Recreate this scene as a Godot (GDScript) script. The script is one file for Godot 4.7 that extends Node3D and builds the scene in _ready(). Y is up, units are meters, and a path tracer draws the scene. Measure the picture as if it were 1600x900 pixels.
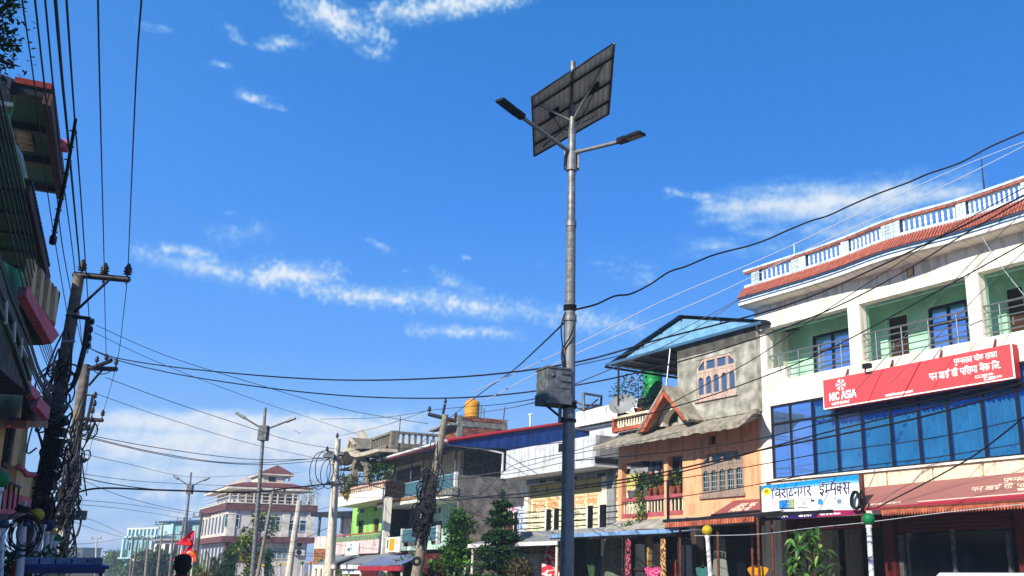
extends Node3D

# A street in a Nepali town under a blue sky: shops and houses on the right, a shaded row with
# tangled utility poles on the left, a solar street lamp on the median between them. Units are metres;
# the camera stands at the origin and looks along -z.

class Shape:
	var v := PackedVector3Array()
	var n := PackedVector3Array()
	var t := PackedVector2Array()
	var c := PackedColorArray()
	var ix := PackedInt32Array()
	var tint := Color.WHITE

	func vert(p: Vector3, nn: Vector3, uv := Vector2.ZERO) -> int:
		v.append(p)
		n.append(nn)
		t.append(uv)
		c.append(tint)
		return v.size() - 1

	# corners run counter-clockwise seen from outside, the first at the bottom left
	func quad(a: Vector3, b: Vector3, cc: Vector3, d: Vector3) -> void:
		var nn := (cc - a).cross(d - b).normalized()
		var i := vert(a, nn, Vector2(0, 1))
		vert(b, nn, Vector2(1, 1))
		vert(cc, nn, Vector2(1, 0))
		vert(d, nn, Vector2(0, 0))
		ix.append_array([i, i + 2, i + 1, i, i + 3, i + 2])

	func tri(a: Vector3, b: Vector3, cc: Vector3) -> void:
		var nn := (b - a).cross(cc - a).normalized()
		var i := vert(a, nn, Vector2(0, 1))
		vert(b, nn, Vector2(1, 1))
		vert(cc, nn, Vector2(0.5, 0))
		ix.append_array([i, i + 2, i + 1])

	func box(a: Vector3, b: Vector3, x := Transform3D()) -> void:
		var p := []
		for k in 8:
			p.append(x * Vector3(b.x if k & 1 else a.x, b.y if k & 2 else a.y, b.z if k & 4 else a.z))
		quad(p[4], p[5], p[7], p[6])
		quad(p[1], p[0], p[2], p[3])
		quad(p[5], p[1], p[3], p[7])
		quad(p[0], p[4], p[6], p[2])
		quad(p[6], p[7], p[3], p[2])
		quad(p[0], p[1], p[5], p[4])

	# a sheet through four corners (counter-clockwise from the front), given a thickness behind
	func sheet(a: Vector3, b: Vector3, cc: Vector3, d: Vector3, thick := 0.03) -> void:
		var k := (cc - a).cross(d - b).normalized() * -thick
		quad(a, b, cc, d)
		quad(b + k, a + k, d + k, cc + k)
		quad(b, b + k, cc + k, cc)
		quad(a + k, a, d, d + k)
		quad(d, cc, cc + k, d + k)
		quad(a + k, b + k, b, a)

	func tube(path: Array, r0: float, r1 := -1.0, sides := 6) -> void:
		if r1 < 0.0:
			r1 = r0
		var m := path.size()
		var first := v.size()
		var side := Vector3.ZERO
		for i in m:
			var p: Vector3 = path[i]
			var dir: Vector3 = (path[mini(i + 1, m - 1)] - path[maxi(i - 1, 0)]).normalized()
			if side == Vector3.ZERO:
				side = dir.cross(Vector3.UP if absf(dir.y) < 0.9 else Vector3.RIGHT).normalized()
			side = (side - dir * side.dot(dir)).normalized()
			var up := side.cross(dir)
			var r := lerpf(r0, r1, float(i) / maxf(m - 1, 1))
			for s in sides + 1:
				var a := TAU * s / sides
				var nn := side * cos(a) + up * sin(a)
				vert(p + nn * r, nn, Vector2(float(s) / sides, float(i) / m))
		var w := sides + 1
		for i in m - 1:
			for s in sides:
				var q := first + i * w + s
				ix.append_array([q, q + 1, q + w, q + 1, q + w + 1, q + w])
		for e in 2:
			var base := first + (m - 1) * w * e
			var k: Vector3 = path[(m - 1) * e]
			var o: Vector3 = path[m - 2] if e else path[1]
			var mid := vert(k, (k - o).normalized())
			var ring := []
			for s in sides + 1:
				ring.append(vert(v[base + s], (k - o).normalized()))
			for s in sides:
				ix.append_array([mid, ring[s + 1 - e], ring[s + e]] if true else [])

	# profile of (radius, height), from the bottom up
	func lathe(profile: Array, sides := 12, x := Transform3D()) -> void:
		var first := v.size()
		var m := profile.size()
		for i in m:
			var p: Vector2 = profile[i]
			var d: Vector2 = (profile[mini(i + 1, m - 1)] - profile[maxi(i - 1, 0)]).normalized()
			for s in sides + 1:
				var a := TAU * s / sides
				var o := Vector3(cos(a), 0, sin(a))
				vert(x * (o * p.x + Vector3(0, p.y, 0)), (x.basis * (o * d.y - Vector3(0, d.x, 0))).normalized(), Vector2(float(s) / sides, 1.0 - float(i) / (m - 1)))
		var w := sides + 1
		for i in m - 1:
			for s in sides:
				var q := first + i * w + s
				ix.append_array([q, q + 1, q + w, q + 1, q + w + 1, q + w])

	func ball(at: Vector3, r: float, squash := 1.0, sides := 14) -> void:
		var p := []
		for i in 9:
			var a := PI * i / 8.0 - PI / 2
			p.append(Vector2(maxf(cos(a) * r, 0.0005), sin(a) * r * squash))
		lathe(p, sides, Transform3D(Basis(), at))

	# a flat outline in x and y, counter-clockwise, from z0 to z1
	func prism(outline: PackedVector2Array, z0: float, z1: float, x := Transform3D()) -> void:
		var tris := Geometry2D.triangulate_polygon(outline)
		var f := (x.basis * Vector3(0, 0, 1)).normalized()
		var cw := Geometry2D.is_polygon_clockwise(outline)
		for face in 2:
			var start := v.size()
			for p in outline:
				vert(x * Vector3(p.x, p.y, z1 if face else z0), f if face else -f, p)
			for i in range(0, tris.size(), 3):
				var a := tris[i]
				var b := tris[i + 1]
				var d := tris[i + 2]
				var turn := (outline[b] - outline[a]).cross(outline[d] - outline[a]) > 0.0
				if turn == (face == 1):
					ix.append_array([start + a, start + d, start + b])
				else:
					ix.append_array([start + a, start + b, start + d])
		for i in outline.size():
			var a := outline[i]
			var b := outline[(i + 1) % outline.size()]
			if cw:
				var k := a
				a = b
				b = k
			quad(x * Vector3(a.x, a.y, z0), x * Vector3(b.x, b.y, z0), x * Vector3(b.x, b.y, z1), x * Vector3(a.x, a.y, z1))

	# a smooth sheet of points, rows of equal length
	func grid(rows: Array) -> void:
		var h := rows.size()
		var w: int = rows[0].size()
		var first := v.size()
		for j in h:
			for i in w:
				var du: Vector3 = rows[j][mini(i + 1, w - 1)] - rows[j][maxi(i - 1, 0)]
				var dv: Vector3 = rows[mini(j + 1, h - 1)][i] - rows[maxi(j - 1, 0)][i]
				vert(rows[j][i], du.cross(dv).normalized(), Vector2(float(i) / (w - 1), 1.0 - float(j) / (h - 1)))
		for j in h - 1:
			for i in w - 1:
				var q := first + j * w + i
				ix.append_array([q, q + w, q + 1, q + 1, q + w, q + w + 1])

	# a wall in x and y with rectangular holes (each x0, x1, y0, y1), its reveals included
	func wall(x0: float, x1: float, y0: float, y1: float, z0: float, z1: float, holes: Array) -> void:
		var xs := [x0, x1]
		var ys := [y0, y1]
		for h in holes:
			for k in 2:
				if h[k] > x0 and h[k] < x1 and not xs.has(h[k]):
					xs.append(h[k])
				if h[k + 2] > y0 and h[k + 2] < y1 and not ys.has(h[k + 2]):
					ys.append(h[k + 2])
		xs.sort()
		ys.sort()
		var solid := func(i: int, j: int) -> bool:
			if i < 0 or j < 0 or i > xs.size() - 2 or j > ys.size() - 2:
				return false
			var m := Vector2((xs[i] + xs[i + 1]) / 2, (ys[j] + ys[j + 1]) / 2)
			for h in holes:
				if m.x > h[0] and m.x < h[1] and m.y > h[2] and m.y < h[3]:
					return false
			return true
		for i in xs.size() - 1:
			for j in ys.size() - 1:
				if not solid.call(i, j):
					continue
				var a := Vector3(xs[i], ys[j], z0)
				var b := Vector3(xs[i + 1], ys[j + 1], z1)
				quad(Vector3(a.x, a.y, b.z), Vector3(b.x, a.y, b.z), b, Vector3(a.x, b.y, b.z))
				quad(Vector3(b.x, a.y, a.z), a, Vector3(a.x, b.y, a.z), Vector3(b.x, b.y, a.z))
				if not solid.call(i + 1, j):
					quad(Vector3(b.x, a.y, b.z), Vector3(b.x, a.y, a.z), Vector3(b.x, b.y, a.z), b)
				if not solid.call(i - 1, j):
					quad(a, Vector3(a.x, a.y, b.z), Vector3(a.x, b.y, b.z), Vector3(a.x, b.y, a.z))
				if not solid.call(i, j + 1):
					quad(Vector3(a.x, b.y, b.z), b, Vector3(b.x, b.y, a.z), Vector3(a.x, b.y, a.z))
				if not solid.call(i, j - 1):
					quad(a, Vector3(b.x, a.y, a.z), Vector3(b.x, a.y, b.z), Vector3(a.x, a.y, b.z))

	func mesh() -> ArrayMesh:
		var a := []
		a.resize(Mesh.ARRAY_MAX)
		a[Mesh.ARRAY_VERTEX] = v
		a[Mesh.ARRAY_NORMAL] = n
		a[Mesh.ARRAY_TEX_UV] = t
		a[Mesh.ARRAY_COLOR] = c
		a[Mesh.ARRAY_INDEX] = ix
		var m := ArrayMesh.new()
		m.add_surface_from_arrays(Mesh.PRIMITIVE_TRIANGLES, a)
		return m

var rng := RandomNumberGenerator.new()
var M := {}
var tex := {}
var used := {}

func numbered(called: String) -> String:
	used[called] = used.get(called, -1) + 1
	return called if used[called] == 0 else "%s_%03d" % [called, used[called]]

func tag(o: Node3D, label: String, category: String, group := "", kind := "") -> Node3D:
	if label:
		o.set_meta("label", label)
	if category:
		o.set_meta("category", category)
	if group:
		o.set_meta("group", group)
	if kind:
		o.set_meta("kind", kind)
	return o

# a thing: a Node3D at its base whose children are its parts
func thing(called: String, label: String, category: String, at := Vector3.ZERO, turn := 0.0, group := "") -> Node3D:
	var o := Node3D.new()
	o.name = numbered(called)
	add_child(o)
	o.position = at
	o.rotation_degrees.y = turn
	return tag(o, label, category, group)

# one named mesh; at top level it takes the next free number
func obj(called: String, s: Variant, m: Material, parent: Node3D = self) -> MeshInstance3D:
	var o := MeshInstance3D.new()
	o.mesh = s.mesh() if s is Shape else s
	o.material_override = m
	o.name = numbered(called) if parent == self else called
	parent.add_child(o, true)
	return o

func inst(called: String, mesh: Mesh, m: Material, parent: Node3D, at: Vector3, basis := Basis()) -> MeshInstance3D:
	var o := obj(called, mesh, m, parent)
	o.transform = Transform3D(basis, at)
	return o

func bx(called: String, m: Material, parent: Node3D, x0: float, x1: float, y0: float, y1: float, z0: float, z1: float) -> MeshInstance3D:
	var s := Shape.new()
	s.box(Vector3(x0, y0, z0), Vector3(x1, y1, z1))
	return obj(called, s, m, parent)

func rod(called: String, m: Material, parent: Node3D, path: Array, r: float, sides := 6, r1 := -1.0) -> MeshInstance3D:
	var s := Shape.new()
	s.tube(path, r, r1, sides)
	return obj(called, s, m, parent)

func copy(o: Node3D, called: String, at: Vector3, turn := 0.0) -> Node3D:
	var d: Node3D = o.duplicate()
	d.name = numbered(called)
	add_child(d)
	d.position = at
	d.rotation_degrees.y = turn
	return d

# a smooth line through points
func spline(p: Array, steps := 6) -> Array:
	var out := []
	for i in p.size() - 1:
		var a: Vector3 = p[maxi(i - 1, 0)]
		var b: Vector3 = p[i]
		var c: Vector3 = p[i + 1]
		var d: Vector3 = p[mini(i + 2, p.size() - 1)]
		for k in steps:
			out.append(b.cubic_interpolate(c, a, d, float(k) / steps))
	out.append(p[-1])
	return out

# ---- materials
func noise_tex(freq: float, seed_: int, dark: float, octaves := 4, type := FastNoiseLite.TYPE_SIMPLEX_SMOOTH, mid := 0.5) -> NoiseTexture2D:
	var f := FastNoiseLite.new()
	f.seed = seed_
	f.noise_type = type
	f.frequency = freq
	f.fractal_octaves = octaves
	var g := Gradient.new()
	g.set_color(0, Color(dark, dark, dark * 0.97))
	g.set_color(1, Color.WHITE)
	g.add_point(mid, Color(0.5 + dark / 2, 0.5 + dark / 2, 0.49 + dark / 2))
	var x := NoiseTexture2D.new()
	x.width = 512
	x.height = 512
	x.seamless = true
	x.noise = f
	x.color_ramp = g
	return x

func streak_tex(seed_: int, dark: float) -> ImageTexture:
	var f := FastNoiseLite.new()
	f.seed = seed_
	f.frequency = 0.02
	f.fractal_octaves = 4
	var im := Image.create(384, 384, false, Image.FORMAT_RGB8)
	for y in 384:
		for x in 384:
			var a := f.get_noise_3d(cos(x * TAU / 384) * 140, sin(x * TAU / 384) * 140, absf(y - 192) * 0.22)
			var b := f.get_noise_3d(cos(x * TAU / 384) * 40 + 300, sin(x * TAU / 384) * 40, absf(y - 192) * 0.9)
			var k := clampf(1.0 - maxf(a * 1.6 + b * 0.9, 0.0) * (1.0 - dark) * 1.5, dark, 1.0)
			im.set_pixel(x, y, Color(k, k * 0.99, k * 0.97))
	return ImageTexture.create_from_image(im)

func make_textures() -> void:
	tex.soft = noise_tex(0.006, 3, 0.80)
	tex.dirt = noise_tex(0.012, 5, 0.58, 6)
	tex.heavy = noise_tex(0.012, 8, 0.22, 6)
	tex.fine = noise_tex(0.06, 9, 0.72, 3)
	tex.streak = streak_tex(11, 0.5)
	tex.rain = streak_tex(12, 0.84)
	tex.stain = streak_tex(13, 0.86)
	tex.bump = noise_tex(0.05, 21, 0.0, 4)

# look: "" smooth, soft, dirt, heavy, streak, rain (all triplanar in the thing's own metres)
func mat(key: String, color: Color, look := "soft", rough := 0.8, metal := 0.0, scale := 0.35, relief := 0.0) -> StandardMaterial3D:
	if M.has(key):
		return M[key]
	var m := StandardMaterial3D.new()
	m.resource_name = key
	m.albedo_color = color
	m.roughness = rough
	m.metallic = metal
	m.metallic_specular = 0.35
	if look:
		m.albedo_texture = tex[look]
		m.uv1_triplanar = true
		m.uv1_scale = Vector3.ONE * scale
	if relief > 0.0:
		m.heightmap_enabled = true
		m.heightmap_texture = tex.bump
		m.heightmap_scale = relief
		m.uv1_triplanar = true
	M[key] = m
	return m

func tinted(key: String, rough := 0.6, back := 0.0) -> StandardMaterial3D:
	if M.has(key):
		return M[key]
	var m := StandardMaterial3D.new()
	m.vertex_color_use_as_albedo = true
	m.roughness = rough
	m.metallic_specular = 0.3
	if back > 0.0:
		m.backlight_enabled = true
		m.backlight = Color(back, back, back)
	M[key] = m
	return m

func pane(key: String, color: Color, rough := 0.06) -> StandardMaterial3D:
	if M.has(key):
		return M[key]
	var m := StandardMaterial3D.new()
	m.albedo_color = color
	if color.a < 1.0:
		m.transparency = BaseMaterial3D.TRANSPARENCY_ALPHA
	m.roughness = rough
	m.metallic_specular = 0.7
	M[key] = m
	return m

func face(im: Image, rough := 0.5) -> StandardMaterial3D:
	var m := StandardMaterial3D.new()
	m.albedo_texture = ImageTexture.create_from_image(im)
	m.roughness = rough
	m.metallic_specular = 0.3
	return m

# ---- lettering: strokes on a ten-unit em, written under a headline for Devanagari
const STROKES := {
	"p": "7|1,0 1,4 2,6 4,6 5.5,4;5.5,0 5.5,10", "h": "6|1,0 1,4 2,6 6,6;1,1 4,5.5", "l": "8|.5,7 1,4 2,3.5 3.5,5 3.5,8 2.5,9;3.5,5 5,3.5 6.5,4;6.5,0 6.5,10",
	"c": "8|.5,3 4,3 2,6 3,8 6.5,7;6.5,0 6.5,10", "k": "9|4.5,0 4.5,10;4.5,4 2,3 1,5 2,7 4.5,6;4.5,4 7,3 8,5 7.5,8", "z": "8|1,2 2,1 3,3 1,6 3.5,10;3,3 4.5,4.5;6.5,0 6.5,10",
	"A": "3|1.5,0 1.5,10", "K": "10|1,0 3,2 3,5 1,6 4,10;8,4 5,4 4.5,6 6,7 8,6;8,0 8,10", "e": "7|1,0 1,5 5,6;5.5,0 5.5,6 4.5,8 6,10", "n": "7|.5,5 2,5 2,7 1,6.5;2,5 5.5,5;5.5,0 5.5,10",
	"a": "11|1,2 3,1 4,3 2,5 4,6 4,8 2,9 .5,7;4,5 6.5,5;6.5,0 6.5,10;9,0 9,10", "I": "8|6,0 6,2 2,2 2,5 5,5 6,7 4,9 2,8 5,11;5,0 6,-3 8,-2", "s": "8|1,0 3,2 2,5 1,5 4,10;2.5,5 6.5,5;6.5,0 6.5,10",
	"i": "4|1.5,0 1.5,10;1.5,0 0,-3 -3,-2 -4,0", "f": "4|1.5,0 1.5,10;1.5,0 3,-3 7,-2 8,0", "y": "8|1,0 3,2 1.5,5 2,7 6.5,6;6.5,0 6.5,10", "b": "8|6,3 3,3 1,5 2,7 4,7 6,5;2,4 5,7;6.5,0 6.5,10",
	"v": "8|6,3 3,3 1,5 2,7 4,7 6,5;6.5,0 6.5,10", "E": "0|-4,0 -7,-3;-4,0 -5,-4", "q": "0|-3,0 -6,-3", "M": "0|-1,-2 -.5,-2", "r": "6|1,0 4,1 4,4 1,5 5,10", "t": "7|3.5,0 3.5,3 1,5 1,8 4,9 6,7",
	"g": "8|2,0 2,6 .5,7;6,0 6,10", "x": "6|1.6,0 1.6,7.2 .7,8.2 .3,7.2 1.6,6.2 6.5,6.2", "X": "7|4,0 4,10;4,4 1,3 .5,5 2,7 4,6;4,4 6,4", "j": "9|1,4 4,4 4,7 2,9 1,7;4,5 6.5,5;6.5,0 6.5,10",
	"u": "0|-5,10.5 -4,12.5 -2,12.5 -1.5,10", "o": "3|1.5,0 1.5,10;1.5,0 -1,-3", ".": "3|1,9.5 1.6,9.5", " ": "4|",
}
const LATIN := {
	"N": "9|1,10 1,0 7,10 7,0", "I": "4|1.5,0 1.5,10", "C": "8|7,2 5,0 3,0 1,2 1,8 3,10 5,10 7,8", "A": "9|0,10 3.7,0 4.3,0 8,10;1.5,7 6.5,7", "S": "8|7,1.5 5,0 2.5,0 1,2 1.5,4 6.5,6 7,8 5,10 2.5,10 1,8.5",
	"B": "8|1,0 1,10 5,10 7,8 6,5 1,5;1,0 5,0 6.5,2 6,5", "L": "7|1,0 1,10 6,10", "E": "7|6,0 1,0 1,10 6,10;1,5 5,5", "O": "9|4,0 1,2 1,8 4,10 7,8 7,2 4,0", "T": "8|0,0 8,0;4,0 4,10", "R": "8|1,10 1,0 5,0 7,2 5,5 1,5;4,5 7,10",
	"P": "8|1,10 1,0 5,0 7,2 5,5 1,5", "H": "9|1,0 1,10;7,0 7,10;1,5 7,5", "D": "8|1,0 1,10 4,10 7,7 7,3 4,0 1,0", "F": "7|6,0 1,0 1,10;1,5 5,5", "V": "8|0,0 4,10 8,0", "M": "10|1,10 1,0 5,6 9,0 9,10", "U": "9|1,0 1,8 3,10 5,10 7,8 7,0", " ": "5|",
}

func stroke(im: Image, a: Vector2, b: Vector2, w: float, col: Color) -> void:
	var steps := int(a.distance_to(b)) + 1
	var r := int(ceil(w))
	for i in steps + 1:
		var p := a.lerp(b, float(i) / steps)
		im.fill_rect(Rect2i(int(p.x - w / 2), int(p.y - w / 2), r, r), col)

# returns where the next letter would start
func write(im: Image, text: String, at: Vector2, size: float, weight: float, col: Color, latin := false, wide := 1.0, lean := 0.0) -> float:
	var x := at.x
	var k := size / 10.0
	var from := x
	for ch in text:
		var g: String = (LATIN if latin else STROKES).get(ch, "6|1,5 5,5")
		var cut := g.split("|")
		for line in cut[1].split(";", false):
			var last := Vector2.INF
			for pair in line.split(" ", false):
				var n := pair.split(",")
				var p := Vector2(x + float(n[0]) * k * wide - float(n[1]) * k * lean, at.y + float(n[1]) * k)
				if last != Vector2.INF:
					stroke(im, last, p, weight, col)
				last = p
		x += float(cut[0]) * k * wide
		if not latin and ch == " ":
			stroke(im, Vector2(from, at.y), Vector2(x - 4 * k * wide, at.y), weight, col)
			from = x
	if not latin:
		stroke(im, Vector2(from, at.y), Vector2(x - (3 * k * wide if text.ends_with(".") else 0.0), at.y), weight, col)
	return x

func _ready() -> void:
	rng.seed = 20240607
	# camera: a phone held up from the roadside, the lens shifted a little
	var cam := Camera3D.new()
	cam.name = "camera"
	cam.projection = Camera3D.PROJECTION_FRUSTUM
	cam.near = 0.1
	cam.far = 4000.0
	cam.size = 0.06
	cam.frustum_offset = Vector2(-0.013333, 0)
	cam.position = Vector3(0, 1.6, 0)
	cam.rotation.x = atan(437.0 / 1500.0)
	add_child(cam)
	cam.current = true
	# sky, air, exposure
	var e := Environment.new()
	e.background_mode = Environment.BG_SKY
	var sm := PanoramaSkyMaterial.new()
	sm.panorama = sky_picture()
	e.background_energy_multiplier = 0.73
	e.sky = Sky.new()
	e.sky.sky_material = sm
	e.tonemap_mode = Environment.TONE_MAPPER_LINEAR
	e.tonemap_exposure = 1.5
	e.fog_enabled = true
	e.fog_density = 0.0011
	e.fog_light_color = Color(0.72, 0.82, 0.93)
	e.sdfgi_enabled = true
	e.ssao_enabled = true
	e.ssil_enabled = true
	var we := WorldEnvironment.new()
	we.name = "world_environment"
	we.environment = e
	add_child(we)
	# the sun stands behind and to the left of the camera
	var sun := DirectionalLight3D.new()
	sun.name = "sun"
	var az := deg_to_rad(-148.0)
	var el := deg_to_rad(32.0)
	var to := Vector3(sin(az) * cos(el), sin(el), -cos(az) * cos(el))
	sun.basis = Basis.looking_at(-to)
	sun.light_energy = 1.5
	sun.light_color = Color(1.0, 0.965, 0.91)
	sun.light_angular_distance = 0.5
	sun.shadow_enabled = true
	add_child(sun)
	make_textures()
	make_materials()
	# the setting and the large structures
	ground()
	bank()
	orange_house()
	cable_house()
	slab_house()
	green_house()
	pink_house()
	far_houses()
	left_houses()
	# street furniture, wires, plants, vehicles, people
	main_lamp()
	far_lamps()
	poles()
	globes()
	wires()
	trees()
	small_things()

# ---- sky: blue with drifting cloud, as a function of direction
func sky_blue(el: float, az: float) -> Color:
	var stops := [[-90.0, Color8(120, 125, 120)], [-3.0, Color8(150, 165, 180)], [0.0, Color8(184, 210, 238)], [6.0, Color8(146, 192, 245)], [12.0, Color8(100, 165, 247)], [20.0, Color8(70, 142, 233)], [27.0, Color8(56, 129, 217)], [34.0, Color8(48, 122, 200)], [50.0, Color8(40, 102, 178)], [90.0, Color8(32, 84, 158)]]
	var c: Color = stops[0][1]
	for i in stops.size() - 1:
		if el >= stops[i][0]:
			c = stops[i][1].lerp(stops[i + 1][1], (el - stops[i][0]) / (stops[i + 1][0] - stops[i][0]))
	var side := smoothstep(-5.0, -75.0, wrapf(az, -180.0, 180.0)) if az < 120.0 else 0.0
	return c.lerp(Color8(128, 184, 250), side * 0.55 if el > 0.0 else 0.0)

# streaks of cloud: from, to (azimuth and elevation in degrees), half width, strength, 0 puffy 1 wispy 2 sheet
const CLOUDS := [
	[Vector2(-21.93, 30.74), Vector2(-17.33, 29.83), 1.15, 1, 0],
	[Vector2(-16.85, 31.05), Vector2(-7.82, 33.12), 0.85, 0.95, 0],
	[Vector2(-18.25, 29.11), Vector2(-16.64, 28.84), 0.5, 0.75, 0],
	[Vector2(-23.93, 28.26), Vector2(-21.31, 28.85), 0.5, 0.85, 1],
	[Vector2(-24.76, 25.49), Vector2(-22.36, 25.13), 0.35, 0.65, 1],
	[Vector2(-26.82, 26.84), Vector2(-25.33, 26.8), 0.2, 0.6, 1],
	[Vector2(-30.74, 27.87), Vector2(-29.07, 27.94), 0.22, 0.4, 1],
	[Vector2(-26.15, 29.01), Vector2(-25.15, 28.37), 0.4, 0.25, 1],
	[Vector2(-28.53, 16.14), Vector2(-21.98, 15.48), 0.75, 0.62, 0],
	[Vector2(-22.71, 15.83), Vector2(-18.67, 16.09), 0.85, 1, 0],
	[Vector2(-19.85, 15.32), Vector2(-13.98, 14.97), 0.7, 0.92, 0],
	[Vector2(-14.75, 15.29), Vector2(-7.85, 14.73), 0.85, 0.85, 0],
	[Vector2(-8.63, 14.86), Vector2(0.393, 13.95), 0.8, 0.55, 0],
	[Vector2(-27.64, 16.61), Vector2(-25.17, 16.6), 0.4, 0.75, 0],
	[Vector2(-25.29, 17.5), Vector2(-22.29, 18.31), 0.6, 0.42, 0],
	[Vector2(-24.72, 18.91), Vector2(-24.19, 19.06), 0.15, 0.55, 0],
	[Vector2(-19.53, 17.53), Vector2(-18.27, 17.59), 0.2, 0.5, 1],
	[Vector2(-16.67, 18.32), Vector2(-15.23, 17.7), 0.3, 0.5, 1],
	[Vector2(-12.58, 16.7), Vector2(-9.23, 15.29), 0.65, 0.5, 0],
	[Vector2(-13.87, 13.37), Vector2(-7.22, 13.39), 0.45, 0.62, 0],
	[Vector2(-10.91, 17.77), Vector2(-10.52, 17.72), 0.14, 0.5, 1],
	[Vector2(-6.47, 17.59), Vector2(-5.75, 17.57), 0.15, 0.5, 1],
	[Vector2(-17.81, 16.53), Vector2(-17.51, 16.48), 0.15, 0.5, 1],
	[Vector2(-14.48, 16.72), Vector2(-14.1, 16.75), 0.15, 0.5, 1],
	[Vector2(2.05, 22.02), Vector2(6.49, 20.77), 0.55, 0.75, 1],
	[Vector2(4.88, 20.9), Vector2(19.68, 20.86), 1.15, 0.8, 2],
	[Vector2(7.25, 19.46), Vector2(16.56, 19.29), 1.3, 0.42, 2],
	[Vector2(2.82, 18.59), Vector2(6.82, 18.71), 0.6, 0.3, 2],
	[Vector2(-2.41, 17.83), Vector2(0.599, 16.93), 0.6, 0.33, 1],
	[Vector2(-29.56, 7.21), Vector2(-13.49, 7.76), 0.75, 1.05, 2],
	[Vector2(-30.26, 6.02), Vector2(-12.71, 6.98), 1.5, 0.9, 2],
	[Vector2(-30.07, 4.75), Vector2(-18.86, 4.84), 1.5, 0.55, 2],
	[Vector2(-13.49, 7.76), Vector2(-7.54, 6.72), 0.8, 0.7, 2],
	[Vector2(-26.86, 3.68), Vector2(-23.66, 3.92), 0.6, 0.8, 0],
	[Vector2(-30.06, 2.69), Vector2(-27.49, 2.82), 0.5, 0.5, 0],
	[Vector2(-26.13, 2.63), Vector2(-23.53, 2.78), 0.65, 0.75, 0],
	[Vector2(-29.89, 1.51), Vector2(-24.31, 1.46), 0.9, 0.55, 2],
	[Vector2(-31.6, 3.74), Vector2(-27.73, 4.63), 0.5, 0.3, 1],
	[Vector2(-18.74, 3.63), Vector2(-6.68, 3.09), 1.2, 0.45, 2],
]

func sky_color(az: float, el: float, soft: FastNoiseLite, fine: FastNoiseLite, wide: bool) -> Color:
	var base := sky_blue(el, az)
	if el < -1.0:
		return base
	var c := cos(deg_to_rad(el))
	var d := Vector3(sin(deg_to_rad(az)) * c, sin(deg_to_rad(el)), -cos(deg_to_rad(az)) * c) * 100.0
	var value := 0.0
	var lowest := 0.0
	var n := INF
	var wisp := 0.0
	var here := Vector2(az * c, el)
	if az > -45.0 and az < 40.0:
		for k in CLOUDS:
			var half: float = k[2]
			if el > maxf(k[0].y, k[1].y) + half * 2.2 or el < minf(k[0].y, k[1].y) - half * 2.2:
				continue
			var a := Vector2(k[0].x * cos(deg_to_rad(k[0].y)), k[0].y)
			var b := Vector2(k[1].x * cos(deg_to_rad(k[1].y)), k[1].y)
			var ab := b - a
			var u := clampf((here - a).dot(ab) / maxf(ab.length_squared(), 0.001), 0.0, 1.0)
			var off := here - (a + ab * u)
			var q := off.length() / half
			if q > 2.2:
				continue
			if n == INF:
				n = soft.get_noise_3dv(d)
				wisp = soft.get_noise_3d(d.x * 0.45, d.y * 1.7, d.z * 0.45) * 0.7 + fine.get_noise_3dv(d) * 0.3
			var kind: int = k[4]
			var taper := 0.55 + 0.45 * sin(PI * clampf(u * 0.9 + 0.05, 0, 1))
			var g: float
			if kind == 0:
				g = k[3] * taper * (0.95 - q * 0.8) + (n * 0.8 + fine.get_noise_3dv(d) * 0.7) * (0.25 + 0.45 * k[3])
				g = maxf(g, k[3] * taper * 0.62 * (1.3 - q) * (0.85 + wisp * 0.9))
				g *= clampf(1.6 - q * 0.75, 0, 1)
			elif kind == 1:
				g = k[3] * taper * (0.8 - q * 0.75) + wisp * 1.1
				g *= clampf(1.5 - q * 0.8, 0, 1)
			else:
				g = k[3] * taper * (1.3 - q * 0.85) + wisp * 0.5 + n * 0.16
				g *= clampf(1.8 - q * 0.8, 0, 1)
			if g > value:
				value = g
				lowest = clampf(0.5 - off.y / half * 0.5, 0, 1) * (0.5 if kind == 2 else 0.4)
	var outside := maxf(smoothstep(-36.0, -50.0, az) if az < 0.0 else 0.0, maxf(smoothstep(27.0, 42.0, az) if az > 0.0 else 0.0, smoothstep(36.0, 48.0, el)))
	if outside > 0.0:
		var low := soft.get_noise_3d(d.x * 0.12 + 40, d.y * 0.4, d.z * 0.12) + 0.35 * soft.get_noise_3dv(d * 0.6)
		var g := (low * 1.5 - 0.1 + 0.28 * smoothstep(16.0, 5.0, el)) * outside
		if g > value:
			value = g
			lowest = 0.4
	var alpha := smoothstep(-0.02, 1.12, value) * 0.95
	var white := Color8(238, 241, 246).lerp(Color8(196, 212, 234), clampf(lowest + (0.25 if n != INF and n < 0.0 else 0.0), 0, 1))
	return base.lerp(white, alpha)

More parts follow.
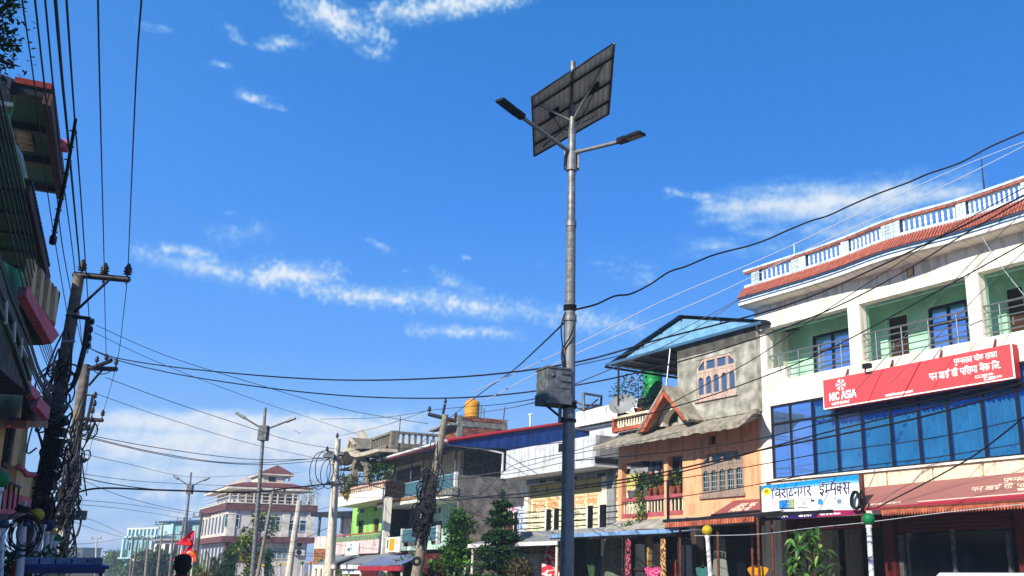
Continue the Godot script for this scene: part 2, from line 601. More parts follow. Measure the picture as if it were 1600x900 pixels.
func sky_picture() -> ImageTexture:
	var soft := FastNoiseLite.new()
	soft.seed = 4
	soft.frequency = 0.42
	soft.fractal_octaves = 5
	soft.fractal_gain = 0.55
	var fine := FastNoiseLite.new()
	fine.seed = 9
	fine.frequency = 1.6
	fine.fractal_octaves = 3
	var small := Image.create(768, 384, false, Image.FORMAT_RGB8)
	for y in 384:
		for x in 768:
			small.set_pixel(x, y, sky_color(wrapf((x + 0.5) / 768.0 * 360.0, -180.0, 180.0), 90.0 - (y + 0.5) / 384.0 * 180.0, soft, fine, true))
	small.resize(4096, 2048, Image.INTERPOLATE_CUBIC)
	# the same function again, finer, over the part of the sky with the small clouds
	for y in range(590, 1036):
		for i in range(-500, 280):
			var x := posmod(i, 4096)
			var k := sky_color((i + 0.5) / 4096.0 * 360.0, 90.0 - (y + 0.5) / 2048.0 * 180.0, soft, fine, false)
			var j := (float((x * 7919 + y * 104729) % 256) / 255.0 - 0.5) / 255.0
			small.set_pixel(x, y, Color(k.r + j, k.g + j, k.b + j))
	return ImageTexture.create_from_image(small)

func make_materials() -> void:
	mat("white_paint", Color8(236, 231, 220), "stain", 0.85, 0, 0.3)
	mat("cream_paint", Color8(226, 214, 190), "stain", 0.85, 0, 0.3)
	mat("mint_paint", Color8(172, 222, 194), "soft", 0.8)
	mat("maroon", Color8(92, 26, 26), "soft", 0.7)
	mat("concrete", Color8(150, 148, 138), "dirt", 0.95, 0, 0.4, 0.6)
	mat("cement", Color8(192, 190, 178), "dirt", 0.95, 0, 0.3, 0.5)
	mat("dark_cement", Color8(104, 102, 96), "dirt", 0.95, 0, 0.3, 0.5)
	mat("old_slab", Color8(178, 170, 154), "dirt", 0.95, 0, 0.5, 1.2)
	mat("orange_paint", Color8(238, 170, 130), "stain", 0.85, 0, 0.3)
	mat("salmon", Color8(214, 118, 88), "dirt", 0.85, 0, 0.5)
	mat("pink_red", Color8(176, 90, 96), "soft", 0.8)
	mat("steel", Color8(176, 178, 180), "soft", 0.35, 0.8)
	mat("grey_steel", Color8(112, 116, 122), "dirt", 0.55, 0.35, 0.8)
	mat("dark_metal", Color8(44, 44, 48), "soft", 0.5, 0.3)
	mat("black", Color8(22, 22, 24), "", 0.5)
	mat("rust", Color8(128, 74, 56), "dirt", 0.8, 0.1, 1.2)
	mat("dark_wood", Color8(62, 40, 30), "soft", 0.6)
	mat("grey_wood", Color8(150, 134, 122), "rain", 0.75, 0, 0.8)
	mat("pink_wood", Color8(192, 170, 158), "rain", 0.75, 0, 0.8)
	mat("tile_red", Color8(204, 118, 100), "dirt", 0.85, 0, 0.8)
	mat("pale_blue", Color8(196, 216, 224), "rain", 0.8, 0, 0.4)
	mat("navy", Color8(40, 74, 110), "", 0.6)
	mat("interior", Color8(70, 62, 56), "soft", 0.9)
	mat("frame_dark", Color8(46, 48, 56), "", 0.35, 0.5)
	mat("pole_concrete", Color8(142, 132, 118), "dirt", 0.95, 0, 0.5, 0.6)
	mat("pale_pole", Color8(206, 200, 186), "rain", 0.9, 0, 0.5, 0.4)
	mat("pvc", Color8(214, 214, 222), "rain", 0.5, 0, 0.6)
	mat("cable", Color8(20, 20, 24), "", 0.6)
	mat("grey_cable", Color8(88, 90, 96), "", 0.6)
	mat("pale_cable", Color8(176, 182, 190), "", 0.5)
	mat("insulator", Color8(44, 32, 32), "", 0.4)
	mat("terracotta", Color8(170, 96, 70), "dirt", 0.9, 0, 2.0)
	mat("white_plain", Color8(228, 228, 226), "soft", 0.6)
	mat("asphalt", Color8(104, 102, 100), "dirt", 0.95, 0, 0.3)
	mat("earth", Color8(158, 146, 124), "dirt", 1.0, 0, 0.1)
	mat("paving", Color8(172, 164, 152), "dirt", 0.95, 0, 0.5)
	mat("skin", Color8(128, 86, 62), "", 0.6)
	pane("blue_glass", Color(0.0, 0.2, 0.6, 0.24))
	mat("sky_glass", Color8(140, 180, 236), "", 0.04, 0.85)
	mat("window_blue", Color8(96, 120, 150), "", 0.08, 0.6)
	pane("clear_glass", Color(0.25, 0.4, 0.5, 0.4))
	pane("dark_glass", Color(0.03, 0.05, 0.06, 0.75))

func ground() -> void:
	var s := Shape.new()
	s.box(Vector3(-1500, -0.6, -1500), Vector3(1500, 0, 1500))
	tag(obj("ground", s, M.earth), "", "", "", "structure")
	var rot := 117.8
	for k in [["road", -1.2, 4.0, 0.004, "asphalt"], ["carriageway", 6.4, 10.9, 0.004, "asphalt"], ["median", 4.0, 6.4, 0.15, "paving"], ["pavement", 10.9, 30.0, 0.12, "paving"], ["footpath", -9.0, -1.2, 0.12, "paving"]]:
		var o := Shape.new()
		o.box(Vector3(-60, -0.3, k[1]), Vector3(330, k[3], k[2]))
		var q := obj(k[0], o, M[k[4]])
		q.rotation_degrees.y = rot
		tag(q, "", "", "", "structure")
	var line := Shape.new()
	for i in 40:
		for w in [1.4, 8.6]:
			line.box(Vector3(i * 8.0 - 40, 0.003, w - 0.06), Vector3(i * 8.0 - 37, 0.008, w + 0.06))
	var l := obj("road_marking", line, M.white_plain)
	l.rotation_degrees.y = rot
	tag(l, "", "", "", "structure")
	# far hills of tree cover close the street
	var h := Shape.new()
	var rows := []
	for j in 4:
		var row := []
		for i in 40:
			var a := deg_to_rad(-75.0 + i * 3.0)
			var r := 900.0 + j * 60.0
			row.append(Vector3(sin(a) * r, (0.0 if j == 0 else (6.0 + 5.0 * sin(i * 1.7) + 3.0 * sin(i * 0.6))) * (1.0 if j < 3 else 0.6), -cos(a) * r))
		rows.append(row)
	h.grid(rows)
	mat("far_green", Color8(70, 92, 66), "dirt", 1.0, 0, 0.01)
	tag(obj("hill", h, M.far_green), "", "", "", "structure")

# sweeps an outline (outward, up) along a plan line of (along, outward) points
func sweep(s: Shape, outline: Array, line: Array) -> void:
	for i in line.size() - 1:
		for k in outline.size() - 1:
			var a: Vector2 = outline[k]
			var b: Vector2 = outline[k + 1]
			var p: Vector2 = line[i]
			var q: Vector2 = line[i + 1]
			s.quad(Vector3(p.x, a.y, p.y + a.x), Vector3(q.x, a.y, q.y + a.x), Vector3(q.x, b.y, q.y + b.x), Vector3(p.x, b.y, p.y + b.x))

func plan_line() -> Array:
	var p := []
	for k in [[-0.15, 0.5], [1.2, 0.47], [2.6, 0.45], [3.9, 0.52], [5.2, 0.68], [6.2, 0.64], [7.4, 0.48], [9.3, 0.5], [11.0, 0.52], [13.0, 0.52]]:
		p.append(Vector3(k[0], k[1], 0))
	var out := []
	for v in spline(p, 4):
		out.append(Vector2(v.x, v.y))
	return out

func out_at(line: Array, u: float) -> float:
	for i in line.size() - 1:
		if u <= line[i + 1].x:
			return lerpf(line[i].y, line[i + 1].y, (u - line[i].x) / (line[i + 1].x - line[i].x))
	return line[-1].y

func window_frame(parent: Node3D, m: Material, glass: Material, x0: float, x1: float, y0: float, y1: float, z: float, ups: Array, bars: Array, thick := 0.06, called := "window") -> Node3D:
	var s := Shape.new()
	var t := thick
	s.box(Vector3(x0, y0, z - 0.03), Vector3(x0 + t, y1, z + 0.04))
	s.box(Vector3(x1 - t, y0, z - 0.03), Vector3(x1, y1, z + 0.04))
	s.box(Vector3(x0 + t, y0, z - 0.03), Vector3(x1 - t, y0 + t, z + 0.04))
	s.box(Vector3(x0 + t, y1 - t, z - 0.03), Vector3(x1 - t, y1, z + 0.04))
	var w := obj(called, s, m, parent)
	for u in ups:
		bx("mullion", m, w, u - t / 2, u + t / 2, y0 + t, y1 - t, z - 0.028, z + 0.038)
	for h in bars:
		bx("transom", m, w, x0 + t, x1 - t, h - t / 2, h + t / 2, z - 0.024, z + 0.03)
	var cols := [x0 + t / 2] + ups + [x1 - t / 2]
	var rows := [y0 + t / 2] + bars + [y1 - t / 2]
	for i in cols.size() - 1:
		for j in rows.size() - 1:
			bx("pane", glass, w, cols[i] + t / 2, cols[i + 1] - t / 2, rows[j] + t / 2, rows[j + 1] - t / 2, z - 0.006, z + 0.004)
	return w

func curtain(s: Shape, x0: float, x1: float, y0: float, y1: float, z: float, folds: int) -> void:
	var rows := []
	for j in 2:
		var row := []
		for i in folds * 4 + 1:
			row.append(Vector3(lerpf(x0, x1, i / (folds * 4.0)), y0 if j == 0 else y1, z + 0.045 * sin(i * PI / 2 + 0.6 * sin(i * 0.37)) + 0.02 * sin(i * 0.9)))
		rows.append(row)
	s.grid(rows)

func bank() -> void:
	var t := thing("bank_building", "white three storey bank building with green balconies and blue glass band", "building", Vector3(3.44, 0, -28), -52.24)
	var bays := [[0.452, 3.57, 6.8, 8.43], [3.97, 7.24, 6.81, 8.34], [7.59, 8.61, 6.87, 8.38]]
	var top := 8.39
	var low := 6.78
	var holes := [[0.52, 12.7, 3.98, 6.08]]
	var cols := [[bays[0][0], bays[0][1]], [bays[1][0], bays[1][1]], [bays[2][0], bays[2][0] + 3.35], [bays[2][0] + 3.65, 12.9]]
	for c in cols:
		holes.append([c[0], c[1], low, top])
	var s := Shape.new()
	s.wall(0.0, 13.0, 3.62, 9.3, -0.28, 0.0, holes)
	obj("wall", s, M.white_paint, t)
	bx("balcony_sill", M.white_paint, t, 0.482, 1.17, 6.75, 7.16, -0.26, 0.004)
	# the balcony behind the openings
	bx("balcony_floor", M.white_paint, t, 0.05, 12.95, 6.55, 6.74, -1.3, -0.285)
	bx("balcony_ceiling", M.mint_paint, t, 0.05, 12.95, 8.62, 8.8, -1.3, -0.285)
	var lint := Shape.new()
	for c in cols:
		lint.box(Vector3(c[0] + 0.01, 8.32, -0.36), Vector3(c[1] - 0.01, 8.62, -0.285))
	obj("lintel", lint, M.mint_paint, t)
	var pil := Shape.new()
	for k in cols.size():
		pil.box(Vector3(cols[k][1] + 0.02, 6.74, -0.42), Vector3((cols[k + 1][0] if k < 3 else 13.2) - 0.02, 8.32, -0.284))
	obj("pillar_lining", pil, M.mint_paint, t)
	var door := [[1.0, 1.8], [3.92, 4.59, 6.96, 8.48], [7.52, 8, 6.85, 8.41]]
	var win := [[1.18, 2.67, 6.92, 8.45], [5.27, 6.44, 6.89, 8.46]]
	s = Shape.new()
	var gaps := []
	for w in win:
		gaps.append([w[0], w[1], 6.82, 8.2])
	for k in [1, 2]:
		gaps.append([door[k][0], door[k][1], 6.74, 8.2])
	s.wall(-0.2, 13.0, 6.74, 8.62, -1.4, -1.2, gaps)
	obj("balcony_back_wall", s, M.mint_paint, t)
	bx("balcony_end_wall", M.mint_paint, t, -0.2, 0.06, 6.74, 8.62, -1.19, -0.29)
	for k in [1, 2]:
		var d := bx("door", M.dark_wood, t, door[k][0], door[k][1], 6.74, 8.2, -1.38, -1.32)
		bx("handle", M.steel, d, door[k][0] + 0.08, door[k][0] + 0.12, 7.3, 7.5, -1.32, -1.29)
	for w in win:
		var x0: float = w[0]
		var x1: float = w[1]
		var wd := window_frame(t, M.frame_dark, M.sky_glass, x0, x1, 6.82, 8.2, -1.26, [(x0 + x1) / 2], [7.72], 0.075)
		bx("backing", M.interior, wd, x0, x1, 6.82, 8.2, -1.6, -1.55)
	# steel railings, one to a bay
	for k in 4:
		var x0: float = cols[k][0]
		var x1: float = cols[k][1]
		var r := Node3D.new()
		r.name = "railing"
		t.add_child(r, true)
		for i in 5:
			var h := 7.56 - 0.165 * i
			var from := x0 if i == 0 or k > 0 else 1.18
			rod("rail", M.steel, r, [Vector3(from, h, -0.1), Vector3(x1, h, -0.1)], 0.027 if i == 0 else 0.017, 8)
		var n := 4
		for i in n:
			var u := lerpf(x0, x1, (i + 0.5) / n)
			rod("post", M.steel, r, [Vector3(u, 7.17 if k == 0 and i == 0 else 6.75, -0.1), Vector3(u, 7.56, -0.1)], 0.02, 8)
	# blue glazing band
	var edges := [0.52]
	for x in [1236, 1271, 1310, 1349, 1392, 1434, 1483, 1538, 1598]:
		edges.append(0.0)
	edges = [0.52, Vector2(1.26, 4.99).x, Vector2(2.09, 4.91).x, Vector2(2.93, 4.82).x, Vector2(3.78, 4.74).x, Vector2(4.7, 4.65).x, Vector2(5.54, 4.56).x, Vector2(6.39, 4.48).x, Vector2(7.33, 4.39).x, Vector2(8.22, 4.3).x, 9.2, 10.3, 11.5, 12.7]
	var gl := window_frame(t, M.frame_dark, M.blue_glass, 0.52, 12.7, 3.98, 6.08, -0.06, edges.slice(1, -1), [5.55], 0.06, "window_and_shade_band")
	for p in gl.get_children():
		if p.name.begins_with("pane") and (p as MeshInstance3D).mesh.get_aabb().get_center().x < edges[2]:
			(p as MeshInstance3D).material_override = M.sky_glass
	s = Shape.new()
	for k in range(1, edges.size() - 1):
		if k != 1:
			curtain(s, edges[k] - 0.02, edges[k + 1] + 0.02, 4.02, 6.04, -0.22, 7)
	obj("curtain", s, mat("blue_curtain", Color8(70, 178, 220), "soft", 0.9), gl)
	bx("curtain", mat("dark_room", Color8(24, 48, 84), "", 0.9), gl, 0.55, edges[2], 4.0, 6.06, -1.2, -1.15)  # dark sheet standing in for the unlit room, no cloth here
	# room box behind the glass
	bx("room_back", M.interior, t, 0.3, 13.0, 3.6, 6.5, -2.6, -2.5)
	bx("roof_slab", M.white_paint, t, -0.2, 13.0, 8.95, 9.1, -9.0, -0.29)
	bx("side_wall", M.white_paint, t, -0.02, 0.2, 0.0, 8.94, -9.0, -0.29)
	bx("rear_wall", M.white_paint, t, 0.21, 13.0, 0.0, 8.94, -9.2, -9.0)
	bx("floor_slab", M.concrete, t, 0.21, 13.0, 3.45, 3.6, -8.9, -0.29)
	# panels under the glazing
	for k in 9:
		bx("sill_panel", M.cream_paint, t, 0.5 + k * 1.36, 0.5 + k * 1.36 + 1.31, 3.3, 3.92, 0.003, 0.07)
	bx("sill", M.white_paint, t, 0.3, 12.9, 3.93, 3.985, 0.004, 0.14)
	bx("beam", M.white_paint, t, 0.0, 13.0, 2.9, 3.6, -0.3, -0.02)
	# corner pier beside the orange house
	bx("pier", M.white_paint, t, 0.0, 0.47, 0.0, 3.6, -0.3, 0.0)
	# cornice: white lip, blue bands, red tiles, parapet
	var line := plan_line()
	s = Shape.new()
	sweep(s, [Vector2(-0.9, 9.06), Vector2(-0.06, 9.1), Vector2(0.0, 9.14), Vector2(0.0, 9.22), Vector2(-0.04, 9.225)], line)
	obj("cornice", s, M.white_paint, t)
	s = Shape.new()
	sweep(s, [Vector2(-0.05, 9.225), Vector2(-0.02, 9.23), Vector2(-0.02, 9.27), Vector2(-0.06, 9.275)], line)
	sweep(s, [Vector2(-0.06, 9.325), Vector2(0.0, 9.33), Vector2(0.0, 9.37), Vector2(-0.05, 9.375)], line)
	obj("blue_band", s, M.navy, t)
	s = Shape.new()
	sweep(s, [Vector2(-0.08, 9.24), Vector2(-0.035, 9.27), Vector2(-0.035, 9.33), Vector2(-0.08, 9.37)], line)
	obj("white_band", s, M.pale_blue, t)
	s = Shape.new()
	sweep(s, [Vector2(-0.02, 9.38), Vector2(-0.27, 9.73), Vector2(-0.5, 9.73)], line)
	var u := line[0].x as float
	while u < 12.95:
		var w := out_at(line, u)
		s.tube([Vector3(u, 9.372, w + 0.015), Vector3(u, 9.74, w - 0.27)], 0.032, 0.028, 5)
		u += 0.083
	tag(obj("roof_tile", s, M.tile_red, t), "", "", "", "stuff")
	s = Shape.new()
	sweep(s, [Vector2(-0.26, 9.73), Vector2(-0.26, 9.82), Vector2(-0.42, 9.82)], line)
	obj("parapet_base", s, M.pale_blue, t)
	s = Shape.new()
	sweep(s, [Vector2(-0.42, 10.225), Vector2(-0.24, 10.23), Vector2(-0.23, 10.24), Vector2(-0.23, 10.29), Vector2(-0.26, 10.31), Vector2(-0.44, 10.31), Vector2(-0.44, 10.19), Vector2(-0.3, 10.19)], line)
	obj("parapet_cap", s, M.pale_blue, t)
	s = Shape.new()
	sweep(s, [Vector2(-0.3, 10.175), Vector2(-0.25, 10.175), Vector2(-0.25, 10.232), Vector2(-0.3, 10.235)], line)
	obj("handrail", s, M.tile_red, t)
	var bal := Shape.new()
	bal.lathe([Vector2(0.03, 0), Vector2(0.032, 0.03), Vector2(0.022, 0.05), Vector2(0.038, 0.13), Vector2(0.024, 0.22), Vector2(0.038, 0.25), Vector2(0.022, 0.29), Vector2(0.03, 0.36)], 8)
	var bm := bal.mesh()
	var piers := [[Vector2(0.145, 10.07).x, Vector2(0.483, 9.99).x], [Vector2(1.75, 10.17).x, Vector2(2.32, 10.12).x], [Vector2(3.67, 10.14).x, Vector2(3.96, 10.15).x], [Vector2(5.18, 10.17).x, Vector2(5.78, 10.18).x], [Vector2(7.3, 10.07).x, Vector2(7.59, 10.06).x], [Vector2(9.06, 10).x, Vector2(9.32, 10).x], [10.9, 11.4]]
	for k in piers.size():
		var a: float = piers[k][0]
		var b: float = piers[k][1]
		var w := out_at(line, (a + b) / 2)
		var pr := bx("pilaster", M.navy, t, a, b, 9.82, 10.175, w - 0.42, w - 0.288)
		var across := 2 if b - a > 0.36 else 1
		for row in 4:
			var cuts := [a]
			var bl := (b - a) / across
			if row % 2 and across > 1:
				cuts.append_array([a + bl * 0.5, a + bl * 1.5])
			else:
				for i in range(1, across):
					cuts.append(a + bl * i)
			if across == 1:
				cuts.append(lerpf(a, b, 0.62 if row % 2 else 0.38))
			cuts.append(b)
			for i in cuts.size() - 1:
				bx("brick", M.pale_blue, pr, cuts[i] + 0.008, cuts[i + 1] - 0.008, 9.824 + row * 0.088, 9.904 + row * 0.088, w - 0.288, w - 0.272)
		if k < piers.size() - 1:
			var n := [7, 8, 8, 10, 11, 14][k] as int
			for i in n:
				var x := lerpf(b, piers[k + 1][0], (i + 0.5) / n)
				inst("baluster", bm, M.white_paint, t, Vector3(x, 9.82, out_at(line, x) - 0.34))
	bx("niche_frame", M.frame_dark, t, Vector2(5.59, 8.97).x, Vector2(5.81, 8.91).x, Vector2(5.67, 8.76).y, Vector2(5.7, 8.99).y, 0.004, 0.02)
	bx("niche_picture", mat("picture", Color8(214, 170, 130), "", 0.8), t, Vector2(5.62, 8.96).x, Vector2(5.78, 8.92).x, Vector2(5.67, 8.77).y, Vector2(5.69, 8.97).y, 0.021, 0.025)
	rod("flag_rod", M.pale_blue, t, [Vector3(Vector2(1.93, 10.24).x, 10.3, 0.2), Vector3(Vector2(1.93, 10.24).x, 10.62, 0.2)], 0.02)
	rod("lightning_rod", M.dark_metal, t, [Vector3(Vector2(8.13, 10.3).x, 10.3, 0.2), Vector3(Vector2(8.13, 10.3).x, 10.6, 0.2), Vector3(Vector2(8.19, 11.48).x - 0.05, 11.15, 0.2)], 0.02, 6, 0.01)
	# ground floor: dark open shops and a glazed shopfront between maroon piers
	for p in [[4.01, 4.34, 1.4, 2.96], [7.69, 7.84, 1.42, 2.87], [0.679, 0.946, 1.38, 2.58]]:
		bx("shop_pier", M.maroon, t, p[0], p[1], 0.0, 3.2, -0.55, -0.3)
	for p in [[4.38, 4.5, 1.4, 2.38], [7.36, 7.44, 1.42, 2.35]]:
		bx("door_frame", M.grey_steel, t, p[0], p[1], 0.0, Vector2(4.38, 2.38).y, -0.5, -0.4)
	bx("door_mullion", M.grey_steel, t, Vector2(5.9, 2.36).x, Vector2(6.01, 2.36).x, 0.0, 2.5, -0.48, -0.42)
	bx("shop_glass", M.dark_glass, t, Vector2(4.59, 2.39).x, Vector2(5.9, 2.36).x - 0.01, 0.0, 2.42, -0.47, -0.45)
	bx("shop_glass", M.dark_glass, t, Vector2(6.01, 2.36).x + 0.01, Vector2(7.35, 2.32).x, 0.0, 2.42, -0.47, -0.45)
	s = Shape.new()
	for i in 8:
		s.tube([Vector3(Vector2(4.38, 2.38).x, 2.5 + i * 0.09, -0.46), Vector3(Vector2(7.54, 2.3).x, 2.5 + i * 0.09, -0.46)], 0.05, 0.05, 6)
	obj("rolling_shutter", s, M.maroon, t)
	s = Shape.new()
	for i in 7:
		s.tube([Vector3(Vector2(0.967, 2.47).x, 2.62 + i * 0.09, -0.46), Vector3(Vector2(3.86, 2.4).x, 2.62 + i * 0.09, -0.46)], 0.05, 0.05, 6)
	obj("rolling_shutter", s, M.maroon, t)
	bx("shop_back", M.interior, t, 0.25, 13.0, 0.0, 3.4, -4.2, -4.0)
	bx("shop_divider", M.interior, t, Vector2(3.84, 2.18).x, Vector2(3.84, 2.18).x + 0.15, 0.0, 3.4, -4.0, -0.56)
	bx("shop_floor", M.concrete, t, 0.25, 13.0, 0.0, 0.16, -4.0, 0.0)
	for i in 6:
		bx("shelf_goods", [M.white_plain, M.grey_steel, M.pale_blue][i % 3], t, 1.0 + i * 1.35, 1.55 + i * 1.35, 0.17, 1.3 + 0.3 * (i % 3), -3.9, -3.3)
	bank_signs(t)

func bank_signs(t: Node3D) -> void:
	# the long red sign
	var im := Image.create(1536, 230, false, Image.FORMAT_RGB8)
	var red := Color8(222, 78, 82)  # coral tone: strong sunlight bleached into the red
	var w := Color8(244, 240, 236)
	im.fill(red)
	im.fill_rect(Rect2i(0, 0, 7, 230), w)
	im.fill_rect(Rect2i(1524, 0, 12, 230), w)
	im.fill_rect(Rect2i(0, 221, 1536, 9), w)
	# the flower mark: six petals round a point
	var mid := Vector2(172, 60)
	for k in 6:
		var a := TAU * k / 6.0 + 0.2
		for q in 20:
			var f := q / 19.0
			var wd := 0.42 * f
			stroke(im, mid + Vector2(cos(a - wd), sin(a - wd)) * (6 + 38 * f), mid + Vector2(cos(a + wd * 0.6), sin(a + wd * 0.6)) * (6 + 38 * f), 3.0, w)
	write(im, "NIC ASIA", Vector2(60, 114), 54, 9.5, w, true, 0.82)
	write(im, "en aI si efzyA bEMk lf.", Vector2(78, 190), 18, 3, w, false, 0.72)
	write(im, "puhplAl cok zAKA", Vector2(1120, 34), 34, 4.6, w, false, 1.0)
	write(im, "en aI si efzyA bEMk fl.", Vector2(925, 104), 42, 6.4, w, false, 0.98)
	im.fill_rect(Rect2i(1262, 168, 82, 20), w)
	im.fill_rect(Rect2i(1322, 192, 82, 20), w)
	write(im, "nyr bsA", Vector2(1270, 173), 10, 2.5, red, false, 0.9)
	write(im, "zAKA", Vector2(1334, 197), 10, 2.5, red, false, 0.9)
	write(im, "mAgr bEMk", Vector2(1350, 172), 11, 3, w, false, 0.8)
	write(im, "gAmi pn", Vector2(1412, 197), 11, 3, w, false, 0.8)
	write(im, "bAgr lgu vfttiy s klAs anumf prApt sMsTA ho", Vector2(560, 196), 12, 3.2, w, false, 0.78)
	var p := thing("bank_sign", "long red bank sign with white lettering below the green balconies", "sign", t.position, t.rotation_degrees.y)
	var r := [2.84, 8.44, 6.46, 6.47, 2.78, 8.49, 5.63, 5.66]
	var x0: float = Vector2(2.81, 6.06).x
	var x1: float = Vector2(8.46, 6.04).x
	var y0: float = Vector2(2.78, 5.66).y
	var y1: float = Vector2(2.84, 6.45).y
	bx("cabinet", mat("sign_red", Color8(176, 36, 44), "", 0.5), p, x0, x1, y0, y1, 0.08, 0.3)
	var s := Shape.new()
	s.quad(Vector3(x0, y0, 0.304), Vector3(x1, y0, 0.304), Vector3(x1, y1, 0.304), Vector3(x0, y1, 0.304))
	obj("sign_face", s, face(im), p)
	for k in 4:
		var u := lerpf(x0, x1, 0.12 + k * 0.26)
		rod("bracket", M.rust, p, [Vector3(u, y1, 0.15), Vector3(u, y1 + 0.24, 0.02)], 0.025)
	# floodlight on an arm over the sign
	var fl := thing("floodlight", "small dark floodlight on a short arm above the red sign", "lamp", t.position, t.rotation_degrees.y)
	rod("arm", M.rust, fl, [Vector3(4.22, 6.22, 0.25), Vector3(4.24, 6.52, 0.25), Vector3(4.41, 6.56, 0.4)], 0.02)
	bx("lamp_head", M.black, fl, Vector3(4.35, 6.55, 0.4).x, Vector3(4.56, 6.55, 0.4).x, Vector3(4.41, 6.51, 0.4).y, Vector3(4.42, 6.63, 0.4).y, 0.36, 0.5)

	# the appliance shop's board
	im = Image.create(1024, 350, false, Image.FORMAT_RGB8)
	im.fill(Color8(222, 230, 236))
	im.fill_rect(Rect2i(0, 0, 1024, 44), Color8(28, 140, 214))
	for y in 60:
		im.fill_rect(Rect2i(0, 44 + y, 1024, 1), Color8(28, 140, 214).lerp(Color8(222, 230, 236), y / 60.0))
	var navy := Color8(34, 22, 74)
	for k in 2:
		write(im, "fvrAtngr  IxpqXs", Vector2(118, 76), 112, 15 - 3.5 * k, Color.WHITE if k == 0 else navy, false, 0.78)
	for k in 100:
		var y := k - 50
		var half := int(48 * sqrt(1.0 - pow(y / 50.0, 2)))
		im.fill_rect(Rect2i(64 - half, 84 + y, half * 2, 1), Color8(246, 214, 22))
	write(im, "v", Vector2(42, 62), 44, 7, navy)
	write(im, "gRahs aja", Vector2(400, 222), 14, 3, Color8(220, 60, 70), false, 1.5)
	# goods: a television, a microwave, a kettle, a fan, a washing machine
	im.fill_rect(Rect2i(196, 222, 164, 106), Color8(24, 40, 70))
	for y in 86:
		for x in range(0, 152, 4):
			var f := x / 152.0
			im.fill_rect(Rect2i(202 + x, 228 + y, 4, 1), Color8(40, 130, 220).lerp(Color8(230, 220, 130) if (x * 3 + y * 5) % 17 < 9 else Color8(70, 120, 60), smoothstep(0.35, 0.9, f + 0.2 * sin(y * 0.2))))
	im.fill_rect(Rect2i(402, 232, 110, 70), Color8(236, 236, 236))
	for k in 26:
		var hh := int(26 * sqrt(1.0 - pow((k - 13) / 13.0, 2)))
		im.fill_rect(Rect2i(462 - hh, 244 + k * 2, hh * 2, 2), Color8(176, 180, 184))
	im.fill_rect(Rect2i(392, 310, 110, 8), Color8(40, 40, 44))
	im.fill_rect(Rect2i(538, 236, 34, 22), Color8(40, 36, 40))
	for k in 34:
		var hh := int(27 * sqrt(1.0 - pow((k - 17) / 17.0, 2)))
		im.fill_rect(Rect2i(632 - hh, 226 + k * 2, hh * 2, 2), Color8(60, 140, 190))
	im.fill_rect(Rect2i(668, 230, 60, 60), Color8(232, 236, 238))
	im.fill_rect(Rect2i(770, 212, 106, 124), Color8(188, 194, 200))
	for k in 24:
		var hh := int(22 * sqrt(1.0 - pow((k - 12) / 12.0, 2)))
		im.fill_rect(Rect2i(822 - hh, 240 + k * 2, hh * 2, 2), Color8(120, 130, 140))
	for k in 3:
		im.fill_rect(Rect2i(118 + k * 18, 232 + (k % 2) * 22, 14, 20), Color8(224, 120, 140))
	var sg := thing("shop_sign", "white and blue appliance shop board with big navy lettering", "sign", t.position, t.rotation_degrees.y)
	var a := Vector3(1.36, 3.02, 1.3)
	var b := Vector3(4.68, 2.94, 1.3)
	var c := Vector3(4.71, 3.76, 1.3)
	var d := Vector3(1.34, 3.7, 1.3)
	s = Shape.new()
	s.quad(a + Vector3(0, 0, 0.006), b + Vector3(0, 0, 0.006), c + Vector3(0, 0, 0.006), d + Vector3(0, 0, 0.006))
	obj("sign_face", s, face(im), sg)
	s = Shape.new()
	s.sheet(a, b, c, d, 0.05)
	obj("panel", s, M.rust, sg)
	bx("frame_post", M.rust, sg, a.x - 0.07, a.x + 0.0, a.y - 0.35, d.y, 1.22, 1.31)
	bx("frame_post", M.rust, sg, b.x, b.x + 0.09, b.y - 0.35, c.y, 1.22, 1.31)
	im = Image.create(1024, 96, false, Image.FORMAT_RGB8)
	im.fill(Color8(46, 26, 92))
	im.fill_rect(Rect2i(590, 0, 434, 96), Color8(150, 34, 84))
	write(im, "vfrAtngr bjAr gmn", Vector2(30, 34), 30, 6, w, false, 0.8)
	write(im, "mls kmnr IApAn", Vector2(620, 34), 30, 6, w, false, 0.8)
	write(im, "nyA s gAmi", Vector2(400, 34), 30, 6, w, false, 0.8)
	var la := Vector3(1.41, 2.79, 1.32)
	var lb := Vector3(4.7, 2.82, 1.32)
	s = Shape.new()
	s.quad(la, lb, Vector3(b.x, b.y - 0.01, 1.32), Vector3(a.x, a.y - 0.01, 1.32))
	obj("lower_strip", s, face(im), sg)
	s = Shape.new()
	s.sheet(la - Vector3(0, 0, 0.006), lb - Vector3(0, 0, 0.006), Vector3(b.x, b.y - 0.01, 1.314), Vector3(a.x, a.y - 0.01, 1.314), 0.03)
	obj("lower_panel", s, M.rust, sg)
	var coil := thing("cable_coil", "coil of black cable hung on the right end of the shop board", "cable coil", t.position, t.rotation_degrees.y)
	for k in 6:
		var ring := []
		var ctr := Vector3(4.66, 3.14, 1.42) + Vector3(0.02 * (k % 3) + (0.22 if k > 3 else 0.0), 0.015 * (k % 2), 0.02 * k)
		for i in 17:
			var q := TAU * i / 16
			ring.append(ctr + Vector3(cos(q) * (0.13 if k < 4 else 0.08), sin(q) * 0.2, 0.02 * sin(q * 2)))
		rod("loop", M.cable, coil, ring, 0.024, 6)

	# brown tin awning over the right hand shop
	im = Image.create(1024, 256, false, Image.FORMAT_RGB8)
	im.fill(Color8(154, 102, 94))
	for x in range(0, 1024, 8):
		im.fill_rect(Rect2i(x, 0, 2, 256), Color8(146, 96, 88))
	var cream := Color8(222, 198, 170)
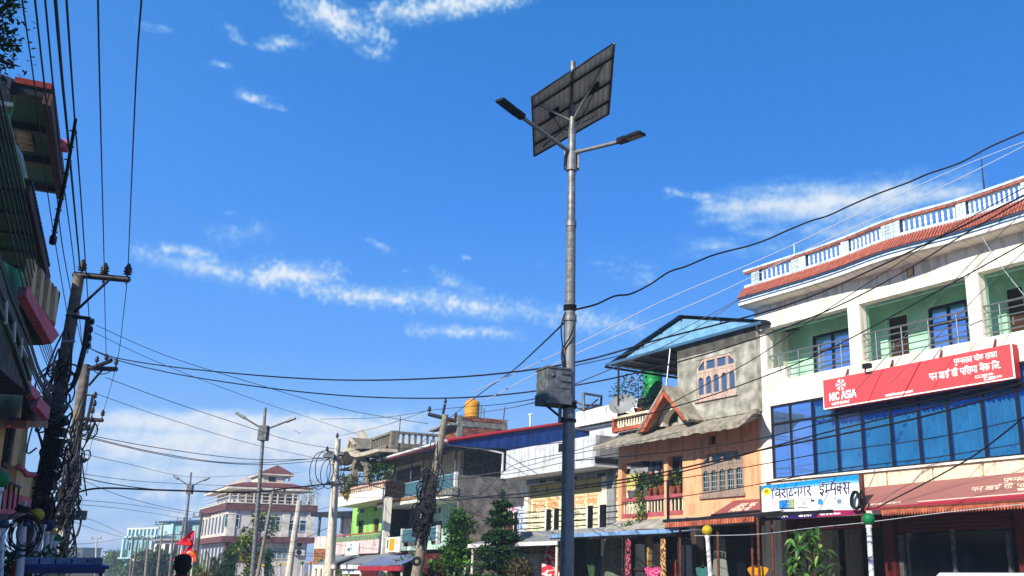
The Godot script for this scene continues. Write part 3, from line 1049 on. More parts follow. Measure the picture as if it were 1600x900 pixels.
	write(im, "puhplAl cok", Vector2(830, 52), 42, 5.5, cream, false, 1.0, 0.3)
	write(im, "en aI si efzyA", Vector2(650, 122), 42, 6, cream, false, 1.0, 0.3)
	im.fill_rect(Rect2i(880, 176, 140, 26), cream)
	write(im, "nyr kmpni lgAnI sMsTA ho", Vector2(30, 214), 16, 4, cream, false, 0.9)
	im.fill_rect(Rect2i(330, 238, 694, 18), Color8(168, 50, 66))
	im.fill_rect(Rect2i(330, 226, 694, 11), Color8(220, 200, 178))
	var aw := thing("awning", "brown tin awning with cream lettering over the glazed shopfront", "awning", t.position, t.rotation_degrees.y)
	var tl := Vector3(3.75, 3.56, 0.1)
	var tr := Vector3(8.67, 3.62, 0.1)
	var bl := Vector3(4.83, 2.96, 1.35)
	var br := Vector3(9.54, 3.03, 1.35)
	s = Shape.new()
	s.sheet(bl, br, tr, tl, 0.02)
	obj("sheet", s, face(im, 0.6), aw)
	s = Shape.new()
	var n := 70
	for i in n:
		var p0 := bl.lerp(br, i / float(n))
		var p1 := bl.lerp(br, (i + 1) / float(n))
		s.quad(p0 + Vector3(0, -0.05, 0.006), p1 + Vector3(0, -0.05, 0.006), p1 + Vector3(0, 0.0, 0.006), p0 + Vector3(0, 0.0, 0.006))
		s.tri(p0 + Vector3(0, -0.05, 0.006), (p0 + p1) / 2 + Vector3(0, -0.09, 0.006), p1 + Vector3(0, -0.05, 0.006))
	obj("valance", s, mat("valance_red", Color8(150, 44, 58), "", 0.6), aw)
	s = Shape.new()
	var va := Vector3(5.36, 2.89, 1.4)
	var vb := Vector3(9.55, 2.89, 1.4)
	n = 56
	for i in n:
		var p0 := va.lerp(vb, i / float(n))
		var p1 := va.lerp(vb, (i + 0.92) / float(n))
		var dn := Vector3(0, -0.06, 0)
		s.sheet(p0 + dn, p1 + dn, p1, p0, 0.012)
		s.quad(p0 + dn, (p0 * 2 + p1) / 3 + dn * 2.3, (p0 + p1 * 2) / 3 + dn * 2.3, p1 + dn)
	obj("lower_valance", s, M.salmon, aw)
	rod("frame_bar", M.rust, aw, [va + Vector3(0, 0.02, -0.03), vb + Vector3(0, 0.02, -0.03)], 0.03)
	for k in 3:
		rod("strut", M.dark_metal, aw, [bl.lerp(br, 0.1 + k * 0.4) + Vector3(0, -0.03, -0.03), tl.lerp(tr, 0.1 + k * 0.4) + Vector3(0, -0.5, -0.05)], 0.02)
	# its neighbour to the left, running in front of the orange wall
	im = Image.create(512, 192, false, Image.FORMAT_RGB8)
	im.fill(Color8(150, 80, 78))
	write(im, "sAr k", Vector2(230, 60), 60, 12, cream, false, 1.2, 0.5)
	write(im, "fcnl nA", Vector2(190, 130), 40, 9, cream, false, 1.2, 0.5)
	aw = thing("awning", "maroon tin awning with pale lettering under the orange house's arched window", "awning", t.position, t.rotation_degrees.y)
	s = Shape.new()
	bl = Vector3(-0.759, 3.04, 1.2)
	br = Vector3(1.28, 3.08, 1.2)
	tl = Vector3(-0.992, 3.49, 0.1)
	tr = Vector3(0.272, 3.48, 0.1)
	s.sheet(bl, br, tr, tl, 0.02)
	obj("sheet", s, face(im, 0.6), aw)
	rod("edge_bar", M.dark_metal, aw, [bl + Vector3(0, -0.02, 0), br + Vector3(0, -0.02, 0)], 0.04)
	# low corrugated canopy with a bright fringe, on rusty posts
	var cn := thing("canopy", "low dark corrugated canopy with salmon fringe on rusty posts by the clothes shop", "canopy", t.position, t.rotation_degrees.y)
	var ca := Vector3(-1.68, 2.85, 2.2)
	var cb := Vector3(2.15, 2.92, 2.2)
	s = Shape.new()
	s.sheet(ca, cb, cb + Vector3(0, 0.25, -2.0), ca + Vector3(0, 0.25, -2.0), 0.03)
	obj("sheet", s, M.dark_metal, cn)
	bx("edge_beam", M.dark_metal, cn, ca.x, cb.x + 2.4, ca.y - 0.02, ca.y + 0.06, 2.14, 2.24)
	s = Shape.new()
	var fa := Vector3(-1.54, 2.76, 2.27)
	var fb := Vector3(2.05, 2.8, 2.27)
	n = 34
	for i in n:
		var p0 := fa.lerp(fb, i / float(n))
		var p1 := fa.lerp(fb, (i + 0.8) / float(n))
		s.sheet(p0 + Vector3(0, -0.09, 0), p1 + Vector3(0, -0.09, 0), p1 + Vector3(0, 0.05, 0), p0 + Vector3(0, 0.05, 0), 0.015)
	obj("fringe", s, M.salmon, cn)
	rod("fringe_bar", M.dark_metal, cn, [fa + Vector3(0, -0.1, 0), fb + Vector3(0, -0.1, 0)], 0.025)
	bx("end_board", M.dark_metal, cn, fa.x - 0.08, fa.x - 0.02, fa.y - 0.12, fa.y + 1.25, 2.08, 2.14)
	for x in [Vector3(0.418, 2.2, 2.05), Vector3(1.04, 2.2, 1.4), Vector3(2.09, 2.17, 2.2), Vector3(1.99, 2.18, 1.6), Vector3(-1.32, 2.24, 1.9)]:
		rod("post", M.rust, cn, [Vector3(x.x, 0.1, x.z), Vector3(x.x, ca.y, x.z)], 0.035, 8)
	var rp := thing("rope", "thin white rope slung across the front of the dark shops", "rope", t.position, t.rotation_degrees.y)
	rod("strand", M.pale_cable, rp, spline([Vector3(-0.248, 2.43, 2.3), Vector3(2.19, 2.4, 2.4), Vector3(4.12, 2.5, 2.4), Vector3(5.74, 2.57, 2.4), Vector3(7.84, 2.7, 2.4), Vector3(10.11, 2.8, 2.4)]), 0.008, 5)

# an old house window: timber frame, chamfered upper corners, lights with arched heads
func arched_window(parent: Node3D, m: Material, glass: Material, x0: float, x1: float, y0: float, y1: float, z: float, n: int, split: float, grille: Material, wall: Material) -> void:
	var w := (x1 - x0) / n
	var cut := w * 0.75
	var s := Shape.new()
	var holes := []
	# frame plate with openings, built light by light
	for i in n:
		var a := x0 + i * w
		s.box(Vector3(a, y0, z), Vector3(a + w * 0.13, split, z + 0.07))
		s.box(Vector3(a + w * 0.87, y0, z), Vector3(a + w, split, z + 0.07))
		s.box(Vector3(a + w * 0.13, y0, z), Vector3(a + w * 0.87, y0 + 0.14, z + 0.07))
		# arched head
		var arch := PackedVector2Array([Vector2(a + w * 0.13, split), Vector2(a + w * 0.13, split - 0.3)])
		for k in 7:
			var q := PI - PI * k / 6.0
			arch.append(Vector2(a + w * 0.5 + cos(q) * w * 0.365, split - 0.26 + sin(q) * 0.13))
		arch.append(Vector2(a + w * 0.87, split - 0.3))
		arch.append(Vector2(a + w * 0.87, split))
		s.prism(arch, z + 0.002, z + 0.066)
	s.box(Vector3(x0 - 0.03, split, z), Vector3(x1 + 0.03, split + 0.09, z + 0.075))
	# upper lights inside a chamfered head
	s.box(Vector3(x0, split + 0.09, z), Vector3(x0 + 0.06, y1 - cut * 0.9, z + 0.07))
	s.box(Vector3(x1 - 0.06, split + 0.09, z), Vector3(x1, y1 - cut * 0.9, z + 0.07))
	s.prism(PackedVector2Array([Vector2(x0, y1 - cut * 0.9), Vector2(x0 + 0.07, y1 - cut * 0.9), Vector2(x0 + cut + 0.02, y1 - 0.07), Vector2(x1 - cut - 0.02, y1 - 0.07), Vector2(x1 - 0.07, y1 - cut * 0.9), Vector2(x1, y1 - cut * 0.9), Vector2(x1 - cut, y1), Vector2(x0 + cut, y1)]), z + 0.002, z + 0.068)
	for u in [x0 + (x1 - x0) * 0.22, x0 + (x1 - x0) * 0.5, x0 + (x1 - x0) * 0.78]:
		s.box(Vector3(u - 0.05, split + 0.09, z + 0.004), Vector3(u + 0.05, y1 - 0.07, z + 0.064))
	var win := obj("window", s, m, parent)
	bx("sill", m, win, x0 - 0.08, x1 + 0.08, y0 - 0.09, y0 - 0.003, z - 0.02, z + 0.14)
	for i in n:
		var a := x0 + i * w
		bx("pane", glass, win, a + w * 0.13, a + w * 0.87, y0 + 0.14, split - 0.003, z + 0.012, z + 0.022)
		if grille:
			var g := Shape.new()
			for k in 2:
				g.box(Vector3(a + w * (0.38 + 0.22 * k), y0 + 0.1, z + 0.03), Vector3(a + w * (0.4 + 0.22 * k), split - 0.15, z + 0.04))
			for k in 5:
				g.box(Vector3(a + w * 0.13, y0 + 0.24 + k * 0.17, z + 0.041), Vector3(a + w * 0.87, y0 + 0.25 + k * 0.17, z + 0.046))
			obj("grille", g, grille, win)
	var top := Shape.new()
	top.prism(PackedVector2Array([Vector2(x0 + 0.03, split + 0.05), Vector2(x1 - 0.03, split + 0.05), Vector2(x1 - 0.03, y1 - cut * 0.9), Vector2(x1 - cut, y1 - 0.03), Vector2(x0 + cut, y1 - 0.03), Vector2(x0 + 0.03, y1 - cut * 0.9)]), z + 0.012, z + 0.022)
	obj("pane", top, glass, win)
	var cn := Shape.new()
	cn.prism(PackedVector2Array([Vector2(x0 - 0.03, y1 - cut * 0.92), Vector2(x0 + cut * 0.96, y1 + 0.03), Vector2(x0 - 0.03, y1 + 0.03)]), z - 0.05, z + 0.064)
	cn.prism(PackedVector2Array([Vector2(x1 + 0.03, y1 - cut * 0.92), Vector2(x1 + 0.03, y1 + 0.03), Vector2(x1 - cut * 0.96, y1 + 0.03)]), z - 0.05, z + 0.064)
	obj("corner_infill", cn, wall, parent)
	bx("backing", M.interior, win, x0 + 0.02, x1 - 0.02, y0, y1 - cut * 0.5, z - 0.5, z - 0.45)

func orange_house() -> void:
	var t := thing("orange_house", "orange house with bare cement top floor, weathered eaves and blue gabled tin roof", "house", Vector3(-0.748, 0, -33.4), -52.24)
	var s := Shape.new()
	# first floor wall with the balcony openings and the arched window
	s.wall(0.0, 6.9, 3.1, 5.95, -0.22, 0.0, [[0.19, 2.48, 3.18, 5.05], [2.66, 3.41, 3.18, 5.05], [4.32, 6.17, 3.68, 4.95], [4.63, 4.98, 5.22, 5.5]])
	obj("wall", s, M.orange_paint, t)
	bx("vent", M.black, t, 4.63, 4.98, 5.22, 5.5, -0.2, -0.18)
	arched_window(t, M.grey_wood, pane("teal_glass", Color(0.05, 0.16, 0.17, 0.75)), 4.33, 6.16, 3.7, 4.94, -0.07, 5, 4.58, M.pale_blue, M.orange_paint)
	# balcony behind the openings
	bx("balcony_floor", M.cement, t, 0.0, 6.9, 2.95, 3.1, -3.0, 0.0)
	bx("balcony_back_wall", mat("green_wall", Color8(120, 132, 96), "rain", 0.9), t, 1.45, 4.2, 3.1, 5.6, -2.2, -2.0)
	bx("balcony_ceiling", M.white_paint, t, 0.0, 6.9, 5.6, 5.7, -3.0, -0.23)
	bx("balcony_door", M.dark_wood, t, 1.9, 2.5, 3.1, 5.0, -1.995, -1.95)
	bx("side_wall", M.orange_paint, t, 4.2, 4.35, 3.1, 5.6, -3.0, -0.225)
	bx("column", M.orange_paint, t, -0.02, 0.2, 3.1, 5.6, -2.2, -1.98)
	for k in [[0.19, 2.48], [2.66, 3.41]]:
		var r := Node3D.new()
		r.name = "railing"
		t.add_child(r, true)
		bx("bottom_rail", M.pink_red, r, k[0], k[1], 3.181, 3.33, -0.16, 0.004)
		bx("top_rail", M.pink_red, r, k[0], k[1], 3.72, 3.85, -0.16, 0.006)
		var n := int((k[1] - k[0]) / 0.155)
		for i in n:
			var u := lerpf(k[0], k[1], (i + 0.5) / n)
			bx("baluster", M.cream_paint, r, u - 0.02, u + 0.02, 3.33, 3.72, -0.1, -0.06)
	# lower eave slab over the shops
	s = Shape.new()
	s.sheet(Vector3(-0.25, 2.66, 1.0), Vector3(4.15, 2.66, 1.0), Vector3(3.6, 3.12, 0.0), Vector3(0.1, 3.12, 0.0), 0.06)
	obj("lower_eave", s, M.cement, t)
	s = Shape.new()
	s.box(Vector3(-0.27, 2.5, 0.93), Vector3(4.17, 2.66, 1.02))
	obj("lower_eave_edge", s, M.old_slab, t)
	# upper eave: sloping slab with a ragged, ribbed edge
	s = Shape.new()
	var rows := []
	for j in 7:
		var row := []
		for i in 53:
			var u := lerpf(-0.2, 7.72, i / 52.0)
			var f := j / 6.0
			var rise := smoothstep(6.9, 7.7, u) * 0.32
			var bend := 0.05 * exp(-pow((u - 5.05) * 6.0, 2))
			row.append(Vector3(lerpf(u, clampf(u, 0.0, 6.95), f), lerpf(5.56 + rise + 0.012 * sin(u * 31.0), 6.02, f) + 0.012 * sin(u * 17.0 + j * 2.0) + bend * (1.0 - f), lerpf(0.92, -0.02, f) + 0.05 * sin(f * PI)))
		rows.append(row)
	s.grid(rows)
	var under := []
	for j in 2:
		var row := []
		for i in 53:
			var p: Vector3 = rows[0 if j else 6][i]
			row.append(p + Vector3(0, -0.13 if j else -0.2, 0))
		under.append(row)
	s.grid(under)
	for i in 52:
		var p: Vector3 = rows[0][i]
		var q: Vector3 = rows[0][i + 1]
		s.quad(p + Vector3(0, -0.13, 0), q + Vector3(0, -0.13, 0), q, p)
	for e in [0, 52]:
		for j in 6:
			var p: Vector3 = rows[j][e]
			var q: Vector3 = rows[j + 1][e]
			s.quad(p + Vector3(0, -0.13, 0), q + Vector3(0, -0.15, 0), q, p)
	obj("upper_eave", s, M.old_slab, t)
	# terrace balustrade at the left
	bx("terrace_floor", M.cement, t, 0.0, 7.0, 5.96, 6.1, -6.0, -0.01)
	bx("plinth", M.salmon, t, 0.1, 2.3, 6.08, 6.2, 0.12, 0.3)
	bx("handrail", M.cream_paint, t, 0.1, 2.3, 6.53, 6.6, 0.11, 0.31)
	bx("newel", M.salmon, t, 0.02, 0.14, 6.05, 6.58, 0.12, 0.3)
	var bal := Shape.new()
	bal.lathe([Vector2(0.035, 0), Vector2(0.025, 0.05), Vector2(0.045, 0.12), Vector2(0.025, 0.2), Vector2(0.04, 0.28), Vector2(0.028, 0.33)], 8)
	var bm := bal.mesh()
	for i in 13:
		inst("baluster", bm, M.cream_paint, t, Vector3(0.28 + i * 0.152, 6.2, 0.21))
	# the little orange gable on the eave
	var g := Node3D.new()
	g.name = "gablet"
	t.add_child(g, true)
	s = Shape.new()
	var l := Vector2(2.12, 5.82)
	var a := Vector2(3.5, 7.12)
	var r := Vector2(4.66, 5.95)
	s.prism(PackedVector2Array([l, l + Vector2(0.3, 0.0), a + Vector2(-0.02, -0.28), r + Vector2(-0.26, 0.0), r, a]), 0.58, 0.8)
	obj("gable_board", s, M.salmon, g)
	s = Shape.new()
	s.sheet(Vector3(r.x + 0.05, r.y + 0.0, 0.82), Vector3(r.x + 0.05, r.y + 0.02, -0.6), Vector3(a.x, a.y + 0.05, -0.6), Vector3(a.x, a.y + 0.05, 0.82), 0.09)
	s.sheet(Vector3(l.x - 0.05, l.y, -0.6), Vector3(l.x - 0.05, l.y, 0.82), Vector3(a.x, a.y + 0.05, 0.82), Vector3(a.x, a.y + 0.05, -0.6), 0.09)
	obj("roof", s, M.old_slab, g)
	s = Shape.new()
	s.prism(PackedVector2Array([Vector2(2.6, 5.95), Vector2(4.3, 5.95), Vector2(3.5, 6.8)]), -0.3, -0.2)
	obj("gable_wall", s, M.white_paint, g)
	s = Shape.new()
	var ring := PackedVector2Array()
	for i in 11:
		var q := PI - PI * i / 10.0
		ring.append(Vector2(3.45 + cos(q) * 0.78, 5.98 + sin(q) * 0.68))
	for i in 11:
		var q := PI * i / 10.0
		ring.append(Vector2(3.45 + cos(q) * 0.6, 5.98 + sin(q) * 0.5))
	s.prism(ring, 0.1, 0.35)
	obj("arch", s, M.white_paint, g)
	# cement top floor under the roof
	s = Shape.new()
	s.wall(3.41, 7.05, 5.97, 8.62, -0.02, 0.16, [[4.34, 6.13, 6.62, 7.9]])
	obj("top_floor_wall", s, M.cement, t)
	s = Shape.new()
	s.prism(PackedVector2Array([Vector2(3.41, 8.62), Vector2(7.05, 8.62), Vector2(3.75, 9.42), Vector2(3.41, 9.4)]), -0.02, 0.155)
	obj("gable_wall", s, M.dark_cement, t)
	bx("window_and_shade_band", M.dark_cement, t, 3.42, 7.04, 8.1, 8.6, 0.161, 0.175)  # darker strip paints the shade under the roof onto the cement
	arched_window(t, M.pink_wood, M.window_blue, 4.35, 6.12, 6.64, 7.89, 0.08, 5, 7.46, null, M.cement)
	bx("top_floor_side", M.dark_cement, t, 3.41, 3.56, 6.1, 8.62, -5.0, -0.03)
	bx("blue_shutter", mat("shutter_blue", Color8(40, 84, 150), "soft", 0.5), t, 2.3, 3.38, 7.1, 7.75, -1.6, -1.55)
	bx("stair_wall", M.dark_cement, t, 1.95, 3.4, 6.1, 8.5, -1.8, -1.61)
	# gabled roof of blue tin
	var roof := Node3D.new()
	roof.name = "roof"
	t.add_child(roof, true)
	var e0 := Vector3(-0.33, 8.5, 0.35)
	var ap := Vector3(3.75, 9.5, 0.35)
	var e1 := Vector3(7.5, 8.58, 0.35)
	var back := Vector3(0, 0.0, -6.5)
	mat("roof_blue", Color8(62, 120, 168), "rain", 0.45, 0.2, 0.4)
	for k in 2:
		s = Shape.new()
		var lo := e0 if k == 0 else e1
		var n := 40
		for i in n:
			var f := back * (i / float(n)) + Vector3(0, 0.018 if i % 2 else 0.0, 0)
			var f2 := back * ((i + 1.0) / n) + Vector3(0, 0.0 if i % 2 else 0.018, 0)
			if k == 0:
				s.sheet(lo + f2, lo + f, ap + f, ap + f2, 0.01)
			else:
				s.sheet(lo + f, lo + f2, ap + f2, ap + f, 0.01)
		obj("roof_sheet", s, M.roof_blue, roof)
	for k in 5:
		var f := k / 4.0
		rod("purlin", M.dark_metal, roof, [e0.lerp(ap, f) + Vector3(0, -0.07, 0.02), e0.lerp(ap, f) + Vector3(0, -0.07, -6.4)], 0.045, 4)
	for k in 3:
		var f := k / 2.0
		rod("purlin", M.dark_metal, roof, [e1.lerp(ap, f) + Vector3(0, -0.07, 0.02), e1.lerp(ap, f) + Vector3(0, -0.07, -6.4)], 0.045, 4)
	s = Shape.new()
	s.prism(PackedVector2Array([Vector2(0.5, 8.56), Vector2(7.2, 8.58), Vector2(3.75, 9.38)]), 0.0, 0.02, Transform3D(Basis(), Vector3(0, 0, 0.19)))
	obj("gable_sheet", s, mat("gable_blue", Color8(132, 186, 226), "soft", 0.4, 0.1, 0.5), roof)
	bx("tie_beam", mat("beam_blue", Color8(70, 110, 146), "soft", 0.5), roof, -0.35, 7.5, 8.47, 8.56, 0.26, 0.34)
	s = Shape.new()
	s.sheet(Vector3(-0.2, 8.5, -6.0), Vector3(7.4, 8.52, -6.0), Vector3(7.4, 8.52, 0.17), Vector3(-0.2, 8.5, 0.17), 0.02)
	obj("ceiling_sheet", s, M.dark_metal, roof)
	for k in 4:
		bx("joist", M.black, roof, 0.2 + k * 0.9, 0.28 + k * 0.9, 8.4, 8.48, -5.5, 0.2)
	rod("roof_post", M.dark_metal, t, [Vector3(0.253, 6.63, 0.2), Vector3(Vector3(0.253, 6.63, 0.2).x, 8.48, 0.2)], 0.04)
	rod("roof_post", M.steel, t, [Vector3(3.23, 7.15, 0.5), Vector3(Vector3(3.23, 7.15, 0.5).x, 8.48, 0.3)], 0.03)
	rod("pink_post", M.pink_red, t, [Vector3(1.55, 6.1, -1.6), Vector3(1.55, 7.9, -1.6)], 0.05)
	var st := Shape.new()
	st.tube([Vector3(1.6, 6.9, -1.6), Vector3(2.2, 7.7, -2.4), Vector3(3.2, 7.7, -2.4)], 0.03)
	st.tube([Vector3(1.6, 6.6, -1.6), Vector3(2.2, 7.4, -2.4), Vector3(3.2, 7.4, -2.4)], 0.02)
	for k in 5:
		st.tube([Vector3(1.7 + k * 0.3, 6.3, -1.8 - k * 0.1), Vector3(1.7 + k * 0.3, 7.0 + minf(k * 0.3, 0.7), -1.8 - k * 0.1)], 0.02)
	obj("stair_rail", st, M.dark_metal, t)
	# ground floor behind the clothes
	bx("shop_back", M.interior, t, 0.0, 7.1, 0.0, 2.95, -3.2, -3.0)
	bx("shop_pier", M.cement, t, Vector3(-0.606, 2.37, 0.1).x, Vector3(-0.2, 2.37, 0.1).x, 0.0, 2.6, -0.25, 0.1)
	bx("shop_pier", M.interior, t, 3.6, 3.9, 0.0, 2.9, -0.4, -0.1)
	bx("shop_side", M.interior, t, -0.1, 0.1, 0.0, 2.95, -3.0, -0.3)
	bx("shop_floor", M.concrete, t, 0.0, 7.0, 0.0, 0.16, -3.0, 0.8)
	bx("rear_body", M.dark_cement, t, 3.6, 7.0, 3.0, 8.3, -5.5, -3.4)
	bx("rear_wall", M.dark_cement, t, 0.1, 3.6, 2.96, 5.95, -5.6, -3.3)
	# thin blue sheet awning over the clothes stall
	var aw := thing("awning", "thin pale blue tin awning over the clothes stall", "awning", t.position, t.rotation_degrees.y)
	s = Shape.new()
	var p0 := Vector3(-1.3, 2.57, 1.9)
	var p1 := Vector3(5.47, 2.57, 1.9)
	s.sheet(p0, p1, p1 + Vector3(0, 0.12, -1.4), p0 + Vector3(0, 0.12, -1.4), 0.02)
	obj("sheet", s, mat("awning_blue", Color8(122, 160, 208), "rain", 0.5), aw)
	bx("edge_strip", M.awning_blue, aw, p0.x, p1.x, p1.y - 0.005, p1.y + 0.1, 1.87, 1.9)
	bx("edge_bar", M.dark_metal, aw, p0.x, p1.x, p1.y - 0.06, p1.y - 0.01, 1.82, 1.88)
	for x in [Vector3(2.69, 1.92, 1.8), Vector3(5.31, 1.89, 1.8), Vector3(-0.728, 1.94, 1.8)]:
		rod("post", M.dark_metal, aw, [Vector3(x.x, 0.1, x.z), Vector3(x.x, p1.y, x.z)], 0.03)
	clothes(t)
	balcony_plants(t)

# outline of a garment, hung from its shoulders, with sagging folds
func garment(kind: String) -> ArrayMesh:
	var s := Shape.new()
	var rows := []
	var n := 10
	for side in [1, -1]:
		rows = []
		for j in 11:
			var f := j / 10.0
			var half := 0.24
			if kind == "shirt":
				half = 0.26 - 0.02 * f + (0.14 * smoothstep(0.35, 0.05, f) if f < 0.4 else 0.0)
			elif kind == "coat":
				half = 0.22 + 0.05 * f
			elif kind == "dress":
				half = 0.16 + 0.16 * f * f
			elif kind == "scarf":
				half = 0.075
			var row := []
			for i in n + 1:
				var u := i / float(n) * 2.0 - 1.0
				var drop := -f * (0.7 if kind == "shirt" else 1.15) - 0.07 * u * u * (1.0 - f) - 0.05 * (1.0 if absf(u) < 0.25 and j == 0 else 0.0)
				row.append(Vector3(u * half * side, drop, side * (0.05 * (1.0 - u * u) + 0.018 * sin(u * 9.0 + f * 3.0) * f)))
			rows.append(row)
		s.grid(rows)
	return s.mesh()

func pattern(im: Image, seed_: int, a: Color, b: Color, freq: float, cut := 0.0) -> void:
	var f := FastNoiseLite.new()
	f.seed = seed_
	f.frequency = freq
	f.fractal_octaves = 2
	im.fill(a)
	for y in im.get_height():
		for x in im.get_width():
			if f.get_noise_2d(x, y) > cut:
				im.set_pixel(x, y, b)

func clothes(t: Node3D) -> void:
	var mesh := {}
	for k in ["shirt", "coat", "dress", "scarf"]:
		mesh[k] = garment(k)
	var red := Image.create(128, 256, false, Image.FORMAT_RGB8)
	pattern(red, 2, Color8(232, 206, 204), Color8(204, 52, 66), 0.045, -0.05)
	var dots := Image.create(96, 256, false, Image.FORMAT_RGB8)
	pattern(dots, 5, Color8(28, 24, 28), Color8(196, 90, 108), 0.06, 0.05)
	var leop := Image.create(96, 256, false, Image.FORMAT_RGB8)
	pattern(leop, 6, Color8(92, 58, 36), Color8(206, 164, 110), 0.05, 0.05)
	var pink := Image.create(96, 96, false, Image.FORMAT_RGB8)
	pattern(pink, 7, Color8(196, 30, 92), Color8(238, 150, 190), 0.09, 0.15)
	var list := [
		["coat", Vector3(3.16, 2.51, 1.5), mat("coat_charcoal", Color8(44, 46, 50), "", 0.9), "charcoal coat hanging left of the crates in the clothes stall", 1.0],
		["coat", Vector3(3.99, 2.51, 1.5), mat("coat_black", Color8(24, 24, 30), "", 0.9), "black coat hanging right of the crates in the clothes stall", 1.0],
		["scarf", Vector3(2.91, 2.47, 1.75), face(dots, 0.9), "black and pink patterned scarf hanging beside the blue ball post", 1.6],
		["scarf", Vector3(4.51, 2.47, 1.7), face(leop, 0.9), "brown leopard print cloth hanging in the clothes stall", 1.5],
		["shirt", Vector3(4.09, 1.64, 1.75), face(pink, 0.9), "bright pink patterned top at the front of the clothes stall", 1.0],
		["dress", Vector3(6.16, 2.45, 1), mat("dress_grey", Color8(118, 124, 116), "", 0.9), "long grey green dress hanging by a rusty canopy post", 1.5],
		["shirt", Vector3(7.45, 1.65, 0.8), mat("shirt_yellow", Color8(196, 140, 24), "", 0.9), "mustard yellow shirt hanging low in the dark shop", 1.0],
		["coat", Vector3(5.42, 2.38, 1.6), mat("coat_navy", Color8(26, 32, 46), "", 0.9), "navy coat hanging beside the rusty post under the fringe", 1.0],
		["dress", Vector3(4.36, 1.82, 1.2), mat("dress_brick", Color8(116, 44, 40), "", 0.9), "brick red dress hanging behind the leopard print cloth", 0.8],
		["shirt", Vector3(5.89, 1.63, 1.4), mat("shirt_teal", Color8(50, 104, 104), "", 0.9), "teal shirt hanging low beside the yellow ball post", 0.9],
		["coat", Vector3(5.31, 1.64, 0.2), mat("coat_plum", Color8(92, 48, 50), "", 0.9), "plum coat on a rail at the back of the dark shop", 0.8],
		["coat", Vector3(5.97, 1.72, 0), mat("coat_grey", Color8(88, 92, 98), "", 0.9), "grey coat on a rail at the back of the dark shop", 0.8],
	]
	for k in list:
		var g := thing("hanging_garment", k[3], "clothing", t.transform * (k[1] as Vector3), t.rotation_degrees.y, "clothes hung out by the stall")
		inst("cloth", mesh[k[0]], k[2], g, Vector3.ZERO, Basis().scaled(Vector3.ONE * k[4]))
		var o := rod("hanger", M.steel, g, [Vector3(-0.2, -0.04, 0), Vector3(0, 0.03, 0), Vector3(0.2, -0.04, 0)], 0.008, 4)
		rod("hook", M.steel, o, [Vector3(0, 0.03, 0), Vector3(0, 0.12, 0)], 0.006, 4)
	# the red and white cloth bundle on a stand in front of the shutters
	var g := thing("draped_cloth", "red and white patterned cloth bundled on a stand left of the solar lamp pole", "cloth", Vector3(-3.34, 1.6, -37), -30.0)
	var s := Shape.new()
	var rows := []
	for j in 15:
		var f := j / 14.0
		var row := []
		for i in 17:
			var q := TAU * i / 16.0
			var r := lerpf(0.42, 0.05, smoothstep(0.72, 1.0, f)) * (1.0 - 0.25 * (1.0 - f)) * (1.0 + 0.13 * sin(q * 5.0 + f * 4.0))
			row.append(Vector3(cos(q) * r * 1.0 + 0.1 * f - (0.25 * smoothstep(0.8, 1.0, f)), 0.3 + f * 2.15 - 1.6 * 0.0, sin(q) * r * 0.55))
		rows.append(row)
	s.grid(rows)
	g.position.y = 0.1
	obj("cloth", s, face(red, 0.9), g)
	rod("stand", M.dark_metal, g, [Vector3(0, 0, 0), Vector3(0, 1.9, 0)], 0.03)
	# crates and cartons of stock on the counter
	for i in 5:
		var c := thing("carton", ["brown carton at the bottom of the stall's stock pile", "second carton up in the stall's stock pile", "pale carton in the middle of the stall's stock pile", "fourth carton up in the stall's stock pile", "dark brown carton on top of the stall's stock pile"][i], "carton", t.transform * (Vector3(3.12, 1.54, 1.2) + Vector3(0, 0.05 + i * 0.23, 0)), t.rotation_degrees.y + 3.0 * (i % 3 - 1), "cartons piled in the clothes stall")
		mat("carton_%d" % (i % 3), [Color8(168, 132, 84), Color8(190, 160, 104), Color8(104, 64, 44)][i % 3], "soft", 0.9)
		bx("box_body", M["carton_%d" % (2 if i == 4 else i % 2)], c, -0.32, 0.32, 0, 0.2, -0.2, 0.2)
		bx("lid", M["carton_%d" % (2 if i == 4 else i % 2)], c, -0.335, 0.335, 0.2, 0.222, -0.215, 0.215)
	var tb := thing("counter", "low wooden counter under the carton pile in the clothes stall", "counter", t.transform * Vector3(Vector3(3.12, 1.54, 1.2).x, 0, 1.2), t.rotation_degrees.y)
	var hy: float = Vector3(3.12, 1.54, 1.2).y
	bx("top", M.dark_wood, tb, -0.8, 0.8, hy - 0.02, hy + 0.04, -0.4, 0.4)
	for x in [-0.7, 0.7]:
		for z in [-0.3, 0.3]:
			bx("leg", M.dark_wood, tb, x - 0.04, x + 0.04, 0.1, hy - 0.02, z - 0.04, z + 0.04)
	# the long green cloth hanging by the cable shop's pier, and the cloth covered pillar
	g = thing("hanging_cloth", "dark green leafy cloth hanging under the cable shop's eave", "cloth", t.transform * Vector3(-0.653, 2.47, 0.6), t.rotation_degrees.y)
	s = Shape.new()
	rows = []
	for j in 9:
		var f := j / 8.0
		var row := []
		for i in 9:
			var u := i / 8.0 - 0.5
			row.append(Vector3(u * lerpf(0.7, 0.3, f) + 0.1 * f, -f * 1.25 - 0.2 * u * f, 0.08 * sin(u * 12.0 + f * 2.0)))
		rows.append(row)
	s.grid(rows)
	obj("cloth", s, mat("cloth_green", Color8(70, 96, 66), "dirt", 0.9, 0, 1.5), g)
	g = thing("draped_pillar_cloth", "grey green cloth wrapped round the pier beside the clothes stall", "cloth", t.transform * Vector3(Vector3(-0.144, 2.36, 0.3).x, 1.3, -0.07), t.rotation_degrees.y)
	s = Shape.new()
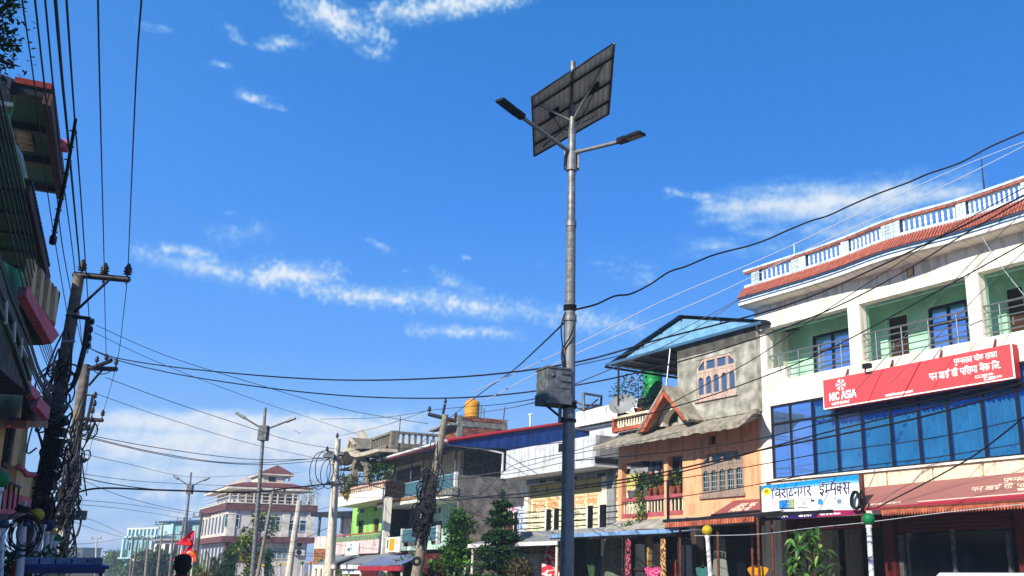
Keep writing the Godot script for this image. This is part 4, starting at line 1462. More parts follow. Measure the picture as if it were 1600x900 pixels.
	s.lathe([Vector2(0.42, -0.1), Vector2(0.4, 0.4), Vector2(0.44, 0.8), Vector2(0.4, 1.2), Vector2(0.3, 1.35)], 14)
	obj("cloth", s, mat("cloth_grey", Color8(128, 136, 124), "dirt", 0.95, 0, 1.2), g)

func pot(s: Shape, r: float, h: float) -> void:
	s.lathe([Vector2(0.001, 0), Vector2(r * 0.65, 0), Vector2(r * 0.95, h * 0.8), Vector2(r * 1.08, h * 0.82), Vector2(r * 1.08, h), Vector2(r * 0.9, h), Vector2(r * 0.85, h * 0.9), Vector2(0.001, h * 0.88)], 12)

# many small leaf faces spread through a volume; each leaf a folded blade
func leaves(s: Shape, at: Vector3, spread: Vector3, count: int, size: float, dark: Color, light: Color, droop := 0.3) -> void:
	for i in count:
		var d := Vector3(rng.randfn(), rng.randfn(), rng.randfn())
		d = d.normalized() * pow(rng.randf(), 0.45)
		var p := at + d * spread
		var dir := (Vector3(rng.randf() - 0.5, rng.randf() * 0.8 - droop, rng.randf() - 0.5) + d * 0.5).normalized()
		var side := dir.cross(Vector3(rng.randf() - 0.5, 1.0, rng.randf() - 0.5)).normalized()
		var k := size * (0.6 + 0.7 * rng.randf())
		s.tint = dark.lerp(light, rng.randf())
		var tip := p + dir * k
		var mid := p + dir * k * 0.45
		var nn := side.cross(dir).normalized() * k * 0.08
		s.tri(p, mid + side * k * 0.28, tip)
		s.tri(p, tip, mid - side * k * 0.28 + nn)
	s.tint = Color.WHITE

func foliage(called: String, parent: Node3D, at: Vector3, spread: Vector3, count: int, size: float, dark: Color, light: Color, droop := 0.3) -> void:
	var s := Shape.new()
	leaves(s, at, spread, count, size, dark, light, droop)
	tag(obj(called, s, tinted("leaf", 0.55, 0.35), parent), "", "", "", "stuff")

const DARK_LEAF := Color(0.012, 0.035, 0.008)
const MID_LEAF := Color(0.035, 0.10, 0.018)
const LIGHT_LEAF := Color(0.10, 0.19, 0.03)
const YELLOW_LEAF := Color(0.30, 0.28, 0.03)

func potted(label: String, at: Vector3, r: float, h: float, spread: Vector3, count: int, dark := DARK_LEAF, light := LIGHT_LEAF, m: Material = null, flower := Color.BLACK, group := "", leaf := 0.13) -> Node3D:
	var t := thing("potted_plant", label, "plant", at, rng.randf() * 90.0, group)
	var s := Shape.new()
	pot(s, r, h)
	obj("pot", s, m if m else M.terracotta, t)
	var st := Shape.new()
	for i in 5:
		var a := rng.randf() * TAU
		st.tube([Vector3(0, h * 0.85, 0), Vector3(cos(a) * spread.x * 0.4, h + spread.y * 0.7, sin(a) * spread.z * 0.4), Vector3(cos(a) * spread.x * 0.7, h + spread.y * 1.3, sin(a) * spread.z * 0.7)], 0.012, 0.005, 4)
	obj("stem", st, M.dark_wood, t)
	foliage("foliage", t, Vector3(0, h + spread.y * 0.9, 0), spread, count, leaf, dark, light)
	if flower != Color.BLACK:
		foliage("flowers", t, Vector3(0, h + spread.y * 1.2, 0), spread * 0.8, count / 4, leaf * 0.8, flower * 0.6, flower)
	return t

func balcony_plants(t: Node3D) -> void:
	var g := "potted plants on the orange house"
	var list := [
		["potted creeper trailing over the pink railing of the orange balcony", Vector3(1.15, 3.85, -0.08), 0.1, 0.2, Vector3(0.28, 0.35, 0.2), 150],
		["terracotta pot with sparse stems in the middle of the orange balcony rail", Vector3(1.62, 3.85, -0.08), 0.1, 0.25, Vector3(0.2, 0.2, 0.15), 40],
		["terracotta pot third from the right on the orange balcony rail", Vector3(1.95, 3.85, -0.08), 0.11, 0.25, Vector3(0.18, 0.2, 0.15), 40],
		["square red clay pot at the right end of the orange balcony rail", Vector3(2.3, 3.85, -0.08), 0.15, 0.28, Vector3(0.2, 0.16, 0.15), 40],
		["leafy plant with pink flowers in the narrow opening of the orange balcony", Vector3(2.85, 3.85, -0.08), 0.11, 0.24, Vector3(0.2, 0.25, 0.16), 80],
		["bushy plant at the right of the narrow opening of the orange balcony", Vector3(3.15, 3.85, -0.08), 0.11, 0.24, Vector3(0.22, 0.28, 0.18), 110],
	]
	for k in list:
		potted(k[0], t.transform * (k[1] as Vector3), k[2], k[3], k[4], k[5], DARK_LEAF, LIGHT_LEAF, null, Color(0.5, 0.1, 0.2) if "pink flowers" in k[0] else Color.BLACK, g)
	# creeper hanging from the first pot down to the slab
	var c := thing("creeper", "green creeper hanging from the orange balcony onto the slab below", "plant", t.transform * Vector3(1.3, 3.0, 0.12), t.rotation_degrees.y)
	var s := Shape.new()
	for i in 9:
		var u := i / 8.0
		leaves(s, Vector3(0.05 + 0.15 * sin(u * 3.0) - 0.35 * smoothstep(0.7, 1.0, u), 0.95 - u * 1.05, 0.05 + 0.3 * smoothstep(0.6, 1.0, u)), Vector3(0.2, 0.14, 0.12), 45, 0.1, MID_LEAF, LIGHT_LEAF, 0.8)
	tag(obj("foliage", s, tinted("leaf", 0.55, 0.35), c), "", "", "", "stuff")
	rod("stem", M.dark_wood, c, [Vector3(0.05, 0.95, 0), Vector3(0.15, 0.4, 0.05), Vector3(-0.2, -0.1, 0.3)], 0.012, 4)
	var bk := thing("bucket", "dented grey metal bucket on the orange balcony rail", "bucket", t.transform * Vector3(0.72, 3.85, -0.1), 0)
	s = Shape.new()
	s.lathe([Vector2(0.001, 0), Vector2(0.16, 0), Vector2(0.2, 0.22), Vector2(0.21, 0.24), Vector2(0.18, 0.24), Vector2(0.001, 0.2)], 14)
	obj("body", s, M.steel, bk)
	# hanging pots on strings from the ceiling
	var cols := [Color8(178, 98, 84), Color8(206, 206, 200), Color8(188, 104, 90), Color8(108, 150, 168)]
	var says := ["terracotta pot hung on strings, leftmost over the orange balcony", "white pot hung on strings over the orange balcony", "pinkish pot hung on strings, right of the white one on the orange balcony", "pale blue pot hung on strings in the narrow opening of the orange balcony"]
	for i in 4:
		var h := thing("hanging_pot", says[i], "hanging pot", t.transform * Vector3([1.5, 1.82, 2.15, 3.05][i], 4.52, -0.25), 0, "pots hung in the orange balcony")
		s = Shape.new()
		pot(s, 0.08, 0.13)
		obj("pot", s, mat("hang_pot_%d" % i, cols[i], "", 0.8), h)
		var st := Shape.new()
		for k in 3:
			st.tube([Vector3(cos(k * 2.1) * 0.085, 0.13, sin(k * 2.1) * 0.085), Vector3(0, 0.52, 0)], 0.006, -1, 4)
		obj("string", st, M.pale_cable, h)
		foliage("foliage", h, Vector3(0, 0.15, 0), Vector3(0.08, 0.06, 0.08), 14, 0.07, DARK_LEAF, LIGHT_LEAF)
	# terrace: green tank, satellite dish, flowers
	var tk := thing("water_tank", "bright green plastic water tank on the orange house's terrace", "water tank", t.transform * Vector3(-0.841, 7.65, -2.2), t.rotation_degrees.y)
	s = Shape.new()
	var prof := []
	for i in 15:
		prof.append(Vector2(0.36 + (0.02 if i % 3 == 1 else 0.0), i * 0.08))
	prof.append_array([Vector2(0.3, 1.2), Vector2(0.14, 1.26), Vector2(0.14, 1.32), Vector2(0.001, 1.33)])
	s.lathe(prof, 18)
	obj("body", s, mat("tank_green", Color8(30, 150, 78), "soft", 0.4), tk)
	bx("stand", M.dark_metal, tk, -0.4, 0.4, -0.35, -0.01, -0.4, 0.4)
	var d := thing("satellite_dish", "grey satellite dish behind the orange house's terrace rail", "satellite dish", t.transform * Vector3(0.449, 6.84, 0.1), t.rotation_degrees.y)
	s = Shape.new()
	var rows := []
	for j in 6:
		var row := []
		for i in 25:
			var q := TAU * i / 24.0
			var r := 0.5 * j / 5.0 + 0.002
			row.append(Vector3(cos(q) * r, sin(q) * r * 0.8, r * r * 0.7))
		rows.append(row)
	s.grid(rows)
	var dish := obj("dish", s, mat("dish_grey", Color8(152, 156, 160), "soft", 0.5), d)
	dish.rotation = Vector3(-0.45, 0.5, 0)
	dish.position.y = 0.1
	rod("feed_arm", M.dark_metal, d, [Vector3(0, -0.3, 0.05), Vector3(0.1, 0.05, 0.5)], 0.012)
	rod("mast", M.dark_metal, d, [Vector3(0, -0.6, -0.05), Vector3(0, 0.05, -0.05)], 0.03)
	potted("bougainvillea with magenta flowers on the orange house's terrace", t.transform * Vector3(0.835, 6.56, -0.3), 0.2, 0.3, Vector3(0.4, 0.65, 0.3), 170, DARK_LEAF, MID_LEAF, null, Color(0.42, 0.03, 0.14), g)
	potted("tall leafy potted plant at the left corner of the orange house's terrace", t.transform * Vector3(0.052, 6.47, -0.2), 0.2, 0.3, Vector3(0.5, 0.75, 0.4), 300, MID_LEAF, LIGHT_LEAF, null, Color.BLACK, g)
	potted("low leafy potted plant behind the terrace balusters of the orange house", t.transform * Vector3(1.5, 6.1, -0.2), 0.16, 0.2, Vector3(0.45, 0.3, 0.25), 150, DARK_LEAF, MID_LEAF, null, Color.BLACK, g)

func plain_window(parent: Node3D, m: Material, glass: Material, x0: float, x1: float, y0: float, y1: float, z: float, cols := 2, bar := 0.0) -> void:
	var ups := []
	for i in range(1, cols):
		ups.append(lerpf(x0, x1, i / float(cols)))
	window_frame(parent, m, glass, x0, x1, y0, y1, z, ups, [lerpf(y0, y1, bar)] if bar > 0.0 else [], 0.07)

func shutter(parent: Node3D, x0: float, x1: float, y0: float, y1: float, z: float, m: Material) -> void:
	var s := Shape.new()
	var rows := []
	var n := int((y1 - y0) / 0.045)
	for j in n + 1:
		var row := []
		for i in 2:
			row.append(Vector3(x0 if i == 0 else x1, lerpf(y0, y1, j / float(n)), z + (0.018 if j % 2 else 0.0)))
		rows.append(row)
	s.grid(rows)
	obj("rolling_shutter", s, m, parent)

func cable_house() -> void:
	var t := thing("cable_shop_building", "pale grey two storey building with painted yellow shutters behind a railing", "building", Vector3(-5.45, 0, -40), -52.13)
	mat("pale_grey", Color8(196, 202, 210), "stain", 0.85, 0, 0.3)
	mat("shaded_grey", Color8(140, 144, 150), "stain", 0.85, 0, 0.3)  # the pale grey again, darkened to paint in the shade on these parts
	bx("parapet", M.pale_grey, t, -0.15, 6.25, 5.42, 6.25, -0.18, 0.0)
	bx("slab_edge", M.pale_grey, t, -0.28, 6.27, 5.11, 5.417, -1.6, 0.06)
	bx("parapet_side", M.shaded_grey, t, 6.07, 6.25, 5.42, 6.25, -7.0, -0.19)
	bx("parapet_left", M.shaded_grey, t, -0.15, 0.03, 5.42, 6.25, -7.0, -0.19)
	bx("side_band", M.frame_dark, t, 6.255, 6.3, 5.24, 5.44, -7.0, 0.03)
	bx("roof_slab", M.shaded_grey, t, -0.28, 6.27, 5.11, 5.4, -7.0, -1.61)
	bx("soffit_beam", M.shaded_grey, t, -0.1, 6.2, 4.86, 5.1, -1.3, -1.0)
	bx("niche", M.black, t, Vector2(3.81, 6.05).x, Vector2(4.15, 6.01).x, Vector2(4, 5.84).y, Vector2(3.99, 6.15).y, 0.002, 0.012)
	for x in [0.9, 2.0, 3.1, 5.0]:
		bx("beam_painted_shadow", M.black, t, x, x + 0.5, 4.88, 5.0, -0.998, -0.98)  # black boxes drawn as shadow along the soffit beam
	# upper floor: columns and two wide shutters with painted lettering
	for x in [-0.2, 2.72, 5.32]:
		bx("column", M.white_paint, t, x, x + 0.3, 0.0, 4.86, -1.3, -0.96)
	bx("column_side", M.shaded_grey, t, 5.65, 6.05, 0.0, 5.1, -1.5, -1.0)
	for k in 3:
		var im := Image.create(640, 512, false, Image.FORMAT_RGB8)
		im.fill(Color8(230, 220, 178))
		im.fill_rect(Rect2i(0, 0, 640, 140), Color8(190, 176, 104))
		im.fill_rect(Rect2i(0, 150, 640, 4), Color8(190, 96, 60))
		for q in 2:
			write(im, "junyr kqbul", Vector2(34, 172), 92, 17 - q * 10, Color8(206, 60, 40) if q == 0 else Color8(238, 190, 120), false, 0.88)
		for q in 3:
			write(im, "S B L"[q * 2] + "S", Vector2(50 + 230 * q, 30 + 6 * q), 44, 8, Color8(60, 56, 40), true, 0.7)
		write(im, "CABLE", Vector2(300, 318), 46, 8, Color8(100, 128, 132), true, 1.1)
		write(im, "CABLE", Vector2(20, 318), 46, 8, Color8(100, 128, 132), true, 0.8)
		for q in 5:
			write(im, "nyr kqbul s", Vector2(60 + 250 * (q % 2), 400 + 34 * (q / 2)), 16, 4, [Color8(206, 120, 90), Color8(130, 160, 110), Color8(120, 150, 160)][q % 3], false, 1.2)
		var m := face(im, 0.6)
		var x0: float = [0.12, 3.04, 5.66][k]
		shutter(t, x0, [2.7, 5.3, 8.0][k], 2.96, 4.85, -1.12, m)
	bx("upper_floor_slab", M.shaded_grey, t, -0.3, 8.0, 2.76, 2.95, -3.0, 0.2)
	bx("rear_body", M.shaded_grey, t, -0.2, 8.0, 0.0, 5.1, -7.0, -1.6)
	# railing: black rails, stout posts
	var r := Node3D.new()
	r.name = "railing"
	t.add_child(r, true)
	for k in 4:
		rod("rail", M.dark_metal, r, [Vector3(-0.3, 3.05 + k * 0.2, 0.15), Vector3(7.9, 3.05 + k * 0.2, 0.15)], 0.022)
	for x in [-0.3, 1.05, Vector2(3.46, 3.27).x, 4.0, Vector2(6.19, 3.24).x, Vector2(6.93, 3.25).x, 7.0]:
		bx("post", M.black if x > 1.2 else M.dark_metal, r, x - (0.08 if x > 1.2 else 0.03), x + (0.08 if x > 1.2 else 0.03), 2.951, 3.72, 0.09, 0.21)
		if x > 1.2:
			bx("post_face", M.white_paint, r, x - 0.19, x - 0.085, 2.951, 3.7, 0.1, 0.2)
	bx("end_box", mat("brown_board", Color8(122, 94, 76), "dirt", 0.9), t, -1.35, -0.4, 2.9, 3.75, -0.6, -0.5)
	# the storey above, set back
	var u := Node3D.new()
	u.name = "upper_storey"
	t.add_child(u, true)
	bx("wall", M.pale_grey, u, 2.98, 8.2, 5.45, 7.0, -5.0, -2.0)
	bx("slab", M.white_paint, u, 1.9, 8.2, 7.1, 7.3, -5.0, -1.7)
	bx("cornice", M.pale_grey, u, 2.6, 8.2, 7.0, 7.1, -5.0, -1.85)
	bx("parapet", M.white_paint, u, 2.2, 8.2, 7.3, 7.75, -2.0, -1.85)
	for k in 9:
		bx("parapet_rib", M.pale_grey, u, 2.3 + k * 0.5, 2.4 + k * 0.5, 7.32, 7.7, -1.848, -1.8)
	# grey tin sheets over the ground floor shops
	var aw := thing("awning", "grey tin sheet awning with white edges under the yellow shutters", "awning", t.position, t.rotation_degrees.y)
	var s := Shape.new()
	var n := 44
	for i in n:
		var a := lerpf(-0.6, 5.9, i / float(n))
		var b := lerpf(-0.6, 5.9, (i + 1.0) / n)
		var j := 0.012 if i % 2 else -0.012
		s.quad(Vector3(a, 2.5 + j, 1.3), Vector3(b, 2.5 - j, 1.3), Vector3(b, 2.84 - j, -0.1), Vector3(a, 2.84 + j, -0.1))
		s.quad(Vector3(a, 2.83 + j, -0.1), Vector3(b, 2.83 - j, -0.1), Vector3(b, 2.49 - j, 1.3), Vector3(a, 2.49 + j, 1.3))
	obj("sheet", s, mat("tin_grey", Color8(152, 156, 158), "rain", 0.5, 0.3, 0.4), aw)
	bx("edge_board", M.white_plain, aw, -0.6, 5.9, 2.36, 2.5, 1.3, 1.34)
	for x in [-0.4, 2.6, 5.7]:
		rod("post", M.pale_pole, aw, [Vector3(x, 0.1, 1.2), Vector3(x, 2.42, 1.2)], 0.06)
	# ground floor
	shutter(t, 0.15, 1.9, 0.15, 2.2, -0.9, mat("shutter_grey", Color8(150, 154, 156), "rain", 0.5, 0.2))
	bx("sign_board", mat("board_tan", Color8(148, 118, 78), "streak", 0.8), t, 0.0, 2.2, 2.12, 2.42, -0.5, -0.42)
	bx("shop_back", M.interior, t, 2.0, 8.0, 0.0, 2.7, -1.58, -1.5)
	mat("shop_blue", Color8(48, 78, 104), "soft", 0.8)
	bx("blue_door", M.shop_blue, t, 4.4, 5.2, 0.1, 2.0, -1.3, -1.24)
	bx("display_case", M.black, t, 5.4, 6.3, 0.1, 2.0, -1.3, -0.9)
	bx("white_post", M.white_plain, t, 6.6, 6.8, 0.1, 1.5, -0.6, -0.4)
	bx("ground_column", M.white_paint, t, -0.18, 0.1, 0.0, 2.7, -0.7, -0.4)

func slab_house() -> void:
	var t := thing("slab_house", "two storey house with open upper floor under a long blue and red tin roof", "house", Vector3(-14.85, 0, -58), -57.38)
	mat("aqua_paint", Color8(176, 206, 198), "rain", 0.85, 0, 0.3)
	mat("rail_blue", Color8(92, 142, 164), "soft", 0.6)
	mat("raw_plaster", Color8(136, 132, 124), "dirt", 0.95, 0, 0.3, 0.5)
	# right hand wall of raw plaster
	bx("side_wall", M.raw_plaster, t, 10.55, 10.75, 0.0, 6.07, -14.0, 0.0)
	# upper slab with its red tiled edge
	bx("slab", M.white_paint, t, -1.2, 10.5, 5.0, 5.18, -1.6, 0.3)
	bx("slab_edge", mat("edge_green", Color8(150, 160, 120), "dirt", 0.9), t, -1.2, 10.0, 5.18, 5.38, 0.0, 0.32)
	for i in 26:
		bx("edge_tile", M.tile_red, t, -1.05 + i * 0.42, -0.8 + i * 0.42, 5.22, 5.34, 0.322, 0.345)
	bx("edge_block", M.concrete, t, 8.7, 10.8, 5.1, 5.45, 0.05, 0.36)
	bx("front_wall", M.aqua_paint, t, 2.2, 10.5, 0.0, 5.0, -1.9, -1.6)
	bx("left_wall", M.dark_cement, t, -1.0, 2.1, 0.0, 5.0, -2.0, -1.7)
	bx("corner_pipe", M.pale_blue, t, 1.95, 2.15, 2.6, 5.0, -1.6, -1.45)
	bx("upper_slab_back", M.dark_cement, t, -1.0, 10.5, 5.0, 5.2, -13.5, -1.61)
	bx("open_floor_back", M.interior, t, -0.5, 10.5, 5.2, 7.4, -9.0, -8.8)
	bx("pilaster", M.aqua_paint, t, 9.6, 10.5, 0.0, 5.0, -1.6, -1.3)
	for x in [3.4, 4.0, 6.4, 8.2, 9.0]:
		bx("vent", M.black, t, x, x + 0.28, 4.55, 4.85, -1.598, -1.57)
	# doors and windows of the first floor
	plain_window(t, M.dark_wood, M.dark_glass, 3.3, 4.6, 2.9, 4.1, -1.56, 4)
	var s := Shape.new()
	var arch := PackedVector2Array([Vector2(6.1, 2.7), Vector2(7.3, 2.7), Vector2(7.3, 4.0)])
	for i in 9:
		var q := PI * i / 8.0
		arch.append(Vector2(6.7 + cos(q) * 0.6, 4.05 + sin(q) * 0.5))
	arch.append(Vector2(6.1, 4.0))
	s.prism(arch, -1.6, -1.56)
	var dr := obj("arched_door", s, M.dark_wood, t)
	bx("door_panel", M.maroon, dr, 6.3, 7.1, 2.75, 3.9, -1.559, -1.53)
	plain_window(t, M.dark_wood, M.dark_glass, 8.0, 8.7, 2.9, 4.1, -1.56, 2)
	# first floor slab and railing
	bx("lower_slab", M.aqua_paint, t, 1.8, 10.4, 2.5, 2.72, -1.6, 0.2)
	mat("railing_blue", Color8(132, 168, 186), "soft", 0.6)
	for lev in 2:
		var y := 2.74 if lev == 0 else 5.2
		var x0 := 3.2 if lev == 0 else 0.75
		var x1 := 8.6 if lev == 0 else 10.6
		var r := Node3D.new()
		r.name = "railing"
		t.add_child(r, true)
		var top := y + (0.85 if lev == 0 else 0.93)
		bx("top_rail", M.railing_blue, r, x0, x1, top, top + 0.06, 0.1, 0.18)
		bx("bottom_rail", M.railing_blue, r, x0, x1, y + 0.2, y + 0.25, 0.11, 0.17)
		var n := int((x1 - x0) / 0.17)
		for i in n:
			var u := lerpf(x0, x1, (i + 0.5) / n)
			bx("baluster", M.rail_blue, r, u - 0.025, u + 0.025, y + 0.25, top, 0.12, 0.16)
		for u in [x0, 2.2 if lev else 6.0, x1]:
			bx("post", M.white_plain, r, u - 0.09, u + 0.09, y, top + 0.1, 0.06, 0.22)
		if lev:
			for k in 6:
				bx("infill_sheet", [M.rail_blue, M.raw_plaster][k % 2], r, 2.4 + k * 1.35, 3.1 + k * 1.35, y + 0.26, top - 0.05, 0.02, 0.05)
	# posts of the open upper floor
	for x in [0.2, 3.0, 4.9, 7.6, 9.6]:
		rod("roof_post", M.grey_steel, t, [Vector3(x, 5.2, -0.2), Vector3(x, 7.75, -0.2)], 0.06)
	rod("drain_pipe", M.white_plain, t, [Vector3(10.16, 7.83, 0.6), Vector3(10.45, 7.6, 0.6), Vector3(10.75, 7.45, -1.2), Vector3(10.78, 7.3, -2.3), Vector3(10.78, 6.0, -2.3)], 0.07, 8)
	rod("loft_rail", M.grey_steel, t, [Vector3(0.5, 6.9, -2.0), Vector3(10.2, 6.9, -2.0)], 0.04)
	# beige room with a blue window at the left of the open floor
	bx("room_wall", M.cream_paint, t, -0.9, 2.7, 5.2, 7.6, -2.6, -2.4)
	plain_window(t, M.pale_blue, mat("shutter_blue", Color8(40, 84, 150), "soft", 0.5), 0.7, 1.9, 5.6, 7.0, -2.36, 2)
	bx("wall_brick", mat("dark_brick", Color8(84, 66, 58), "heavy", 0.95, 0, 0.9), t, -0.7, 0.6, 5.2, 6.15, -0.4, 0.0)
	# roof
	var roof := Node3D.new()
	roof.name = "roof"
	t.add_child(roof, true)
	mat("deep_blue", Color8(30, 62, 130), "rain", 0.45, 0.15, 0.4)
	mat("trim_red", Color8(178, 44, 54), "soft", 0.5)
	s = Shape.new()
	var n := 60
	for i in n:
		var a := lerpf(0.0, 10.85, i / float(n))
		var b := lerpf(0.0, 10.85, (i + 1.0) / n)
		var j := 0.02 if i % 2 else -0.02
		s.quad(Vector3(a, 7.7 + j, 0.78), Vector3(b, 7.7 - j, 0.78), Vector3(b, 9.05 - j, -5.8), Vector3(a, 9.05 + j, -5.8))
		s.quad(Vector3(a, 9.0 + j, -5.8), Vector3(b, 9.0 - j, -5.8), Vector3(b, 7.65 - j, 0.78), Vector3(a, 7.65 + j, 0.78))
		s.quad(Vector3(a, 9.05 + j, -5.8), Vector3(b, 9.05 - j, -5.8), Vector3(b, 7.7 - j, -12.4), Vector3(a, 7.7 + j, -12.4))
	obj("roof_sheet", s, M.deep_blue, roof)
	s = Shape.new()
	s.sheet(Vector3(10.9, 7.5, 0.82), Vector3(10.9, 7.53, -12.4), Vector3(10.9, 7.6, -12.4), Vector3(10.9, 7.62, 0.82), 0.03)
	n = 46
	for i in n:
		var z0 := lerpf(0.76, -12.4, i / float(n))
		var z1 := lerpf(0.76, -12.4, (i + 1.0) / n)
		var h0 := 9.02 - 1.35 * absf(z0 + 5.8) / 6.58
		var h1 := 9.02 - 1.35 * absf(z1 + 5.8) / 6.58
		var j := 0.03 if i % 2 else 0.0
		s.quad(Vector3(10.88 + j, 7.5, z0), Vector3(10.91 - j, 7.5, z1), Vector3(10.91 - j, h1, z1), Vector3(10.88 + j, h0, z0))
	obj("gable_sheet", s, M.deep_blue, roof)
	rod("verge_trim", M.trim_red, roof, [Vector3(10.95, 7.72, 0.82), Vector3(10.95, 9.1, -5.8), Vector3(10.95, 7.72, -12.4)], 0.1, 4)
	rod("gutter", M.white_plain, roof, [Vector3(0.0, 7.72, 0.86), Vector3(10.9, 7.72, 0.86)], 0.075, 8)
	rod("eave_trim", M.trim_red, roof, [Vector3(0.0, 7.62, 0.8), Vector3(10.9, 7.62, 0.8)], 0.05, 4)
	# brick stair head with a yellow tank
	var b := thing("brick_stair_head", "unplastered brick stair head rising behind the red edged blue roof", "rooftop room", t.transform * Vector3(4.6, 8.3, -3.2), t.rotation_degrees.y)
	brick_room(b, Vector3(-1.35, 0.0, -1.5), Vector3(1.35, 1.52, 1.5))
	for k in 3:
		rod("rebar", M.rust, b, [Vector3(1.2 + 0.05 * k, 1.5, -1.3), Vector3(1.2 + 0.08 * k, 2.2 + 0.1 * k, -1.35)], 0.012, 4)
	rod("rebar", M.grey_steel, b, [Vector3(1.0, 1.5, 0.0), Vector3(1.0, 2.3, 0.0)], 0.03, 6)
	rod("rebar", M.grey_steel, b, [Vector3(1.2, 1.5, -0.1), Vector3(1.2, 2.1, -0.1)], 0.03, 6)
	var tk := thing("water_tank", "yellow plastic water tank on top of the brick stair head", "water tank", t.transform * Vector3(5.2, 9.86, -2.8), t.rotation_degrees.y)
	s = Shape.new()
	var prof := [Vector2(0.001, 0)]
	for i in 13:
		prof.append(Vector2(0.42 + (0.025 if i % 3 == 1 else 0.0), i * 0.075))
	prof.append_array([Vector2(0.36, 0.98), Vector2(0.16, 1.06), Vector2(0.15, 1.12), Vector2(0.001, 1.13)])
	s.lathe(prof, 20)
	obj("body", s, mat("tank_yellow", Color8(224, 156, 28), "soft", 0.45), tk)
	rod("vent_pipe", M.white_plain, t, [Vector3(9.8, 8.6, -4.3), Vector3(9.8, 9.6, -4.3)], 0.07)
	rod("vent_pipe", M.white_plain, t, [Vector3(9.6, 9.6, -4.3), Vector3(10.0, 9.6, -4.3)], 0.06)
	# stair and pink lean-to by the conifer
	var ln := thing("lean_to", "pinkish corrugated lean-to with hoardings and a steel stair behind the conifer", "shed", t.transform * Vector3(11.4, 0, -1.2), t.rotation_degrees.y)
	bx("wall", mat("leanto_pink", Color8(176, 70, 74), "dirt", 0.9), ln, 0.0, 4.4, 0.0, 2.4, -3.0, -2.8)
	s = Shape.new()
	s.sheet(Vector3(-0.4, 2.55, 0.6), Vector3(4.6, 2.55, 0.6), Vector3(4.6, 3.2, -2.6), Vector3(-0.4, 3.2, -2.6), 0.05)
	obj("tile_roof", s, mat("leanto_tile", Color8(208, 150, 112), "heavy", 0.9, 0, 1.0), ln)
	var im := Image.create(128, 96, false, Image.FORMAT_RGB8)
	pattern(im, 3, Color8(226, 200, 200), Color8(196, 90, 150), 0.03, 0.2)
	var im2 := Image.create(128, 96, false, Image.FORMAT_RGB8)
	pattern(im2, 8, Color8(190, 200, 214), Color8(70, 110, 180), 0.03, 0.25)
	for k in 2:
		s = Shape.new()
		s.sheet(Vector3(-0.3 + k * 1.3, 3.3, -1.2), Vector3(0.9 + k * 1.3, 3.3, -1.2), Vector3(0.9 + k * 1.3, 4.5, -1.25), Vector3(-0.3 + k * 1.3, 4.5, -1.25), 0.04)
		obj("poster_board", s, face([im, im2][k], 0.7), ln)
	for k in 2:
		rod("stair_stringer", M.dark_metal, ln, [Vector3(0.2, 0.2, 1.4 - k * 0.7), Vector3(3.0, 2.9, 1.4 - k * 0.7)], 0.05, 4)
	for k in 9:
		bx("stair_tread", M.grey_steel, ln, 0.3 + k * 0.3, 0.6 + k * 0.3, 0.35 + k * 0.29, 0.38 + k * 0.29, 0.72, 1.38)
	rod("prop", M.pale_pole, ln, [Vector3(0.2, 2.6, 1.0), Vector3(1.6, 0.0, 1.6)], 0.06)

# courses of brick round a box, joints showing, with concrete corners and a ring beam
func brick_room(t: Node3D, lo: Vector3, hi: Vector3) -> void:
	mat("mortar", Color8(140, 128, 116), "dirt", 0.95)
	mat("brick_pale", Color8(196, 122, 88), "dirt", 0.95, 0, 2.0)  # paler of two brick tones, mixed at random
	mat("brick_dark", Color8(150, 84, 66), "dirt", 0.95, 0, 2.0)
	bx("core", M.mortar, t, lo.x + 0.03, hi.x - 0.03, lo.y, hi.y - 0.02, lo.z + 0.03, hi.z - 0.03)
	for k in [[hi.x, hi.z], [lo.x, hi.z], [hi.x, lo.z]]:
		bx("corner_post", M.concrete, t, minf(k[0], k[0] - 0.28 * signf(k[0])) - 0.004, maxf(k[0], k[0] - 0.28 * signf(k[0])) + 0.004, lo.y, hi.y, minf(k[1], k[1] - 0.28 * signf(k[1])) - 0.004, maxf(k[1], k[1] - 0.28 * signf(k[1])) + 0.004)
	var beam := lo.y + (hi.y - lo.y) * 0.62
	bx("ring_beam", M.concrete, t, lo.x - 0.02, hi.x + 0.02, beam, beam + 0.3, lo.z - 0.02, hi.z + 0.02)
	bx("ledge", M.concrete, t, lo.x - 0.6, hi.x + 0.0, beam + 0.02, beam + 0.12, hi.z + 0.02, hi.z + 0.5)
	var s := [Shape.new(), Shape.new()]
	var y := lo.y
	var row := 0
	while y < hi.y - 0.07:
		if y + 0.07 < beam or y > beam + 0.3:
			var x := lo.x + 0.28 + (0.12 if row % 2 else 0.0)
			while x < hi.x - 0.5:
				s[rng.randi() % 2].box(Vector3(x, y, hi.z - 0.04), Vector3(x + 0.22, y + 0.062, hi.z + 0.008 * rng.randf()))
				x += 0.24
			var z := lo.z + 0.28 + (0.12 if row % 2 else 0.0)
			while z < hi.z - 0.5:
				s[rng.randi() % 2].box(Vector3(hi.x - 0.04, y, z), Vector3(hi.x + 0.008 * rng.randf(), y + 0.062, z + 0.22))
				z += 0.24
		y += 0.076
		row += 1
	for k in 2:
		tag(obj("brick", s[k], [M.brick_pale, M.brick_dark][k], t), "", "", "", "stuff")

